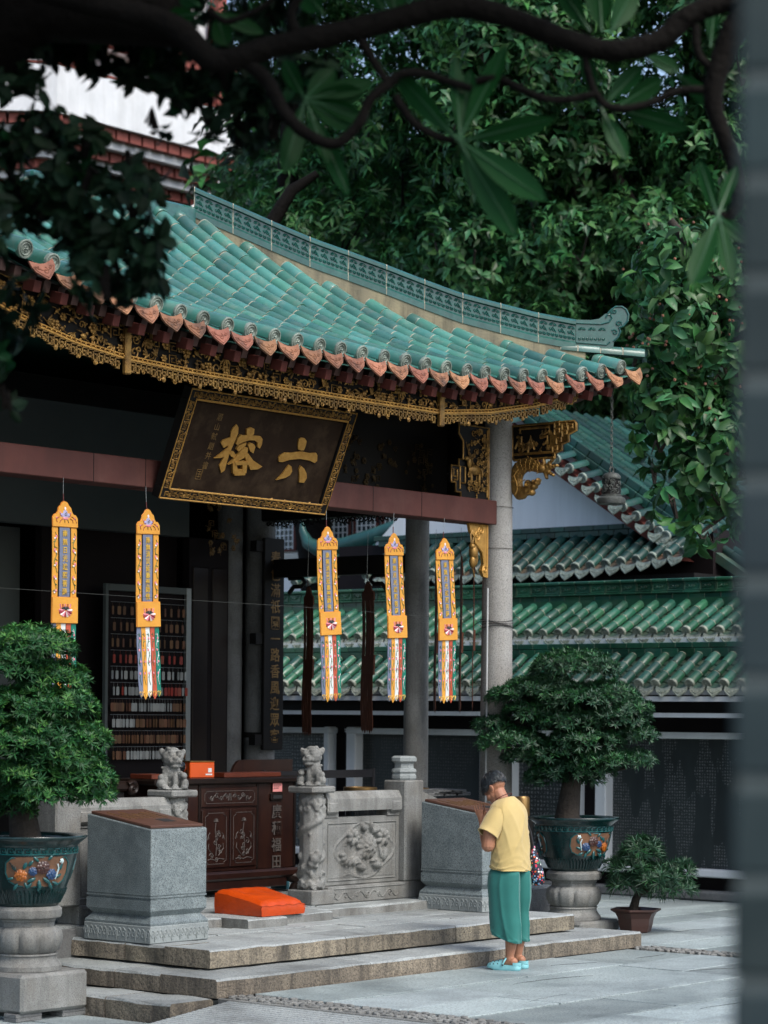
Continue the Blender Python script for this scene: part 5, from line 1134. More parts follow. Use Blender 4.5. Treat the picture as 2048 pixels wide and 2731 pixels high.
# kneeler
ks = [Vector(p) for p in ((1.92, 1.375, .34), (2.385, 1.375, .34), (2.385, 1.86, .34), (1.92, 1.86, .34), (1.92, 1.385, .485), (2.385, 1.385, .485), (2.385, 1.86, .60), (1.92, 1.86, .60))]
def kfn(a, b):
    e = .02; s = lambda t: t; x = 1.92+.465*a; y = 1.375+.485*b
    edge = min(a, 1-a, b, 1-b); rnd = .028*(1-min(1, edge/.09))**2
    return (x, y, .440+.075*min(1, b*1.35)-rnd+.012*math.sin(a*3.14)*math.sin(b*3.14)-.014*math.exp(-((a-.3)**2+(b-.6)**2)/.02)-.014*math.exp(-((a-.7)**2+(b-.6)**2)/.02)+.004*math.sin(a*23+b*7)*math.exp(-edge*14))
mb = MB(); mb.grid(kfn, 24, 24)
N = 24
for side in range(4):
    top = [kfn(i/N, 0) if side == 0 else kfn(1, i/N) if side == 1 else kfn(1-i/N, 1) if side == 2 else kfn(0, 1-i/N) for i in range(N+1)]
    cx, cy = 2.1525, 1.6175; v = []
    for x, y, z in top:
        for k in range(5): w = k/4; bul = .008*math.sin(w*3.14); v.append((x+(x-cx)*bul*2.0, y+(y-cy)*bul*2.0, z*(1-w)+.336*w))
    mb.add(v, [(i*5+k, i*5+k+1, (i+1)*5+k+1, (i+1)*5+k) for i in range(N) for k in range(4)])
kn = mb.build('kneeling_cushion', MT['orange_vinyl'], smooth=50, label='bright orange vinyl kneeling cushion on the platform edge', cat='cushion')
for a_, b_ in ((0, 0), (1, 0)): MB().tube([Vector(kfn(a_, b_))+Vector(((a_-.5)*.006, -.004, .0)), Vector((kfn(a_, b_)[0]+(a_-.5)*.022, 1.370, .39)), Vector((kfn(a_, b_)[0]+(a_-.5)*.006, 1.374, .34))], .0035, 5).build('seam', MT['orange_vinyl'], kn)
MB().tube([Vector(kfn(i/20, .0))+Vector((0, -.002, .0)) for i in range(21)], .003, 5).build('seam', MT['orange_vinyl'], kn)
# incense drums, barrier and boxes behind the balustrade
for (x, y, r, lab) in ((4.95, 3.0, .15, 'dark brass incense drum behind the lion, the farther from the corner column'), (5.18, 2.62, .17, 'dark brass incense drum just behind the lotus-capped stone post')):
    d_ = empty('incense_drum', (x, y, .332), lab, 'drum', 'incense drums'); MB().lathe([(r*.8, 0), (r*.85, .5), (r*.9, .78)], (x, y, .332), 24).build('body', MT['black_lacquer'], d_, smooth=50); MB().lathe([(r*.98, .78), (r, .79), (r, .87), (r*.97, .875), (r*.9, .86)], (x, y, .332), 24).build('rim', MT['brass'], d_, smooth=40)
br_ = empty('barrier', (4.9, 3.3, .332), 'black belt barrier stretched behind the carved stone panel', 'barrier')
MB().box(4.0, 5.5, 3.29, 3.30, 1.28, 1.35).build('belt', MT['black_rubber'], br_)
for x in (4.02, 5.48): MB().tube([(x, 3.30, .332), (x, 3.30, 1.36)], .02, 8).build('post', MT['black_rubber'], br_)
bx_ = empty('wooden_crate', (6.6, 3.3, 0), 'dark divided wooden crate behind the corner column', 'crate')
MB().box(6.25, 6.85, 3.2, 3.6, 0, 1.02, c=.01).build('body', MT['black_wood'], bx_)
for k in range(3): MB().box(6.235, 6.249, 3.22+.125*k, 3.33+.125*k, .55, .98, c=.004).build('panel', MT['dark_wood'], bx_)
lt_ = empty('brass_lantern', (7.2, 2.9, 0), 'small brass lantern on a dark stand beyond the bowing person', 'lantern')
MB().box(7.12, 7.28, 2.82, 2.98, 0, .86).build('stand', MT['black_wood'], lt_); MB().lathe([(.075, .861), (.08, .87), (.08, 1.06), (.07, 1.08)], (7.2, 2.9, 0), 16).build('lamp', MT['brass'], lt_, smooth=40)
# ------------------------------------------------------------------ bronze bell on a chain
BX, BY = 6.255, 1.245
bl = empty('bronze_bell', (BX, BY, 3.71), 'bronze openwork wind bell hanging by a chain from the roof corner', 'bell')
MB().lathe([(.122, 0), (.127, .012), (.125, .045), (.105, .062), (.09, .07), (.085, .066), (.10, .03), (.11, .005)], (BX, BY, 3.71), 28).build('flared_lip', MT['iron'], bl, smooth=40)
MB().lathe([(.088, .07), (.078, .12), (.073, .18), (.072, .225)], (BX, BY, 3.71), 24, close=False).build('inner_body', MT['black_wood'], bl, smooth=60)
mb = MB(); rr = random.Random(2)
for k in range(46):
    a = rr.uniform(0, 6.28); z = rr.uniform(.085, .215); R0 = .083-.05*(z-.08); c = Vector((BX+R0*math.cos(a), BY+R0*math.sin(a), 3.71+z)); t = Vector((-math.sin(a), math.cos(a), 0))
    mb.relief([spiral(0, 0, rr.uniform(.018, .03), 1.2, rr.uniform(0, 6), 1, 8)], c, t, (0, 0, 1), .0055, 4)
for z in (.075, .225): mb.tube([(BX+(.087-.06*(z-.07))*math.cos(a), BY+(.087-.06*(z-.07))*math.sin(a), 3.71+z) for a in np.linspace(0, 6.283, 25)], .008, 5)
mb.build('openwork', MT['iron'], bl, smooth=60)
MB().lathe([(.082, .228), (.082, .245), (.06, .268), (.02, .28)], (BX, BY, 3.71), 24).build('crown', MT['iron'], bl, smooth=50)
MB().tube([(BX+.028*math.cos(a), BY, 4.005+.028*math.sin(a)) for a in np.linspace(0, 6.28, 12)], .008, 6).build('ring', MT['iron'], bl)
for k in range(21):
    z = 4.05+.035*k; mb = MB(); ax = Vector((1, 0, 0)) if k % 2 else Vector((0, 1, 0))
    mb.tube([Vector((BX, BY, z))+ax*.011*math.cos(a)+Vector((0, 0, .024*math.sin(a))) for a in np.linspace(0, 6.28, 9)], .0042, 4); mb.build('chain_link', MT['iron'], bl)
# ------------------------------------------------------------------ carved balustrades with lions
GO, GC = MT['granite_old'], MT['granite_carve']
def balustrade(xl, xp, label, flip):
    """lion-topped dragon post at xl, lotus-capped post at xp, carved panel and handrail between"""
    s = 1 if xp > xl else -1; y = 1.95
    root = empty('stone_balustrade', ((xl+xp)/2, y, .332), label, 'balustrade', 'stone balustrades flanking the steps')
    MB().box(xl-.135, xl+.135, y-.135, y+.135, .333, .45, c=.008).build('post_base', GO, root)
    # dragon post: octagonal shaft with coiled relief
    mb = MB(); mb.lathe([(.088, .44), (.095, .5), (.098, .8), (.095, 1.22)], (xl, y, 0), 10)
    rr = random.Random(5)
    for k in range(60):
        t = k/59; a = t*4.4*math.pi+.5; z = .48+.70*t; r_ = .088
        mb.ell((xl+r_*math.cos(a), y+r_*math.sin(a), z), (.034, .034, .028), 6)
    for k in range(34):
        a = rr.uniform(math.pi*.75, math.pi*1.95); z = rr.uniform(.47, 1.2); mb.ell((xl+.095*math.cos(a), y+.095*math.sin(a), z), (rr.uniform(.015, .03),)*2+(rr.uniform(.015, .035),), 6)
    for k in range(9):     # waves at the foot and cloud curls
        a = math.pi*(.8+.13*k); mb.relief([spiral(0, 0, .032, 1.2, k, 1, 9)], (xl+.104*math.cos(a), y+.104*math.sin(a), .48+.02*(k % 2)), (-math.sin(a), math.cos(a), 0), (0, 0, 1), .011, 5)
        mb.relief([spiral(0, 0, .03, 1.2, k*2, -1, 9)], (xl+.104*math.cos(a+.2), y+.104*math.sin(a+.2), 1.10+.05*(k % 2)), (-math.sin(a), math.cos(a), 0), (0, 0, 1), .011, 5)
    for q in ((.0, .70, .045), (.035, .73, .035), (-.03, .66, .03), (.02, .64, .02)):   # dragon head looking out
        a = math.pi*1.3+q[0]*8; mb.ell((xl+.115*math.cos(a), y+.115*math.sin(a), q[1]), q[2], 8)
    post = blob(mb, .0085, 'dragon_post', GO, root, smooth=1)
    MB().box(xl-.138, xl+.138, y-.138, y+.138, 1.222, 1.275, c=.012).build('slab', GO, root)
    # seated lion, body along the face of the steps, head turned out, paw on a ball
    f = s; mbL = MB(); BK_ = Matrix((RIGHT*f, -FWD, Vector((0, 0, 1)))).transposed(); o_ = Vector((xl, y, 1.275))
    def e(a, b_, z, r, n=10, R=None): mbL.ell(o_+(RIGHT*(a*f)-FWD*b_)*.92+Vector((0, 0, z)), r, n, R=BK_ @ R if R else BK_)
    e(.0, -.03, .055, (.095, .08, .06)); e(.01, -.01, .115, (.074, .068, .085)); e(.02, .03, .135, (.062, .05, .07)); e(0, 0, .006, (.125, .125, .012))
    for a in (-.025, .055): e(a, .06, .075, (.023, .025, .075)); e(a-.003, .085, .018, (.03, .034, .02)); [e(a-.018+.014*k, .112, .014, (.008, .012, .012), 6) for k in range(3)]
    e(.085, .06, .045, (.042, .042, .040)); e(.085, .06, .09, (.03, .03, .03)); e(.0, .03, .238, (.080, .070, .068)); e(-.03, .085, .215, (.050, .036, .030)); e(-.028, .08, .178, (.044, .032, .016)); e(-.034, .115, .236, (.022, .014, .016))
    for a in (-.058, .004): e(a, .088, .262, (.020, .017, .019)); e(a, .085, .285, (.026, .016, .010)); e(a*1.1-.002, .105, .212, (.018, .014, .016))
    e(.082, .0, .275, (.026, .016, .040), R=Matrix.Rotation(.5, 3, 'Y')); e(-.078, .0, .275, (.022, .016, .034), R=Matrix.Rotation(-.5, 3, 'Y')); e(.0, .03, .302, (.045, .04, .018))
    for k in range(9): t = -1.2+2.4*k/8; e(.02+.066*math.sin(t), .045, .172-.018*math.cos(t), (.014, .016, .012), 6)      # collar of curls
    rr = random.Random(11)
    for k in range(46):
        a = rr.uniform(0, 6.28); z = rr.uniform(.16, .31); q = .078*math.sqrt(max(.05, 1-((z-.24)/.08)**2)); ca, cb_ = q*math.cos(a), .02+q*.85*math.sin(a)
        if cb_ > .05: continue
        e(ca, cb_, z, (.015,)*3, 6)
    e(-.098, .035, .045, (.034, .036, .048)); e(-.092, .05, .105, (.030, .028, .028)); e(-.095, .075, .10, (.016, .012, .012)); e(-.1, .07, .02, (.03, .03, .018)); e(-.075, .045, .13, (.010, .008, .014))   # cub
    for k in range(5): e(-.05+.03*k, .07-.006*abs(k-2), .135-.01*(k % 2), (.012, .012, .012), 6)
    blob(mbL, .0056, 'lion', GO, root, smooth=1)
    # handrail, slot, panel, base rail
    x0, x1 = (xl+.10, xp-.125) if s > 0 else (xp+.125, xl-.10)
    hr = MB(); pf = [(-.085, 1.07), (.085, 1.07), (.085, 1.165), (.05, 1.225), (-.05, 1.225), (-.085, 1.165)]
    hr.prism([(a, b) for a, b in pf], (x0, y, 0), (0, 1, 0), (0, 0, 1), x1-x0); rail = hr.build('handrail', GO, root)
    for k in (0, 1): xx = x0 if k == 0 else x1-.14; MB().box(xx, xx+.14, y-.095, y+.095, 1.045, 1.15, c=.02).build('rail_shoulder', GO, rail)
    MB().box(x0, x0+.16, y-.06, y+.06, 1.02, 1.071).build('rail_block', GO, rail); MB().box(x1-.16, x1, y-.06, y+.06, 1.02, 1.071).build('rail_block', GO, rail)
    pn = MB().box(x0-.02, x1+.02, y-.05, y+.05, .47, 1.02, c=.006).build('panel', GO, root)
    w = x1-x0; ox = (x0, y-.052, .47)
    MB().relief([[(.04, .04), (w-.04, .04), (w-.04, .50), (.04, .50), (.04, .04)]], ox, (1, 0, 0), (0, 0, 1), .007, 4).build('panel_bead', GO, pn)
    cx = w*.53; lb = MB(); lb.box(x0+.05, x1-.05, y-.052, y-.03, .52, .96)
    outl = [(cx+.34*math.cos(a)*(1+.12*math.cos(4*a)), .275+.215*math.sin(a)*(1+.06*math.cos(4*a))) for a in np.linspace(0, 6.283, 33)]
    lb.relief([outl], ox, (1, 0, 0), (0, 0, 1), .011, 5)
    def pet(a, b, ra, rb, d=.02, rot=0): lb.ell((x0+cx+(a-cx)*1.22, y-.052-d*.55, .47+.275+(b-.275)*1.12), (ra*1.3, d*1.35, rb*1.3), 8, R=Matrix.Rotation(rot, 3, 'Y'))
    for k in range(12): a = k/12*6.283; pet(cx+.01+.066*math.cos(a), .30+.056*math.sin(a), .038, .020, .024, -a)   # big lotus leaf seen from the front
    for k in range(7): a = k/7*6.283+.3; pet(cx+.01+.03*math.cos(a), .30+.026*math.sin(a), .024, .013, .036, -a)
    pet(cx+.01, .30, .014, .012, .03)
    for k in range(7): a = k/7*6.283; pet(cx-.13+.04*math.cos(a), .37+.036*math.sin(a), .028, .016, .022, -a)
    for k in range(8): a = math.pi*(1+k/7); pet(cx-.15+.085*math.cos(a), .25+.06*math.sin(a), .032, .017, .024, -a)     # curled leaf
    for k in range(7): a = k/7*6.283; pet(cx+.17+.045*math.cos(a), .36+.04*math.sin(a), .03, .016, .026, -a)
    pet(cx-.02, .44, .03, .024, .024, .6); pet(cx+.10, .42, .046, .024, .026, -.3); pet(cx+.20, .24, .024, .045, .022, .2); pet(cx+.05, .45, .016, .032, .024); pet(cx+.15, .26, .014, .05, .018, -.2)
    for a, b in ((cx-.05, .155), (cx+.11, .165)): pet(a, b, .05, .026, .03, .2); pet(a-.03, b+.035, .02, .018, .03); pet(a-.055, b+.03, .013, .007, .024)      # pair of ducks
    for k in range(7): lb.relief([[(cx-.26+.02*k+.045*j, .075+.018*k+.012*math.sin(j*1.3+k)) for j in range(9)]], ox, (1, 0, 0), (0, 0, 1), .010, 4)
    rr = random.Random(8)
    for k in range(16): a = rr.uniform(0, 6.28); lb.relief([spiral(cx+.25*math.cos(a), .275+.17*math.sin(a), .028, 1.1, rr.uniform(0, 6), 1, 8)], ox, (1, 0, 0), (0, 0, 1), .008, 4)
    blob(lb, .0075, 'lotus_carving', GO, pn, smooth=1)
    bs = MB().box(x0-.02, x1+.24*(1 if s > 0 else 0), y-.115, y+.115, .333, .468, c=.006).build('base_rail', GO, root)
    L = [[(.05+.02*j+.28*k, .058+.028*math.sin(j*.75)*(1 if k % 2 else -1)) for j in range(13)] for k in range(3)]+[spiral(.05+.14*k, .058, .026, 1.2, k, 1, 9) for k in range(6)]+[[(.02, .115), (w, .115)]]
    MB().relief(L, (x0, y-.115, .333), (1, 0, 0), (0, 0, 1), .007, 4).build('base_carving', GO, bs)
    # lotus-capped post
    pp = MB().box(xp-.122, xp+.122, y-.12, y+.12, .469, 1.305, c=.012).build('end_post', GO, root)
    MB().lathe([(.10, 1.306), (.108, 1.32), (.108, 1.345), (.10, 1.352), (.10, 1.36), (.11, 1.375), (.105, 1.395), (.085, 1.405), (.082, 1.44), (.095, 1.455), (.11, 1.462), (.11, 1.49), (.09, 1.505)], (xp, y, 0), 8, rot=math.pi/8).build('lotus_cap', GC, pp, smooth=25)
    return root
balustrade(3.117, 4.275, 'stone balustrade with seated lion and lotus-carved panel behind the orange cushion', 0)
balustrade(1.547, .39, 'stone balustrade with worn lion mostly hidden behind the slanted granite desk', 1)
rl = empty('stone_rail', (4.9, 1.95, .33), 'short stone rail sloping from the lotus-capped post to the corner column', 'rail')
MB().prism([(0, 1.22), (0, .98), (.95, .72), (.95, .85), (.25, 1.14)], (4.40, 2.02, 0), (1, 0, 0), (0, 0, 1), .14).build('rail', GO, rl)
MB().box(4.40, 5.36, 1.88, 2.0, .333, .95, c=.006).build('panel', MT['granite_dark'], rl)
rt = MB()
for k in range(7): rt.box(5.0+.06*k, 5.22+.06*k, 2.25, 2.6, 1.14+.012*(k % 3), 1.16+.012*(k % 3)+.012, c=.006)
rt.build('slate_stack', MT['granite_dark'], rl)
# ------------------------------------------------------------------ slanted granite desks
def desk(x0, y0, label):
    x1, y1 = x0+.575, y0+.66; root = empty('granite_desk', ((x0+x1)/2, (y0+y1)/2, .262), label, 'desk', 'slanted granite desks on the steps')
    b = MB().box(x0, x1, y0, y1, .262, .382, c=.004).build('base', MT['granite_carve'], root)
    for ex, o, w in ((Vector((1, 0, 0)), (x0, y0, .262), x1-x0), (Vector((0, -1, 0)), (x0, y1, .262), y1-y0)):
        L = []; n = 7
        for k in range(n):
            c = w*(k+.5)/n; q = w/n
            sq = lambda P_: [(a_, .062+(b_-.062)*1.75) for a_, b_ in P_]; L += [sq(spiral(c-q*.26, .062, q*.25, 1.4, .6, 1, 18)), sq(spiral(c+q*.26, .062, q*.25, 1.4, math.pi-.6, -1, 18)), [(c-q*.05, .085), (c-q*.02, .03), (c, .015), (c+q*.02, .03), (c+q*.05, .085)]]
        MB().relief(L, o, ex, (0, 0, 1), .0048, 5).build('scroll_carving', MT['granite_carve'], b, smooth=60)
    def frus(za, ia, zb, ib, name, zc=None, zd=None):
        v = [(x0+ia, y0+ia, za), (x1-ia, y0+ia, za), (x1-ia, y1-ia, za), (x0+ia, y1-ia, za), (x0+ib, y0+ib, zb), (x1-ib, y0+ib, zb), (x1-ib, y1-ib, zd or zb), (x0+ib, y1-ib, zd or zb)]
        mb = MB(); mb.add(v, [(3, 2, 1, 0), (4, 5, 6, 7), (0, 1, 5, 4), (1, 2, 6, 5), (2, 3, 7, 6), (3, 0, 4, 7)]); return mb
    mb = frus(.3825, .004, .40, .004, ''); q = frus(.40, .004, .448, .045, ''); mb.add(q.v, q.f); mb.build('base_top', MT['granite'], root)
    mb = MB()
    for a in (frus(.432, .055, .485, .012, ''), frus(.485, .012, .556, .012, ''), frus(.556, .02, .572, .02, ''), frus(.572, .012, .585, .012, '')): mb.add(a.v, a.f)
    o_ = mb.build('foot', MT['granite'], root)
    mb = frus(.585, .012, 1.046, .012, '', zd=1.138); me = mb.mesh('body', [MT['granite']]); o = link('body', me, root, recentre=True)
    bv = o.modifiers.new('b', 'BEVEL'); bv.width = .008; bv.segments = 2
    sl = math.atan2(.092, .636); M4 = Matrix.Translation((x0+.03, y0+.035, 1.0525)) @ Matrix.Rotation(sl, 4, 'X')
    p_ = MB().box(0, .515, 0, .60, 0, .02, c=.003, M=M4).build('copper_plate', MT['copper'], root)
    MB().box(.25, .37, .12, .22, .0202, .022, M=M4).build('inset', MT['ink'], p_)
    for k in range(7): MB().relief([[(.06+.06*k, .26), (.06+.06*k, .26+.26*random.Random(k).uniform(.6, 1))]], M4 @ Vector((0, 0, .021)), M4.to_3x3() @ Vector((1, 0, 0)), M4.to_3x3() @ Vector((0, 1, 0)), .003, 3).build('engraved_line', MT['gold_dull'], p_)
    return root
defmat('copper', (.17, .085, .06), (.12, .06, .045), 6, .4, metal=.4, dirt=(.25, .14, .10), dscale=5, damt=.4)
desk(.368, .985, 'slanted granite desk with copper plate beside the glazed pot by the orange cushion')
desk(4.125, 1.0, 'slanted granite desk with copper plate in front of the bowing person')
# ------------------------------------------------------------------ glazed pots on stone pedestals
def pot_set(c, zb, zped, hblk, lab_pot, lab_ped, face, feet=False):
    x, y = c
    pe = empty('stone_pedestal', (x, y, zb), lab_ped, 'pedestal', 'stone pedestals under the glazed pots')
    rot = Matrix.Translation((x, y, 0))
    MB().box(x-.29, x+.29, y-.29, y+.29, zb+(.05 if feet else 0), zped-.003, c=.02).build('block', GO, pe)
    if feet:
        for a, b in ((-.2, -.2), (.2, -.2), (-.2, .2), (.2, .2)):
            for k in (0, 1): MB().box(x+a-.11, x+a+.11, y+b-.06, y+b+.06, zb+.0255*k+.0, zb+.0245+.0255*k, c=.003).build('brick', MT['granite_dark'], pe)
    z = zped
    MB().lathe([(.235, 0), (.235, .03), (.22, .045), (.20, .075), (.20, .095), (.21, .10), (.205, .11)], (x, y, z), 32).build('foot_ring', GO, pe, smooth=40)
    mb = MB(); n = 60; prof = [(.19, .11), (.215, .13), (.235, .17), (.24, .21), (.235, .25), (.21, .275), (.19, .285)]
    for r_, h in prof:
        for j in range(n): a = 2*math.pi*j/n; l = abs(math.sin(a*5)); rr_ = r_-.022*(1-min(1, l*2.6))*(1 if .12 < h < .28 else .3); mb.v.append((x+rr_*math.cos(a), y+rr_*math.sin(a), z+h))
    for i in range(len(prof)-1):
        for j in range(n): mb.f.append((i*n+j, i*n+(j+1) % n, (i+1)*n+(j+1) % n, (i+1)*n+j)); mb.m.append(0)
    mb.build('lobed_drum', GO, pe, smooth=70)
    MB().lathe([(.19, .285), (.19, .315), (.20, .32), (.20, .335), (.235, .345), (.24, .36), (.24, .395), (.215, .418)], (x, y, z), 12).build('cap_ring', GO, pe, smooth=30)
    zp = z+.42
    po = empty('glazed_pot', (x, y, zp), lab_pot, 'pot', 'large glazed pots with flower panels')
    PRF = [(.205, 0), (.215, .012), (.24, .06), (.265, .125), (.29, .20), (.313, .28), (.328, .335), (.332, .345), (.332, .385), (.336, .395), (.345, .405), (.375, .428), (.392, .442), (.396, .452), (.392, .46), (.35, .455), (.318, .44), (.31, .40), (.30, .39), (.001, .39)]
    MB().lathe(PRF, (x, y, zp), 48, close=False).build('body', MT['pot_glaze'], po, smooth=50)
    MB().lathe([(.309, .395), (.2, .40), (.001, .41)], (x, y, zp), 24, close=False).build('soil', MT['soil'], po)
    def rz(h): return float(np.interp(h, [q[1] for q in PRF[:12]], [q[0] for q in PRF[:12]]))
    def S(a, h, d=0): r_ = rz(h)+d; return Vector((x+r_*math.cos(a), y+r_*math.sin(a), zp+h))
    # lappet band at the foot, fret band below the rim
    lp = MB()
    for k in range(56): a = 2*math.pi*k/56; lp.tube([S(a-.035, .02, .002), S(a-.03, .085, .003), S(a, .11, .003), S(a+.03, .085, .003), S(a+.035, .02, .002)], .0045, 4)
    lp.build('lappet_band', MT['pot_glaze'], po, smooth=60)
    fb_ = MB()
    for k in range(40):
        a = 2*math.pi*k/40; w = 2*math.pi/40
        for q in ([(0, 0), (0, 1), (.7, 1), (.7, .35), (.35, .35), (.35, .65)], [(.85, 0), (.85, .6), (1, .6)]): fb_.tube([S(a+w*u_, .348+.034*v_, .003) for u_, v_ in q], .004, 4)
    fb_.build('fret_band', MT['enamel_teal'], po)
    MB().tube([S(a, .345, .003) for a in np.linspace(0, 6.283, 49)], .005, 5).build('ring', MT['enamel_teal'], po)
    for fa, mirror in face:
        A = .80
        def T(u_, v_, d=0): return S(fa+u_*A*(1-.0*v_), .135+.195*v_, d)
        pts = [(-.92, .45), (-.88, .8), (-.72, .97), (0, 1), (.72, .97), (.88, .8), (.92, .45), (.85, .18), (.6, .03), (0, 0), (-.6, .03), (-.85, .18)]
        nu, nv = 18, 8; pm = MB()
        def lim(v_): return float(np.interp(v_, [0, .05, .2, .5, .85, 1], [.55, .7, .86, .93, .86, .70]))
        pm.grid(lambda a, b: T((2*a-1)*lim(b), b, .003), nu, nv)
        pn_ = pm.build('clay_panel', MT['pot_panel'], po, smooth=60)
        MB().tube([T(a, b, .004) for a, b in pts+pts[:1]], .006, 5).build('panel_rim', MT['enamel_teal'], pn_, smooth=60)
        m = -1 if mirror else 1
        def flower(u_, v_, r_, mt, nn=8):
            c = T(u_*m, v_, .008); nrm = (c-Vector((x, y, c.z))).normalized(); t = Vector((-nrm.y, nrm.x, 0)); B = Matrix((t, nrm, Vector((0, 0, 1)))).transposed(); mb = MB()
            for ring, k in ((1, nn), (.5, 5)):
                for i in range(k):
                    a = 2*math.pi*i/k+ring; mb.ell(c+B @ Vector((r_*.62*ring*math.cos(a), .012*(1.2-ring), r_*.62*ring*math.sin(a))), (r_*.42, r_*.12, r_*.36), 6, R=B @ Matrix.Rotation(-a, 3, 'Y'))
            mb.ell(c+nrm*.014, r_*.2, 6); mb.build('flower', MT[mt], pn_, smooth=60)
        def leaf(u_, v_, a, l, mt='enamel_teal'):
            c = T(u_*m, v_, .006); nrm = (c-Vector((x, y, c.z))).normalized(); t = Vector((-nrm.y, nrm.x, 0)); B = Matrix((t, nrm, Vector((0, 0, 1)))).transposed() @ Matrix.Rotation(-a if m > 0 else a+math.pi, 3, 'Y')
            MB().ell(c+B @ Vector((l*.5, .003, 0)), (l*.55, .008, l*.24), 6, R=B).build('leaf', MT[mt], pn_, smooth=60)
        flower(-.5, .40, .042, 'enamel_orange'); flower(.08, .66, .046, 'enamel_plum', 9); flower(.34, .42, .038, 'enamel_blue'); flower(-.18, .52, .030, 'enamel_blue'); flower(.6, .85, .018, 'enamel_pale', 5)
        for q in ((-.62, .55, 2.2, .05), (-.42, .6, 1.2, .06), (-.3, .7, .9, .05), (-.7, .3, 3.4, .045), (-.6, .12, 4.2, .05), (-.4, .15, 5.2, .045), (-.1, .3, 3.6, .06), (0, .22, 4.8, .06), (.12, .3, 5.6, .06), (.28, .18, 5.2, .055), (.42, .15, 5.9, .05), (-.05, .85, 2.4, .045), (.2, .9, .8, .045), (.5, .3, .4, .05), (.6, .55, 1.2, .06), (-.2, .15, 4.0, .05), (.05, .1, 4.4, .05)): leaf(*q)
        MB().tube([T(-.78*m, .82, .006), T(-.66*m, .66, .007), T(-.6*m, .5, .006)], .006, 5).build('twig', MT['bark'], pn_); MB().tube([T(.5*m, .25, .006), T(.55*m, .6, .008), T(.5*m, .75, .006)], .006, 5).build('twig', MT['enamel_pale'], pn_)
    return zp
PL_, PR_ = (-.69, 1.07), (5.775, 1.275)
cam_dir = lambda c: math.atan2(CAMP.y-c[1], CAMP.x-c[0])
zl = pot_set(PL_, -.135, .168, .25, 'large teal glazed pot with orange flower panel holding the bushy bonsai by the ramp', 'lobed stone pedestal on a brick-footed block beside the low step', [(cam_dir(PL_)+.28, False), (cam_dir(PL_)+.28+2.1, True), (cam_dir(PL_)+.28-2.1, True)], True)
zr = pot_set(PR_, 0.0, .10, .1, 'large dark teal glazed pot with flower panel holding the bonsai behind the person', 'lobed stone pedestal behind the bowing person at the end of the steps', [(cam_dir(PR_)+.62, True), (cam_dir(PR_)+.45-2.1, False), (cam_dir(PR_)+.45+2.1, False)])
# small clay pot
sx, sy = 6.03, .80
MB().lathe([(.125, 0), (.135, .005), (.15, .06), (.16, .12), (.185, .165), (.225, .185), (.225, .2), (.20, .2), (.16, .17), (.001, .165)], (sx, sy, .0), 6, rot=.35, close=False).build('clay_pot', MT['clay'], label='small hexagonal brown clay pot at the end of the lowest step', cat='pot')
# ------------------------------------------------------------------ foliage helpers (vectorised)
def mesh_np(name, V, F, mats, mi=None):
    """V (n,3), F (m,4) quads or (m,3)"""
    me = bpy.data.meshes.new(name); k = F.shape[1]
    me.vertices.add(len(V)); me.vertices.foreach_set('co', V.astype(np.float32).ravel())
    me.loops.add(F.size); me.loops.foreach_set('vertex_index', F.astype(np.int32).ravel())
    me.polygons.add(len(F)); me.polygons.foreach_set('loop_start', np.arange(0, F.size, k, dtype=np.int32)); me.polygons.foreach_set('loop_total', np.full(len(F), k, np.int32))
    for m in mats: me.materials.append(m)
    if mi is not None: me.polygons.foreach_set('material_index', mi.astype(np.int32))
    me.polygons.foreach_set('use_smooth', np.ones(len(F), bool)); me.update(calc_edges=True); return me
def norm(a): return a/np.maximum(np.linalg.norm(a, axis=1, keepdims=True), 1e-9)
def leaves_small(base, d, up, L, Wd, fold, droop, thin):
    """cheaper blades: two triangles for needles, four for leaves seen from afar"""
    n = len(base); d = norm(d); s = norm(np.cross(d, up)); u = np.cross(s, d); L = L[:, None]; Wd = Wd[:, None]
    m = base+d*L*.48; tip = base+d*L-u*L*droop; a, b = m-s*Wd*.5+u*Wd*fold, m+s*Wd*.5+u*Wd*fold; o = (np.arange(n)*(4 if thin else 5))[:, None]
    if thin: return np.stack([base, a, tip, b], 1).reshape(-1, 3), np.concatenate([o+np.array([q]) for q in ((0, 1, 2), (0, 2, 3))], 1).reshape(n*2, 3)
    return np.stack([base, a, tip, b, m], 1).reshape(-1, 3), np.concatenate([o+np.array([q]) for q in ((0, 4, 1), (4, 2, 1), (0, 3, 4), (4, 3, 2))], 1).reshape(n*4, 3)
def leaves(base, d, up, L, Wd, fold=.25, droop=.15):
    """each leaf: six-point blade folded along its midrib, drooping at the tip; returns V, F (quads)"""
    n = len(base); d = norm(d); s = norm(np.cross(d, up)); u = np.cross(s, d); L = L[:, None]; Wd = Wd[:, None]
    m1, m2 = base+d*L*.38+u*L*.02, base+d*L*.72-u*L*droop*.35; tip = base+d*L*.98-u*L*droop
    a1, b1 = m1-s*Wd*.5+u*Wd*fold, m1+s*Wd*.5+u*Wd*fold; a2, b2 = m2-s*Wd*.42+u*Wd*fold*.8, m2+s*Wd*.42+u*Wd*fold*.8
    V = np.stack([base, m1, m2, tip, a1, a2, b1, b2], 1).reshape(-1, 3); o = (np.arange(n)*8)[:, None]
    F = np.concatenate([o+np.array([q]) for q in ((0, 1, 4, 4), (1, 2, 5, 4), (2, 3, 5, 5), (0, 6, 1, 1), (1, 6, 7, 2), (2, 7, 3, 3))], 1).reshape(n*6, 4)
    return V, F
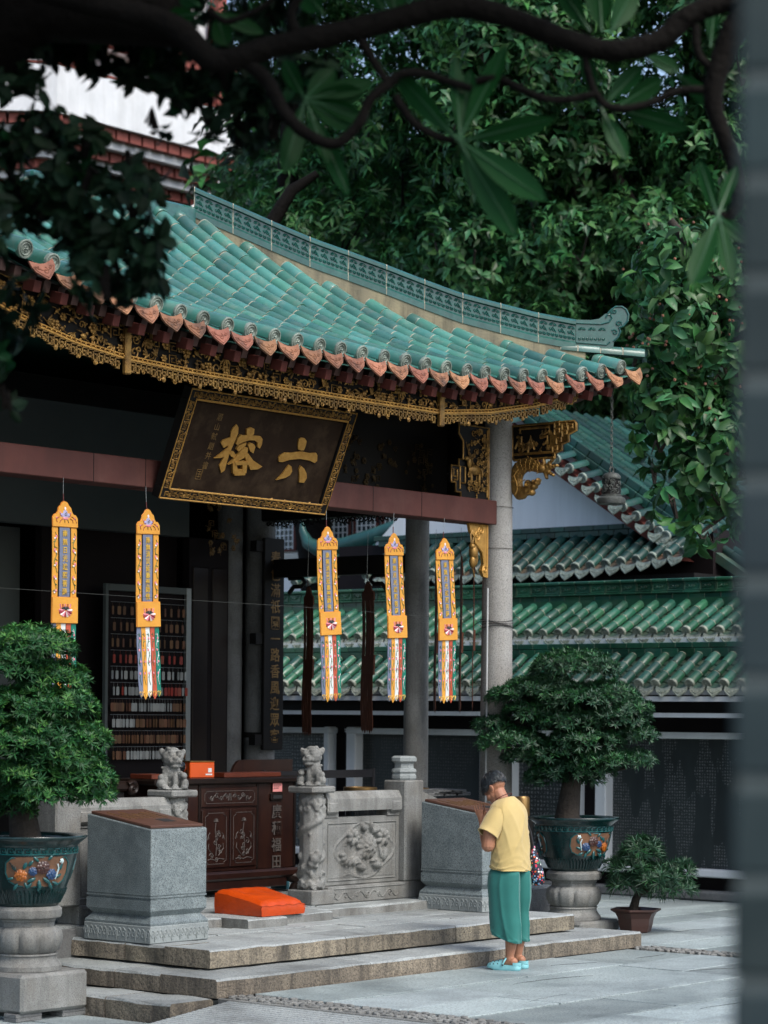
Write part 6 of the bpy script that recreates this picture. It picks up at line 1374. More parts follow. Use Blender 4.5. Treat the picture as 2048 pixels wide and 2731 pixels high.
def fixq(F):
    """quads with a doubled corner become triangles: return one triangle array"""
    t1 = F[:, [0, 1, 2]]; t2 = F[:, [0, 2, 3]]; keep = F[:, 2] != F[:, 3]; return np.concatenate([t1, t2[keep]]), np.concatenate([np.arange(len(F)), np.arange(len(F))[keep]])
def crown(name, mats, parent, base, d, up, L, Wd, mi=None, **k):
    lod = k.pop('lod', 0); fo, dr = k.pop('fold', .25), k.pop('droop', .15)
    if lod: V, T = leaves_small(base, d, up, L, Wd, fo, dr, lod == 2); m = None if mi is None else np.repeat(mi, 2 if lod == 2 else 4)
    else: V, F = leaves(base, d, up, L, Wd, fo, dr); T, src = fixq(F); m = None if mi is None else np.repeat(mi, 6)[src]
    o = link(name, mesh_np(name, V, T, mats, m), parent, recentre=True); return o
def rnd_dir(n): return norm(RNG.normal(size=(n, 3)))
# ------------------------------------------------------------------ bonsai
def bonsai(label, root_pos, pads, nl, nw, per, mats, trunk, dens, name='bonsai_tree', tipf=.35):
    root = empty(name, root_pos, label, 'bonsai'); rp = np.array(root_pos)
    tk = MB()
    for pts, rs in trunk: tk.tube([Vector(p) for p in pts], rs, 8)
    tr_ = tk.build('trunk', MT['bark'], root, smooth=60)
    Bs, Ds, Us, Ls, Ws, Ms = [], [], [], [], [], []
    for c, rx, rz in pads:
        n = int(dens*rx*(rx+rz)*3.2); q = rnd_dir(n); q[:, 2] = np.where(q[:, 2] < -.25, -q[:, 2]*.6, q[:, 2])
        sc = RNG.uniform(.80, 1.06, (n, 1)); p = np.array(c)+q*np.array([rx, rx*.85, rz])*sc
        nd = norm(q*np.array([1/rx, 1/rx, 1/rz])+np.array([0, 0, 2.0])+RNG.normal(size=(n, 3))*.35)
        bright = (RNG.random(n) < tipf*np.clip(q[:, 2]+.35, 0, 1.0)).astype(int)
        for j in range(per):
            a = 2*math.pi*(j/per)+RNG.uniform(0, 6, n); s = norm(np.cross(nd, rnd_dir(n))); t = np.cross(nd, s)
            lift = .35 if j < per*.6 else 1.1
            d = norm(s*np.cos(a)[:, None]+t*np.sin(a)[:, None]+nd*lift)
            Bs.append(p); Ds.append(d); Us.append(nd+.01); Ls.append(nl*RNG.uniform(.7, 1.15, n)*(1 if lift < 1 else .8)); Ws.append(np.full(n, nw)); Ms.append(bright)
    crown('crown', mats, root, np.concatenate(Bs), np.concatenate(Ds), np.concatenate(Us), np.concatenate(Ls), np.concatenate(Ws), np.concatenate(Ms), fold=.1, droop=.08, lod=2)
    return root
RT = np.array(RIGHT); FW_ = np.array(FWD)
def padlist(c, L):
    out = []
    for dx, z, rx, rz in L:
        for dep in (-.55, .45): out.append((tuple(np.array([c[0], c[1], 0])+RT*(dx+RNG.uniform(-.03, .03))+FW_*dep*rx*RNG.uniform(.7, 1.2)+np.array([0, 0, z+RNG.uniform(-.02, .02)])), rx*1.0, rz*1.02))
    return out
def at(c, dx, dy, z): p = np.array([c[0], c[1], 0])+RT*dx+FW_*dy; return (p[0], p[1], z)
TR_L = [([at(PL_, 0, 0, zl+.38), at(PL_, -.04, .02, 1.25), at(PL_, .04, 0, 1.5), at(PL_, 0, .03, 1.8), at(PL_, .03, 0, 2.2)], [.11, .085, .07, .05, .02])]
for z, dx in ((1.35, .38), (1.5, .22), (1.6, -.3), (1.85, .22), (1.9, -.25), (2.1, .15)): TR_L.append(([at(PL_, .01, 0, z-.08), at(PL_, dx*.5, .05, z-.03), at(PL_, dx, -.05, z)], [.03, .022, .01]))
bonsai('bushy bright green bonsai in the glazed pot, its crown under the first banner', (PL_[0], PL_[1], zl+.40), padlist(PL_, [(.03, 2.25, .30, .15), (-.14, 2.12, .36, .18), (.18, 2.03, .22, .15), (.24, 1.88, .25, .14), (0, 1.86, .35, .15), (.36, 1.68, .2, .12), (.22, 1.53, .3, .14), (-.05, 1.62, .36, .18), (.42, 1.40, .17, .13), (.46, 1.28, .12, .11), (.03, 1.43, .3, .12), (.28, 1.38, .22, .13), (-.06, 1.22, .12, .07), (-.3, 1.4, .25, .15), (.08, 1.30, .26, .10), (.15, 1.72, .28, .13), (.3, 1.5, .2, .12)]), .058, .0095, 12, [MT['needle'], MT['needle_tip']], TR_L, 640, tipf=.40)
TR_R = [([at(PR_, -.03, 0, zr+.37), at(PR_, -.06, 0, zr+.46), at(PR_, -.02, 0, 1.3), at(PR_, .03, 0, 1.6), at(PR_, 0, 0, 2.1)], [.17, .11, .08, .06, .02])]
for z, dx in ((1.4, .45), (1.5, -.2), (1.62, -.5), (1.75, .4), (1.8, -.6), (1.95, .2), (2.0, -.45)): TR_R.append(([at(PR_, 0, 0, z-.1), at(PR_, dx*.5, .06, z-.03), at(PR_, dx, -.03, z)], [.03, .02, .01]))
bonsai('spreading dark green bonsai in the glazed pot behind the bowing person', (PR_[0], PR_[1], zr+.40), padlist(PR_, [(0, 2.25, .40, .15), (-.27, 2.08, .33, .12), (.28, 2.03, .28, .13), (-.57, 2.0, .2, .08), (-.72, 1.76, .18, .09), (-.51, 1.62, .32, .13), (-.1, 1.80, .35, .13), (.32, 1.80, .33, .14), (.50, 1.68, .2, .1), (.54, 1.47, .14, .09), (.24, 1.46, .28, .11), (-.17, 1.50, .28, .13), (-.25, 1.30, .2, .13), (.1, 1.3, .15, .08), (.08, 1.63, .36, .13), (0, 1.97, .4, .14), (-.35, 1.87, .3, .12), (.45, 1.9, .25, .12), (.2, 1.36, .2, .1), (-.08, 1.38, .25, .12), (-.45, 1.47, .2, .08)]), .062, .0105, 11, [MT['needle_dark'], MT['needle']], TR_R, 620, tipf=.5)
SP = (sx, sy)
TR_S = [([at(SP, -.03, 0, .16), at(SP, .0, 0, .28), at(SP, .05, 0, .38), at(SP, .03, 0, .55)], [.045, .035, .03, .012]), ([at(SP, .03, 0, .33), at(SP, .2, 0, .40), at(SP, .38, 0, .48)], [.025, .018, .008])]
bonsai('small long-needled bonsai shrub in the brown clay pot', (sx, sy, .165), padlist(SP, [(.03, .66, .18, .14), (-.06, .54, .2, .09), (.2, .46, .24, .11), (.40, .53, .11, .08), (-.08, .38, .15, .09), (.28, .36, .2, .08)]), .105, .0085, 12, [MT['needle_dark'], MT['needle']], TR_S, 360, 'bonsai_shrub', tipf=.2)
# orchid behind the bushy bonsai
oc = empty('orchid', (1.75, 3.3, 1.30), 'purple and white orchid spray half hidden behind the bushy bonsai', 'flower'); rr = random.Random(1)
MB().tube([(1.78, 3.3, 1.3), (1.74, 3.28, 1.55), (1.70, 3.25, 1.72)], .006, 5).build('stem', MT['thread_green'], oc); MB().lathe([(.05, 0), (.06, .1)], (1.78, 3.3, 1.301), 12).build('pot', MT['black_lacquer'], oc)
for k in range(14):
    c = Vector((1.72+rr.uniform(-.09, .13), 3.22+rr.uniform(-.05, .05), 1.42+rr.uniform(0, .32))); mb = MB()
    for j in range(5): a = j*1.257; mb.ell(c+Vector((.024*math.cos(a), 0, .024*math.sin(a))), (.024, .006, .018), 6, R=Matrix.Rotation(-a, 3, 'Y'))
    mb.build('blossom', MT['petal' if k % 3 else 'thread_white'], oc)
# ------------------------------------------------------------------ background trees
def broad_tree(label, name, base, lobes, nlobe, Lm, Wm, per, mats, frac, trunk, droop, bark='bark', up_bias=.5, lod=0):
    """crown of leaf rosettes spread over many lobes, with dark gaps between the lobes"""
    root = empty(name, base, label, 'tree'); tk = MB()
    for pts, rs in trunk: tk.tube([Vector(p) for p in pts], rs, 8)
    tk.build('trunk', MT[bark], root, smooth=60)
    Bs, Ds, Us, Ls, Ws, Ms = [], [], [], [], [], []; tw = MB()
    for c, R in lobes:
        n = int(nlobe*R*R); q = rnd_dir(n); p = np.array(c)+q*R*RNG.uniform(.55, 1.05, (n, 1))*np.array([1, 1, .8])
        nd = norm(q+np.array([0, 0, up_bias])+RNG.normal(size=(n, 3))*.3)
        mi = RNG.choice(len(mats), n, p=frac)
        for j in range(per):
            a = 2*math.pi*j/per+RNG.uniform(0, 6, n); s = norm(np.cross(nd, rnd_dir(n))); t = np.cross(nd, s)
            d = norm(s*np.cos(a)[:, None]+t*np.sin(a)[:, None]+nd*RNG.uniform(-.1, .6, (n, 1))-np.array([0, 0, 1])*RNG.uniform(.1, .7, (n, 1)))
            Bs.append(p+rnd_dir(n)*Lm*.15); Ds.append(d); Us.append(nd+np.array([0, 0, .3])); Ls.append(Lm*RNG.uniform(.65, 1.2, n)); Ws.append(Wm*RNG.uniform(.75, 1.2, n)); Ms.append(mi)
        for k in range(max(2, int(R*3))):
            e = Vector(c)+Vector(rnd_dir(1)[0].tolist())*R*.8; tw.tube([Vector(c)-Vector((0, 0, R*.5)), Vector(c).lerp(e, .5)+Vector((0, 0, .05)), e], [.02, .014, .006], 4)
    tw.build('branches', MT[bark], root, kind='stuff')
    crown('crown', mats, root, np.concatenate(Bs), np.concatenate(Ds), np.concatenate(Us), np.concatenate(Ls), np.concatenate(Ws), np.concatenate(Ms), droop=droop, lod=lod)
    return root
def Wn(r, d, z): p = W(r, d, z); return (p.x, p.y, p.z)
def lobes(n, r0, r1, z0, z1, d0, d1, Rm, Rx, skip=None):
    out = []
    while len(out) < n:
        r, z, d = RNG.uniform(r0, r1), RNG.uniform(z0, z1), RNG.uniform(d0, d1)
        if skip and skip(r, z, d): continue
        out.append((Wn(r, d, z), RNG.uniform(Rm, Rx)))
    return out
# narrow-leaved tree behind the roof
la = lobes(165, -2.7, 2.3, 5.9, 16, 35, 40, .55, 1.0, lambda r, z, d: (r < -1.9+max(0, (z-11.5))*.0 and z < 13.0 and r < -1.75) or (z < 6.4 and r > .6))
broad_tree('tall narrow-leaved tree rising behind the hip ridge', 'narrow_leaf_tree', Wn(-.8, 37.5, 0), la, 125, .20, .055, 7, [MT['leaf_a'], MT['leaf_b'], MT['leaf_yellow']], [.80, .2, .0], [([Wn(-.8, 37.5, 0), Wn(-1.0, 37.4, 4), Wn(-1.6, 37, 8), Wn(-1.4, 37, 13)], [.35, .3, .2, .1]), ([Wn(-1.66, 34.4, 8.7), Wn(-1.36, 34.4, 9.2), Wn(-1.0, 34.4, 9.45)], [.11, .09, .05])], .12, 'bark_dark', lod=1)
# broad-leaved tree to the right
lb_ = lobes(175, .5, 5.5, 6.3, 16.5, 33, 37, .6, 1.1, lambda r, z, d: (r < 1.6 and z < 8.0) or (r < 1.3 and z > 10 and RNG.random() < .6))
broad_tree('broad-leaved fruiting tree filling the sky above the gable', 'broad_leaf_tree', Wn(5.2, 35.5, 0), lb_, 120, .195, .085, 6, [MT['leaf_b'], MT['leaf_a'], MT['leaf_yellow']], [.84, .1595, .0005], [([Wn(5.2, 35.5, 0), Wn(5.1, 35.5, 5), Wn(4.5, 35, 10), Wn(4, 35, 15)], [.34, .3, .2, .08]), ([Wn(5, 35.3, 6), Wn(3.8, 34.5, 8.5), Wn(2.5, 34, 10.5)], [.14, .09, .03])], .18, lod=1)
# branches hanging low before the gable
lc = [(Wn(r, d, z), R) for r, d, z, R in ((2.75, 23.4, 6.1, .55), (3.25, 23.6, 6.0, .5), (2.95, 23.2, 5.5, .5), (3.3, 23.4, 5.2, .5), (2.6, 23.3, 5.3, .35), (2.75, 23.2, 4.85, .42), (3.2, 23.3, 4.6, .45), (2.6, 23.2, 4.5, .28), (2.95, 23.2, 4.2, .35), (2.75, 23.1, 3.85, .25), (3.2, 23.3, 4.0, .35), (2.55, 23.2, 4.12, .12), (2.35, 23.3, 5.25, .16), (3.0, 23.1, 3.6, .18), (2.95, 23.3, 4.9, .3), (3.4, 23.4, 4.75, .3), (2.7, 23.25, 5.7, .3), (3.45, 23.5, 5.7, .35), (3.35, 23.3, 4.25, .28), (2.6, 23.2, 4.85, .22), (3.45, 23.3, 3.8, .22))]
broad_tree('leafy branches with brown berries hanging low in front of the gabled roof', 'hanging_branch_tree', Wn(3.9, 23.8, 0), lc, 170, .19, .09, 6, [MT['leaf_b'], MT['leaf_a'], MT['leaf_yellow']], [.80, .2, .0], [([Wn(3.9, 23.8, 0), Wn(3.8, 23.7, 4), Wn(3.2, 23.5, 6), Wn(2.7, 23.4, 6.6)], [.14, .12, .08, .04]), ([Wn(3.75, 23.6, 4.6), Wn(3.3, 23.4, 4.4), Wn(2.8, 23.2, 4.1)], [.05, .035, .015]), ([Wn(3.75, 23.6, 4.2), Wn(3.4, 23.4, 3.9), Wn(3.0, 23.2, 3.6)], [.04, .03, .015])], .25, up_bias=.1)
bm_ = MB(); rr = random.Random(3)
for k in range(150): c, R = rr.choice(lc[:7]); q = Vector((rr.gauss(0, 1), rr.gauss(0, 1), abs(rr.gauss(0, 1)))).normalized(); bm_.ell(Vector(c)+q*R*.95, .016, 5)
bm_.build('berries', MT['terracotta'], bpy.data.objects['hanging_branch_tree'], kind='stuff')
# distant greenery closing the gaps
ld = lobes(90, -9, 9, 2, 13, 46, 52, 1.2, 2.0, lambda r, z, d: -8 < r < -2.6)
broad_tree('dark mass of distant trees closing the court', 'distant_tree', Wn(2, 49, 0), ld, 26, .55, .22, 6, [MT['leaf_dark'], MT['leaf_a']], [.7, .3], [([Wn(2, 49, 0), Wn(2, 49, 9)], [.4, .2])], .15, lod=1)
# ------------------------------------------------------------------ foreground tree with dark small leaves
le = []
for r, d, z, R in ((-1.34, 9, 3.84, .2), (-1.15, 9, 3.80, .18), (-1.28, 9, 3.74, .13), (-1.05, 9, 3.66, .18), (-1.10, 9, 3.52, .13), (-.98, 9, 3.48, .12), (-1.2, 9, 3.68, .12), (-.90, 9, 3.56, .10), (-.93, 8.9, 3.70, .10), (-1.02, 8.9, 3.40, .08), (-.88, 9, 3.44, .08), (-1.3, 9, 3.98, .12), (-1.16, 9.1, 4.34, .15), (-1.4, 9.1, 4.3, .18), (-.95, 9.1, 4.36, .2), (-.75, 9.1, 4.3, .2), (-.6, 9, 4.22, .16), (-.66, 9, 4.08, .12), (-.5, 9, 4.08, .13), (-.38, 9, 4.14, .12), (-.28, 9, 4.22, .13), (-.42, 8.95, 4.0, .08), (-.78, 9, 4.14, .10), (-.55, 9, 3.98, .07), (-.86, 9, 4.03, .045), (-1.2, 9.1, 4.5, .25), (-.9, 9.1, 4.55, .25), (-.5, 9.1, 4.45, .2), (-1.45, 9, 4.1, .12), (-1.37, 8.8, 2.97, .05), (-1.12, 9, 3.95, .10), (-.96, 9, 3.84, .09), (-1.24, 9, 4.02, .09), (-.86, 9, 3.80, .06)): le.append((Wn(r, d, z), R))
lf = [(Wn(RNG.uniform(-2.4, .9), RNG.uniform(7.2, 10.6), RNG.uniform(4.85, 6.0)), RNG.uniform(.35, .6)) for _ in range(46)]  # unseen lobes added above the view to shade the leaves below
lf += [(Wn(RNG.uniform(-2.6, -1.6), RNG.uniform(7.5, 9.5), RNG.uniform(3.0, 5.2)), RNG.uniform(.3, .5)) for _ in range(14)]
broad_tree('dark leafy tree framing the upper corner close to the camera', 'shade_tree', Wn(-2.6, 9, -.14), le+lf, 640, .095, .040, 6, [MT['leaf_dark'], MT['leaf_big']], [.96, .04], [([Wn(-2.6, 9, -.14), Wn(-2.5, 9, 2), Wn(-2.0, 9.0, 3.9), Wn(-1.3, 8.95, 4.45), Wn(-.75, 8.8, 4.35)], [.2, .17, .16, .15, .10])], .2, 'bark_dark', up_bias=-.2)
# unseen crown added above the view to shade the near side of the court
UB, UD, UU, UL, UW = [], [], [], [], []
for _ in range(60):
    c = np.array([RNG.uniform(-8.0, -3.4), RNG.uniform(-1.5, 4.5), 0])+np.array([0, 0, RNG.uniform(5.2, 10.5)]); n = 260; q = rnd_dir(n); p = c+q*RNG.uniform(.3, 1.0, (n, 1))*.75
    UB.append(p); UD.append(norm(q+rnd_dir(n))); UU.append(q+np.array([0, 0, .5])); UL.append(np.full(n, .26)); UW.append(np.full(n, .11))
crown('added_shade_crown', [MT['leaf_dark']], bpy.data.objects['shade_tree'], np.concatenate(UB), np.concatenate(UD), np.concatenate(UU), np.concatenate(UL), np.concatenate(UW), lod=2)
# ------------------------------------------------------------------ frangipani: dark limb across the top with large leaves
fg = empty('frangipani_tree', Wn(1.6, 8.6, 0), 'frangipani limb crossing the top of the view with large dark leaves', 'tree')
def FP(px, py, d=8.4): return W((px-1024)/6520*d, d, 1.86+(1902-py)/6520*d)
def limb(pts, r0, r1, name='limb'):
    P = [FP(*p) for p in pts]; Q = []
    for i in range(len(P)-1):
        a, b, c, d = P[max(i-1, 0)], P[i], P[i+1], P[min(i+2, len(P)-1)]
        for t in np.linspace(0, 1, 6)[:-1]: Q.append(.5*((2*b)+(c-a)*t+(2*a-5*b+4*c-d)*t*t+(3*b-a-3*c+d)*t**3))
    Q.append(P[-1]); n = len(Q); rr = random.Random(int(pts[0][0]))
    MB().tube(Q, [(r0+(r1-r0)*i/(n-1))*rr.uniform(.93, 1.08) for i in range(n)], 10).build(name, MT['bark_dark'], fg, smooth=80)
limb([(-120, -80), (250, 20), (440, 70), (560, 165), (720, 125), (950, 75), (1180, 18), (1330, 40), (1450, 85), (1600, 130), (1740, 105), (1830, 30), (1990, -20)], .044, .037)
limb([(2060, -60), (1960, 40), (1905, 170), (1890, 270), (1940, 420), (1955, 530), (1925, 580)], .05, .014)
limb([(640, 165), (700, 220), (745, 300), (800, 355), (880, 385), (945, 330), (975, 265), (1045, 210)], .026, .016, 'twig'); limb([(1040, 255), (1085, 320), (1150, 362), (1212, 375)], .016, .012, 'twig')
limb([(960, 280), (1040, 205), (1110, 195), (1180, 215), (1245, 235)], .016, .014, 'twig'); limb([(1255, 215), (1320, 210), (1420, 255), (1500, 262), (1580, 245)], .015, .013, 'twig'); limb([(1545, 140), (1560, 210), (1590, 265), (1640, 285), (1720, 270), (1800, 235), (1895, 235)], .013, .014, 'twig')
limb([(930, 75), (990, 175), (1030, 235)], .018, .012, 'twig'); limb([(1840, 60), (1850, 140), (1905, 190)], .016, .012, 'twig'); limb([(790, 110), (760, 40), (810, -40)], .02, .015, 'twig'); limb([(540, 30), (585, 60), (640, 45), (700, 10), (740, -40)], .012, .01, 'twig'); limb([(1930, 580), (1905, 560), (1880, 565)], .014, .010, 'twig')
def big_leaf(px0, py0, px1, py1, w, tilt=.3, d=8.3, dd=0.0, curl=.06):
    a, b = FP(px0, py0, d), FP(px1, py1, d+dd); ax = b-a; L = ax.length; ax.normalize(); toc = (CAMP-a).normalized()
    s = ax.cross(toc).normalized(); n = s.cross(ax); s = (s*math.cos(tilt)+n*math.sin(tilt)); n = s.cross(ax).normalized(); w = w*.82/6520*d
    mb = MB(); prof = [(0, .06), (.06, .10), (.18, .34), (.34, .72), (.52, .97), (.66, 1.0), (.80, .84), (.91, .48), (.97, .2), (1, .0)]; v = []
    for t, q in prof:
        c = a+ax*L*t-n*curl*L*math.sin(t*2.6)*t; v += [c-s*w*q*.5+n*w*q*.11, c-s*w*q*.25+n*w*q*.02, c, c+s*w*q*.25+n*w*q*.02, c+s*w*q*.5+n*w*q*.11]
    mb.add(v, [(5*i+j, 5*i+j+1, 5*i+6+j, 5*i+5+j) for i in range(9) for j in range(4)])
    mb.build('leaf', MT['leaf_big'], fg, smooth=70)
    m2 = MB(); m2.tube([a+ax*L*t-n*curl*L*math.sin(t*2.6)*t+n*.002 for t in np.linspace(0, .95, 8)], [.0045*(1-t) +.0008 for t in np.linspace(0, 1, 8)], 5); m2.build('midrib', MT['leaf_rib'], fg)
defmat('leaf_rib', (.02, .085, .03), None, 3, .5)
K = (1213, 375)
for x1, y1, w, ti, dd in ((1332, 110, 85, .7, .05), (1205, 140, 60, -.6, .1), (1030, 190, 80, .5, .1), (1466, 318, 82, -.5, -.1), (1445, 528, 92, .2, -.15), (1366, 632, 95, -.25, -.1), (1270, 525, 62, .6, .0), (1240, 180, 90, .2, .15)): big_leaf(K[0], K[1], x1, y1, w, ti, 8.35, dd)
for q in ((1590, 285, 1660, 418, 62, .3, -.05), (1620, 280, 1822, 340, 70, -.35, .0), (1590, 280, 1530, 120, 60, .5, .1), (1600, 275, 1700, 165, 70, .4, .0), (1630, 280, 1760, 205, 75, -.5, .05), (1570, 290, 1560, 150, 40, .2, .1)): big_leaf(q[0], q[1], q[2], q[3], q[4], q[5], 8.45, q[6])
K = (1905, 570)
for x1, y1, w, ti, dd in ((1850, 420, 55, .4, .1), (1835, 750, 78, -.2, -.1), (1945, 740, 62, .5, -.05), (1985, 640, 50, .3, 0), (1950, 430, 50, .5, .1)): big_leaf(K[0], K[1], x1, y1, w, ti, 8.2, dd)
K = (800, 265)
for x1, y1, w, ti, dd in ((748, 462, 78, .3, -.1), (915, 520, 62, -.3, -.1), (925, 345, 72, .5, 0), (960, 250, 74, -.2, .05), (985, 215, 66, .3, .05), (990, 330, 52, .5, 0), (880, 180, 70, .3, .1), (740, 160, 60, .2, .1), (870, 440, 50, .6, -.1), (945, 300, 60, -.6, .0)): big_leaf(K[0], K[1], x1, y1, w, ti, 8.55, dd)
for q in ((520, 40, 430, 50, 60, .3), (540, 30, 690, 90, 52, .4), (560, 40, 590, 125, 72, .2), (520, 20, 460, -20, 70, .4), (850, 40, 790, -30, 90, .3), (1010, 30, 960, -60, 80, .2), (1040, 60, 1030, -70, 90, -.3), (1590, 80, 1580, -60, 95, .2), (1560, 80, 1470, -50, 70, .3), (1610, 85, 1680, -40, 85, -.3), (1880, 120, 1890, -20, 50, .4), (1700, 140, 1800, 180, 60, .5), (1780, 180, 1900, 280, 60, -.4), (1110, 60, 1120, -80, 60, .3)): big_leaf(q[0], q[1], q[2], q[3], q[4], q[5], 8.6, .05)
# ------------------------------------------------------------------ brick pier close to the camera
pang = rad(-10.5); F2 = Matrix.Rotation(pang, 3, 'Z') @ FWD; R2 = Matrix.Rotation(pang, 3, 'Z') @ RIGHT
pc = W(.3715, 2.6, 0)+R2*.25+F2*.25; pr = empty('brick_pier', (pc.x, pc.y, -.14), 'blurred grey brick gate pier close to the camera at the frame edge', 'pier')
Mp = Matrix.Translation((pc.x, pc.y, 0)) @ Matrix.Rotation(math.atan2(R2.y, R2.x), 4, 'Z')
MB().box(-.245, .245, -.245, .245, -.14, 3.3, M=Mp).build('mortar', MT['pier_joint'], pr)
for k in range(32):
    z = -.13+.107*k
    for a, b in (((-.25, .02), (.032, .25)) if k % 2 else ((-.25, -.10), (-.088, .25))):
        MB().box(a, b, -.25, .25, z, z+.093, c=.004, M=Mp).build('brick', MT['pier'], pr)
# ------------------------------------------------------------------ person bowing with joined palms
PF = Vector((2.80, -.27, 0)); fw = (RIGHT*-.82+FWD*.57).normalized(); rt_ = Vector((fw.y, -fw.x, 0))
MP = Matrix((rt_, fw, Vector((0, 0, 1)))).transposed().to_4x4(); MP.translation = PF
def L3(x, y, z): return MP @ Vector((x, y, z))
RP = MP.to_3x3()
ps = empty('person', PF, 'person in yellow shirt and green cropped trousers bowing with joined palms', 'person')
b = MB()
def pe_(x, y, z, r, n=12, R=None): b.ell(L3(x, y, z), r, n, R=RP @ R if R else RP)
def chain(pts, rs, n=12, step=.012):
    for (p, q, r0, r1) in zip(pts, pts[1:], rs, rs[1:]):
        p, q = Vector(p), Vector(q); k = max(2, int((q-p).length/step))
        for i in range(k+1): c = p.lerp(q, i/k); r = r0+(r1-r0)*i/k; b.ell(MP @ c, r, n)
RX = lambda a: Matrix.Rotation(rad(a), 3, 'X')
# trunk and legs inside the clothes
chain([(0, 0, .74), (0, .0, .95), (0, .025, 1.12)], [.085, .095, .08], 10, .03)
chain([(0, .03, 1.15), (0, .06, 1.215), (0, .105, 1.285)], [.056, .050, .052])
for s in (-1, 1):
    oy = -.06 if s < 0 else -.03
    chain([(s*.08, 0, .70), (s*.08, .0, .45), (s*.08, oy, .30), (s*.08, oy+.0, .20), (s*.08, oy+.01, .11), (s*.08, oy+.012, .085)], [.066, .06, .052, .044, .033, .034])
    chain([(s*.08, oy-.02, .065), (s*.08, oy+.05, .055), (s*.085, oy+.13, .045)], [.034, .032, .026])
    # arms: shoulder, elbow, wrist, with the palms meeting on the midline
    chain([(s*.135, .03, 1.125), (s*.190, .055, 1.03), (s*.205, .065, .91)], [.045, .050, .05])
    chain([(s*.205, .065, .91), (s*.13, .14, .965), (s*.035, .222, 1.045)], [.046, .038, .026])
    H0 = Vector((s*.020, .235, 1.065)); up_ = Vector((0, .32, .95)).normalized(); fo = Vector((0, .95, -.32))
    for t in np.linspace(0, 1, 6): b.ell(MP @ (H0+up_*.075*t), (.012, .030, .018), 8, R=RP @ RX(-18))
    for k, (o, ln, sp) in enumerate(((.027, .062, .10), (.010, .074, .03), (-.008, .070, -.04), (-.025, .055, -.12))):
        p = H0+up_*.07+fo*o; d = (up_+fo*sp).normalized(); q = []
        for t in np.linspace(0, 1, 9): c = p+d*ln*t+Vector((s*(-.004*t), 0, 0)); b.ell(MP @ c, .0085-.0022*t, 6)
    p = H0+up_*.025-fo*.022; d = (up_*.75-fo*.65+Vector((s*.1, 0, 0))).normalized()
    for t in np.linspace(0, 1, 7): b.ell(MP @ (p+d*.05*t), .0105-.002*t, 6)
# bowed head: built upright about the ear axis, then pitched forward
HT = Matrix.Translation((0, .135, 1.322)) @ Matrix.Rotation(rad(-40), 4, 'X'); HR3 = HT.to_3x3()
def he(x, y, z, r, n=12, R=None): b.ell(MP @ (HT @ Vector((x, y, z))), r, n, R=RP @ HR3 @ R if R else RP @ HR3)
he(0, -.008, .03, (.070, .090, .082)); he(0, .034, -.035, (.058, .058, .060)); he(0, .042, -.075, (.045, .045, .036)); he(0, .070, -.098, (.024, .020, .018))
he(0, .098, -.032, (.011, .017, .014)); he(0, .090, -.010, (.009, .012, .02)); he(0, .088, -.062, (.022, .010, .006)); he(0, .086, -.072, (.019, .010, .006)); he(0, .078, .03, (.045, .02, .03))
for s in (-1, 1):
    he(s*.030, .076, -.004, (.014, .012, .008)); he(s*.042, .062, -.034, (.02, .022, .02)); he(s*.030, .084, .012, (.018, .009, .005))
    he(s*.072, -.006, -.012, (.008, .018, .028)); he(s*.077, -.012, -.006, (.006, .015, .022)); he(s*.071, .004, -.036, (.007, .008, .010))
body_ = blob(b, .0042, 'body', MT['skin'], ps, smooth=2)
# hair: close cap plus combed strands
HCn, HR = Vector((0, -.008, .032)), Vector((.0755, .096, .088))
def hs(a, t, k=1.0): q = Vector((math.sin(t)*math.cos(a), math.sin(t)*math.sin(a), math.cos(t))); return HT @ (HCn+Vector((HR.x*q.x, HR.y*q.y, HR.z*q.z))*k)
def tmax(a):    # how far down the hair reaches: fringe at the front, short over the ears, down to the nape behind
    s_ = math.sin(a); side = abs(math.cos(a)); return (1.50 if s_ > 0 else 2.10)-(.0 if s_ > 0 else .30)*side**2+(.28*side**4 if s_ > 0 else 0)
rr = random.Random(21)
mb = MB(); mb.grid(lambda i, j: MP @ hs(i*6.2832, .02+(tmax(i*6.2832)-.06)*j, 1+.012*math.sin(i*88)*math.sin(j*9)), 60, 16)
hair = mb.build('hair', MT['hair'], ps, smooth=180)
st_ = MB()
for k in range(1700):
    a = rr.uniform(0, 6.2832); front = math.sin(a) > .1; t0 = rr.uniform(.02, tmax(a)-.15); t1 = min(tmax(a)+rr.uniform(-.05, .22 if front else .08), t0+rr.uniform(.35, .8)); da = rr.uniform(-.35, .35); up0 = rr.uniform(1.0, 1.035); lift = rr.uniform(.0, .05)
    pts = [MP @ hs(a+da*w, t0+(t1-t0)*w, up0+lift*math.sin(w*2.4)) for w in (0, .33, .66, 1)]
    if front and t1 > tmax(a)-.2: pts.append(pts[-1]+Vector((0, 0, -rr.uniform(.01, .035)))+MP.to_3x3() @ Vector((0, rr.uniform(0, .012), 0)))
    st_.tube(pts, [.0022, .0026, .0022, .0014, .0005][:len(pts)] if len(pts) > 4 else [.0022, .0026, .002, .0006], 4)
st_.build('hair_strands', mat('hair_grey', (.008, .010, .013), (.035, .044, .050), 55, .45, isl=.8, spec=.4), hair, smooth=60)
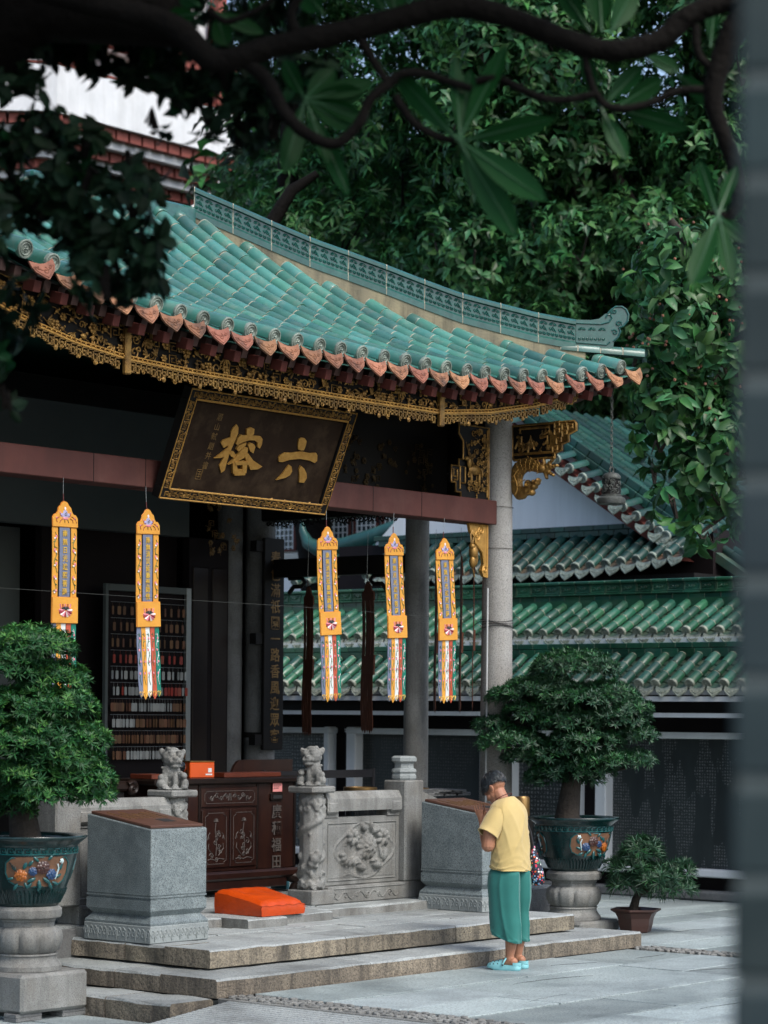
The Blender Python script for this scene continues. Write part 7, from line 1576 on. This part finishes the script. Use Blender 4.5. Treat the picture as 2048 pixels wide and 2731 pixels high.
# shirt
def ridge_(t): return (1-abs(math.sin(t)))**2.2
def loft(secs, n, wr, rows=64):
    """cloth tube through elliptical sections, sampled finely, with creases from wr(angle, height 0..1)"""
    A = np.array([list(q)+[0]*(6-len(q)) for q in [x[:6] for x in secs]], float); t = np.linspace(0, 1, len(A)); T = np.linspace(0, 1, rows)
    Q = np.stack([np.interp(T, t, A[:, k]) for k in range(6)], 1)
    for _ in range(3): Q[1:-1] = (Q[:-2]+2*Q[1:-1]+Q[2:])/4
    mb = MB()
    for i, (z, cx, cy, rx, ry, sl_) in enumerate(Q):
        for j in range(n):
            a = 2*math.pi*j/n; se = 1/(abs(math.cos(a))**2.4+abs(math.sin(a))**2.4)**(1/2.4); f = wr(a, T[i])
            mb.v.append(tuple(L3(cx+(rx*.955*se+f)*math.cos(a), cy+(ry*.93*se+f)*math.sin(a), z+sl_*math.sin(a))))
    mb.f = [(i*n+j, i*n+(j+1) % n, (i+1)*n+(j+1) % n, (i+1)*n+j) for i in range(rows-1) for j in range(n)]; mb.m = [0]*len(mb.f); return mb
def wr_shirt(a, t):      # hem first: crumpled band near the hem, long folds falling from the arms
    low = max(0, 1-t/.45)**1.2; mid = math.exp(-((t-.5)/.25)**2)
    return .009*low*(ridge_(t*34+2.2*math.sin(a*2.3+1)+a*1.5)-.3)+.007*low*(ridge_(t*22-a*4+1.7*math.sin(a*3))-.3)+.011*mid*(ridge_(a*2.6-t*4.5+.6*math.sin(t*9))-.25)+.007*mid*(ridge_(a*4.1+t*7+1)-.25)+.004*low*math.sin(a*6+t*5)
def wr_leg(a, t):        # waist first: soft vertical folds, crossed creases above the hem
    lo = max(0, (t-.55)/.45)**1.3; g = min(1, t/.15)
    return g*(.006*math.sin(a*3+1.5*t)+.011*(ridge_(a*2.5+.8*math.sin(t*4)+.5)-.25))+lo*(.008*(ridge_(t*17+a*1.6+1.2*math.sin(a*2))-.3)+.007*(ridge_(t*13-a*2.3+2)-.3)+.006*math.sin(a*5))
SH = [(.728, 0, .0, .176, .132, .012, 2), (.735, 0, .0, .180, .136, .012, 2), (.76, 0, .0, .178, .134, .01, 1.8), (.80, 0, 0, .174, .130, .006, 1.4), (.85, 0, 0, .170, .127, 0, 1.2), (.90, 0, 0, .167, .124), (.96, 0, .0, .166, .122), (1.02, 0, .004, .168, .121), (1.08, 0, .010, .176, .120, 0, .8), (1.13, 0, .016, .180, .116, 0, .6), (1.165, 0, .022, .176, .110, 0, .4), (1.195, 0, .030, .155, .102, -.004, .3), (1.218, 0, .038, .122, .090, -.010, .2), (1.234, 0, .046, .092, .078, -.016, .1), (1.244, 0, .050, .070, .068, -.020, 0), (1.238, 0, .050, .064, .062, -.020, 0)]
mb = loft(SH, 128, wr_shirt, 72)
for s in (-1, 1):       # sleeves with rolled hems
    c0, c1 = Vector((s*.108, .025, 1.150)), Vector((s*.212, .066, .985)); ax = (c1-c0).normalized(); u1 = ax.orthogonal().normalized(); u2 = ax.cross(u1); v = []; n = 24
    for t, r in ((0, .066), (.2, .078), (.45, .080), (.75, .078), (.93, .077), (.97, .081), (1.0, .080), (.985, .070)):
        for j in range(n): a = 2*math.pi*j/n; rr_ = r*(1+.03*math.sin(3*a+t*5)+.02*math.sin(5*a)); v.append(MP @ (c0.lerp(c1, t)+(u1*math.cos(a)+u2*math.sin(a))*rr_))
    mb.add(v, [(i*n+j, i*n+(j+1) % n, (i+1)*n+(j+1) % n, (i+1)*n+j) for i in range(7) for j in range(n)])
me = mb.mesh('shirt', [MT['shirt']], 180); sh_ = link('shirt', me, ps, recentre=True)
def crinkle(o, tex, strength, scale, lev=2):
    s_ = o.modifiers.new('s', 'SUBSURF'); s_.levels = s_.render_levels = lev
    t = bpy.data.textures.new('w', 'CLOUDS'); t.noise_scale = scale; t.noise_depth = 2
    d = o.modifiers.new('d', 'DISPLACE'); d.texture = t; d.strength = strength; d.mid_level = .5; d.texture_coords = 'LOCAL'

# wrinkles near the hem as soft ridges
# trousers: two wide cropped legs with slanting hems
for s in (-1, 1):
    oy = -.03 if s < 0 else -.015; fl = 1.0 if s < 0 else .82
    T = [(.765, s*.060, 0, .070, .100), (.735, s*.066, 0, .080, .110), (.70, s*.074, 0, .094, .124), (.62, s*.078, 0, .098, .130), (.52, s*.082, oy*.3, .094, .124), (.42, s*.085, oy*.6, .094*fl, .122*fl, .0, 1.3), (.33, s*.086, oy*.9, .096*fl, .122*fl, -.01, 1.6), (.265, s*.086, oy, .097*fl, .120*fl, .025, 1.8), (.235, s*.086, oy, .097*fl, .120*fl, .038, 1.8), (.240, s*.086, oy, .090*fl, .113*fl, .038, 1.8)]
    o = link('trouser_leg', loft(T, 96, wr_leg, 80).mesh('trouser_leg', [MT['trousers']], 180), ps, recentre=True)
# necklace cord
MB().tube([L3(.064*math.cos(a), .062+.058*math.sin(a), 1.252-.03*math.sin(a)) for a in np.linspace(0, 6.28, 24)], .0028, 5).build('neck_cord', MT['cord'], ps)
# clogs
for s in (-1, 1):
    oy = -.06 if s < 0 else -.03; R0 = Matrix.Translation((s*.08, oy, 0)) @ Matrix.Rotation(rad(-s*6 if s > 0 else 8), 4, 'Z'); CL = MP @ R0
    out = [(0, -.075), (.028, -.068), (.038, -.04), (.036, .0), (.042, .06), (.048, .11), (.044, .15), (.026, .178), (0, .186), (-.026, .178), (-.044, .15), (-.048, .11), (-.042, .06), (-.036, .0), (-.038, -.04), (-.028, -.068)]
    c_ = MB(); k = len(out)
    for z, f in ((.002, .95), (.006, 1.0), (.020, 1.02), (.030, 1.0), (.042, .97)): c_.v += [tuple(CL @ Vector((x*f, .055+(y-.055)*f, z+(.012 if (y > .14 and z < .01) else 0)))) for x, y in out]
    c_.f = [(i*k+j, i*k+(j+1) % k, (i+1)*k+(j+1) % k, (i+1)*k+j) for i in range(4) for j in range(k)]+[tuple(range(k))[::-1], tuple(range(4*k, 5*k))]; c_.m = [0]*len(c_.f)
    def up3(a, t): 
        y = .055+.125*t; w = float(np.interp(t, [0, .4, .75, .93, 1], [.040, .048, .045, .028, .004])); h = float(np.interp(t, [0, .3, .7, .95, 1], [.078, .066, .046, .026, .018])); th = math.pi*a
        return CL @ Vector((w*math.cos(th), y, .034+h*math.sin(th)*.62))
    c_.grid(lambda a, t: up3(a, t), 14, 10)
    hb = [(.040*math.cos(a)*.98, -.030+.048*math.sin(a)) for a in np.linspace(math.pi, 2*math.pi, 14)]
    v = []
    for x, y in hb: v += [CL @ Vector((x, y, .04)), CL @ Vector((x*1.0, y-.002, .062))]
    c_.add(v, [(2*i, 2*i+2, 2*i+3, 2*i+1) for i in range(13)])
    cg = c_.build('clog', MT['clog'], ps, smooth=60)
    MB().tube([CL @ Vector((.047*math.cos(a), .045-.020*math.sin(a), .045+.052*math.sin(a))) for a in np.linspace(-.1, math.pi+.1, 14)], .0075, 6).build('strap', MT['clog'], cg, smooth=60)
    for sx_ in (-1, 1): MB().ell(CL @ Vector((sx_*.047, .045, .044)), (.008, .008, .008), 8).build('rivet', MT['black_rubber'], cg)
    for a in (.12, .3, .5, .7, .88):
        for t in (.25, .5, .72):
            p = up3(a, t); MB().ell(p, .0048 if abs(a-.5) < .4 else .007, 6).build('vent_hole', MT['black_rubber'], cg)
# floral bag hanging on the far side
defmat('floral', (.012, .014, .035), None, 1, .7)
m = MT['floral']; nt = m.node_tree; N = nt.nodes; vo = N.new('ShaderNodeTexVoronoi'); vo.inputs['Scale'].default_value = 55; g = N.new('ShaderNodeNewGeometry'); nt.links.new(g.outputs[0], vo.inputs['Vector'])
cr = N.new('ShaderNodeValToRGB'); cr.color_ramp.interpolation = 'CONSTANT'; els = cr.color_ramp.elements; els[0].color = (.65, .03, .08, 1); els[1].position = .2; els[1].color = (.7, .72, .7, 1)
for p_, c in ((.4, (.75, .12, .03, 1)), (.55, (.25, .45, .7, 1)), (.7, (.7, .25, .35, 1)), (.85, (.05, .25, .1, 1))): q = els.new(p_); q.color = c
sp_ = N.new('ShaderNodeSeparateColor'); nt.links.new(vo.outputs['Color'], sp_.inputs[0]); nt.links.new(sp_.outputs[0], cr.inputs[0])
lt2 = N.new('ShaderNodeMath'); lt2.operation = 'LESS_THAN'; lt2.inputs[1].default_value = .42; nt.links.new(vo.outputs['Distance'], lt2.inputs[0])
mx = N.new('ShaderNodeMix'); mx.data_type = 'RGBA'; nt.links.new(lt2.outputs[0], mx.inputs[0]); mx.inputs[6].default_value = (.010, .012, .03, 1); nt.links.new(cr.outputs[0], mx.inputs[7]); nt.links.new(mx.outputs[2], N['Principled BSDF'].inputs['Base Color'])
bg = empty('shoulder_bag', L3(.20, -.10, .60), 'floral cloth bag hanging at the bowing person\'s far side', 'bag')
mb = MB(); n = 20
for z, rx, ry in ((.605, .03, .02), (.615, .075, .035), (.65, .095, .05), (.70, .09, .05), (.76, .065, .042), (.82, .04, .03), (.875, .02, .016), (.90, .012, .012)):
    for j in range(n): a = 2*math.pi*j/n; mb.v.append(tuple(L3(.19+ry*.8*math.cos(a)*1.2, -.08+rx*.74*math.sin(a)-(.9-z)*.10, z)))
mb.f = [(i*n+j, i*n+(j+1) % n, (i+1)*n+(j+1) % n, (i+1)*n+j) for i in range(7) for j in range(n)]+[tuple(range(n))[::-1]]; mb.m = [0]*len(mb.f)
mb.build('pouch', m, bg, smooth=60); MB().tube([L3(.19, -.08, .89), L3(.195, -.05, 1.0), L3(.175, .0, 1.13), L3(.15, .03, 1.20)], .007, 6).build('strap', MT['black_rubber'], bg)
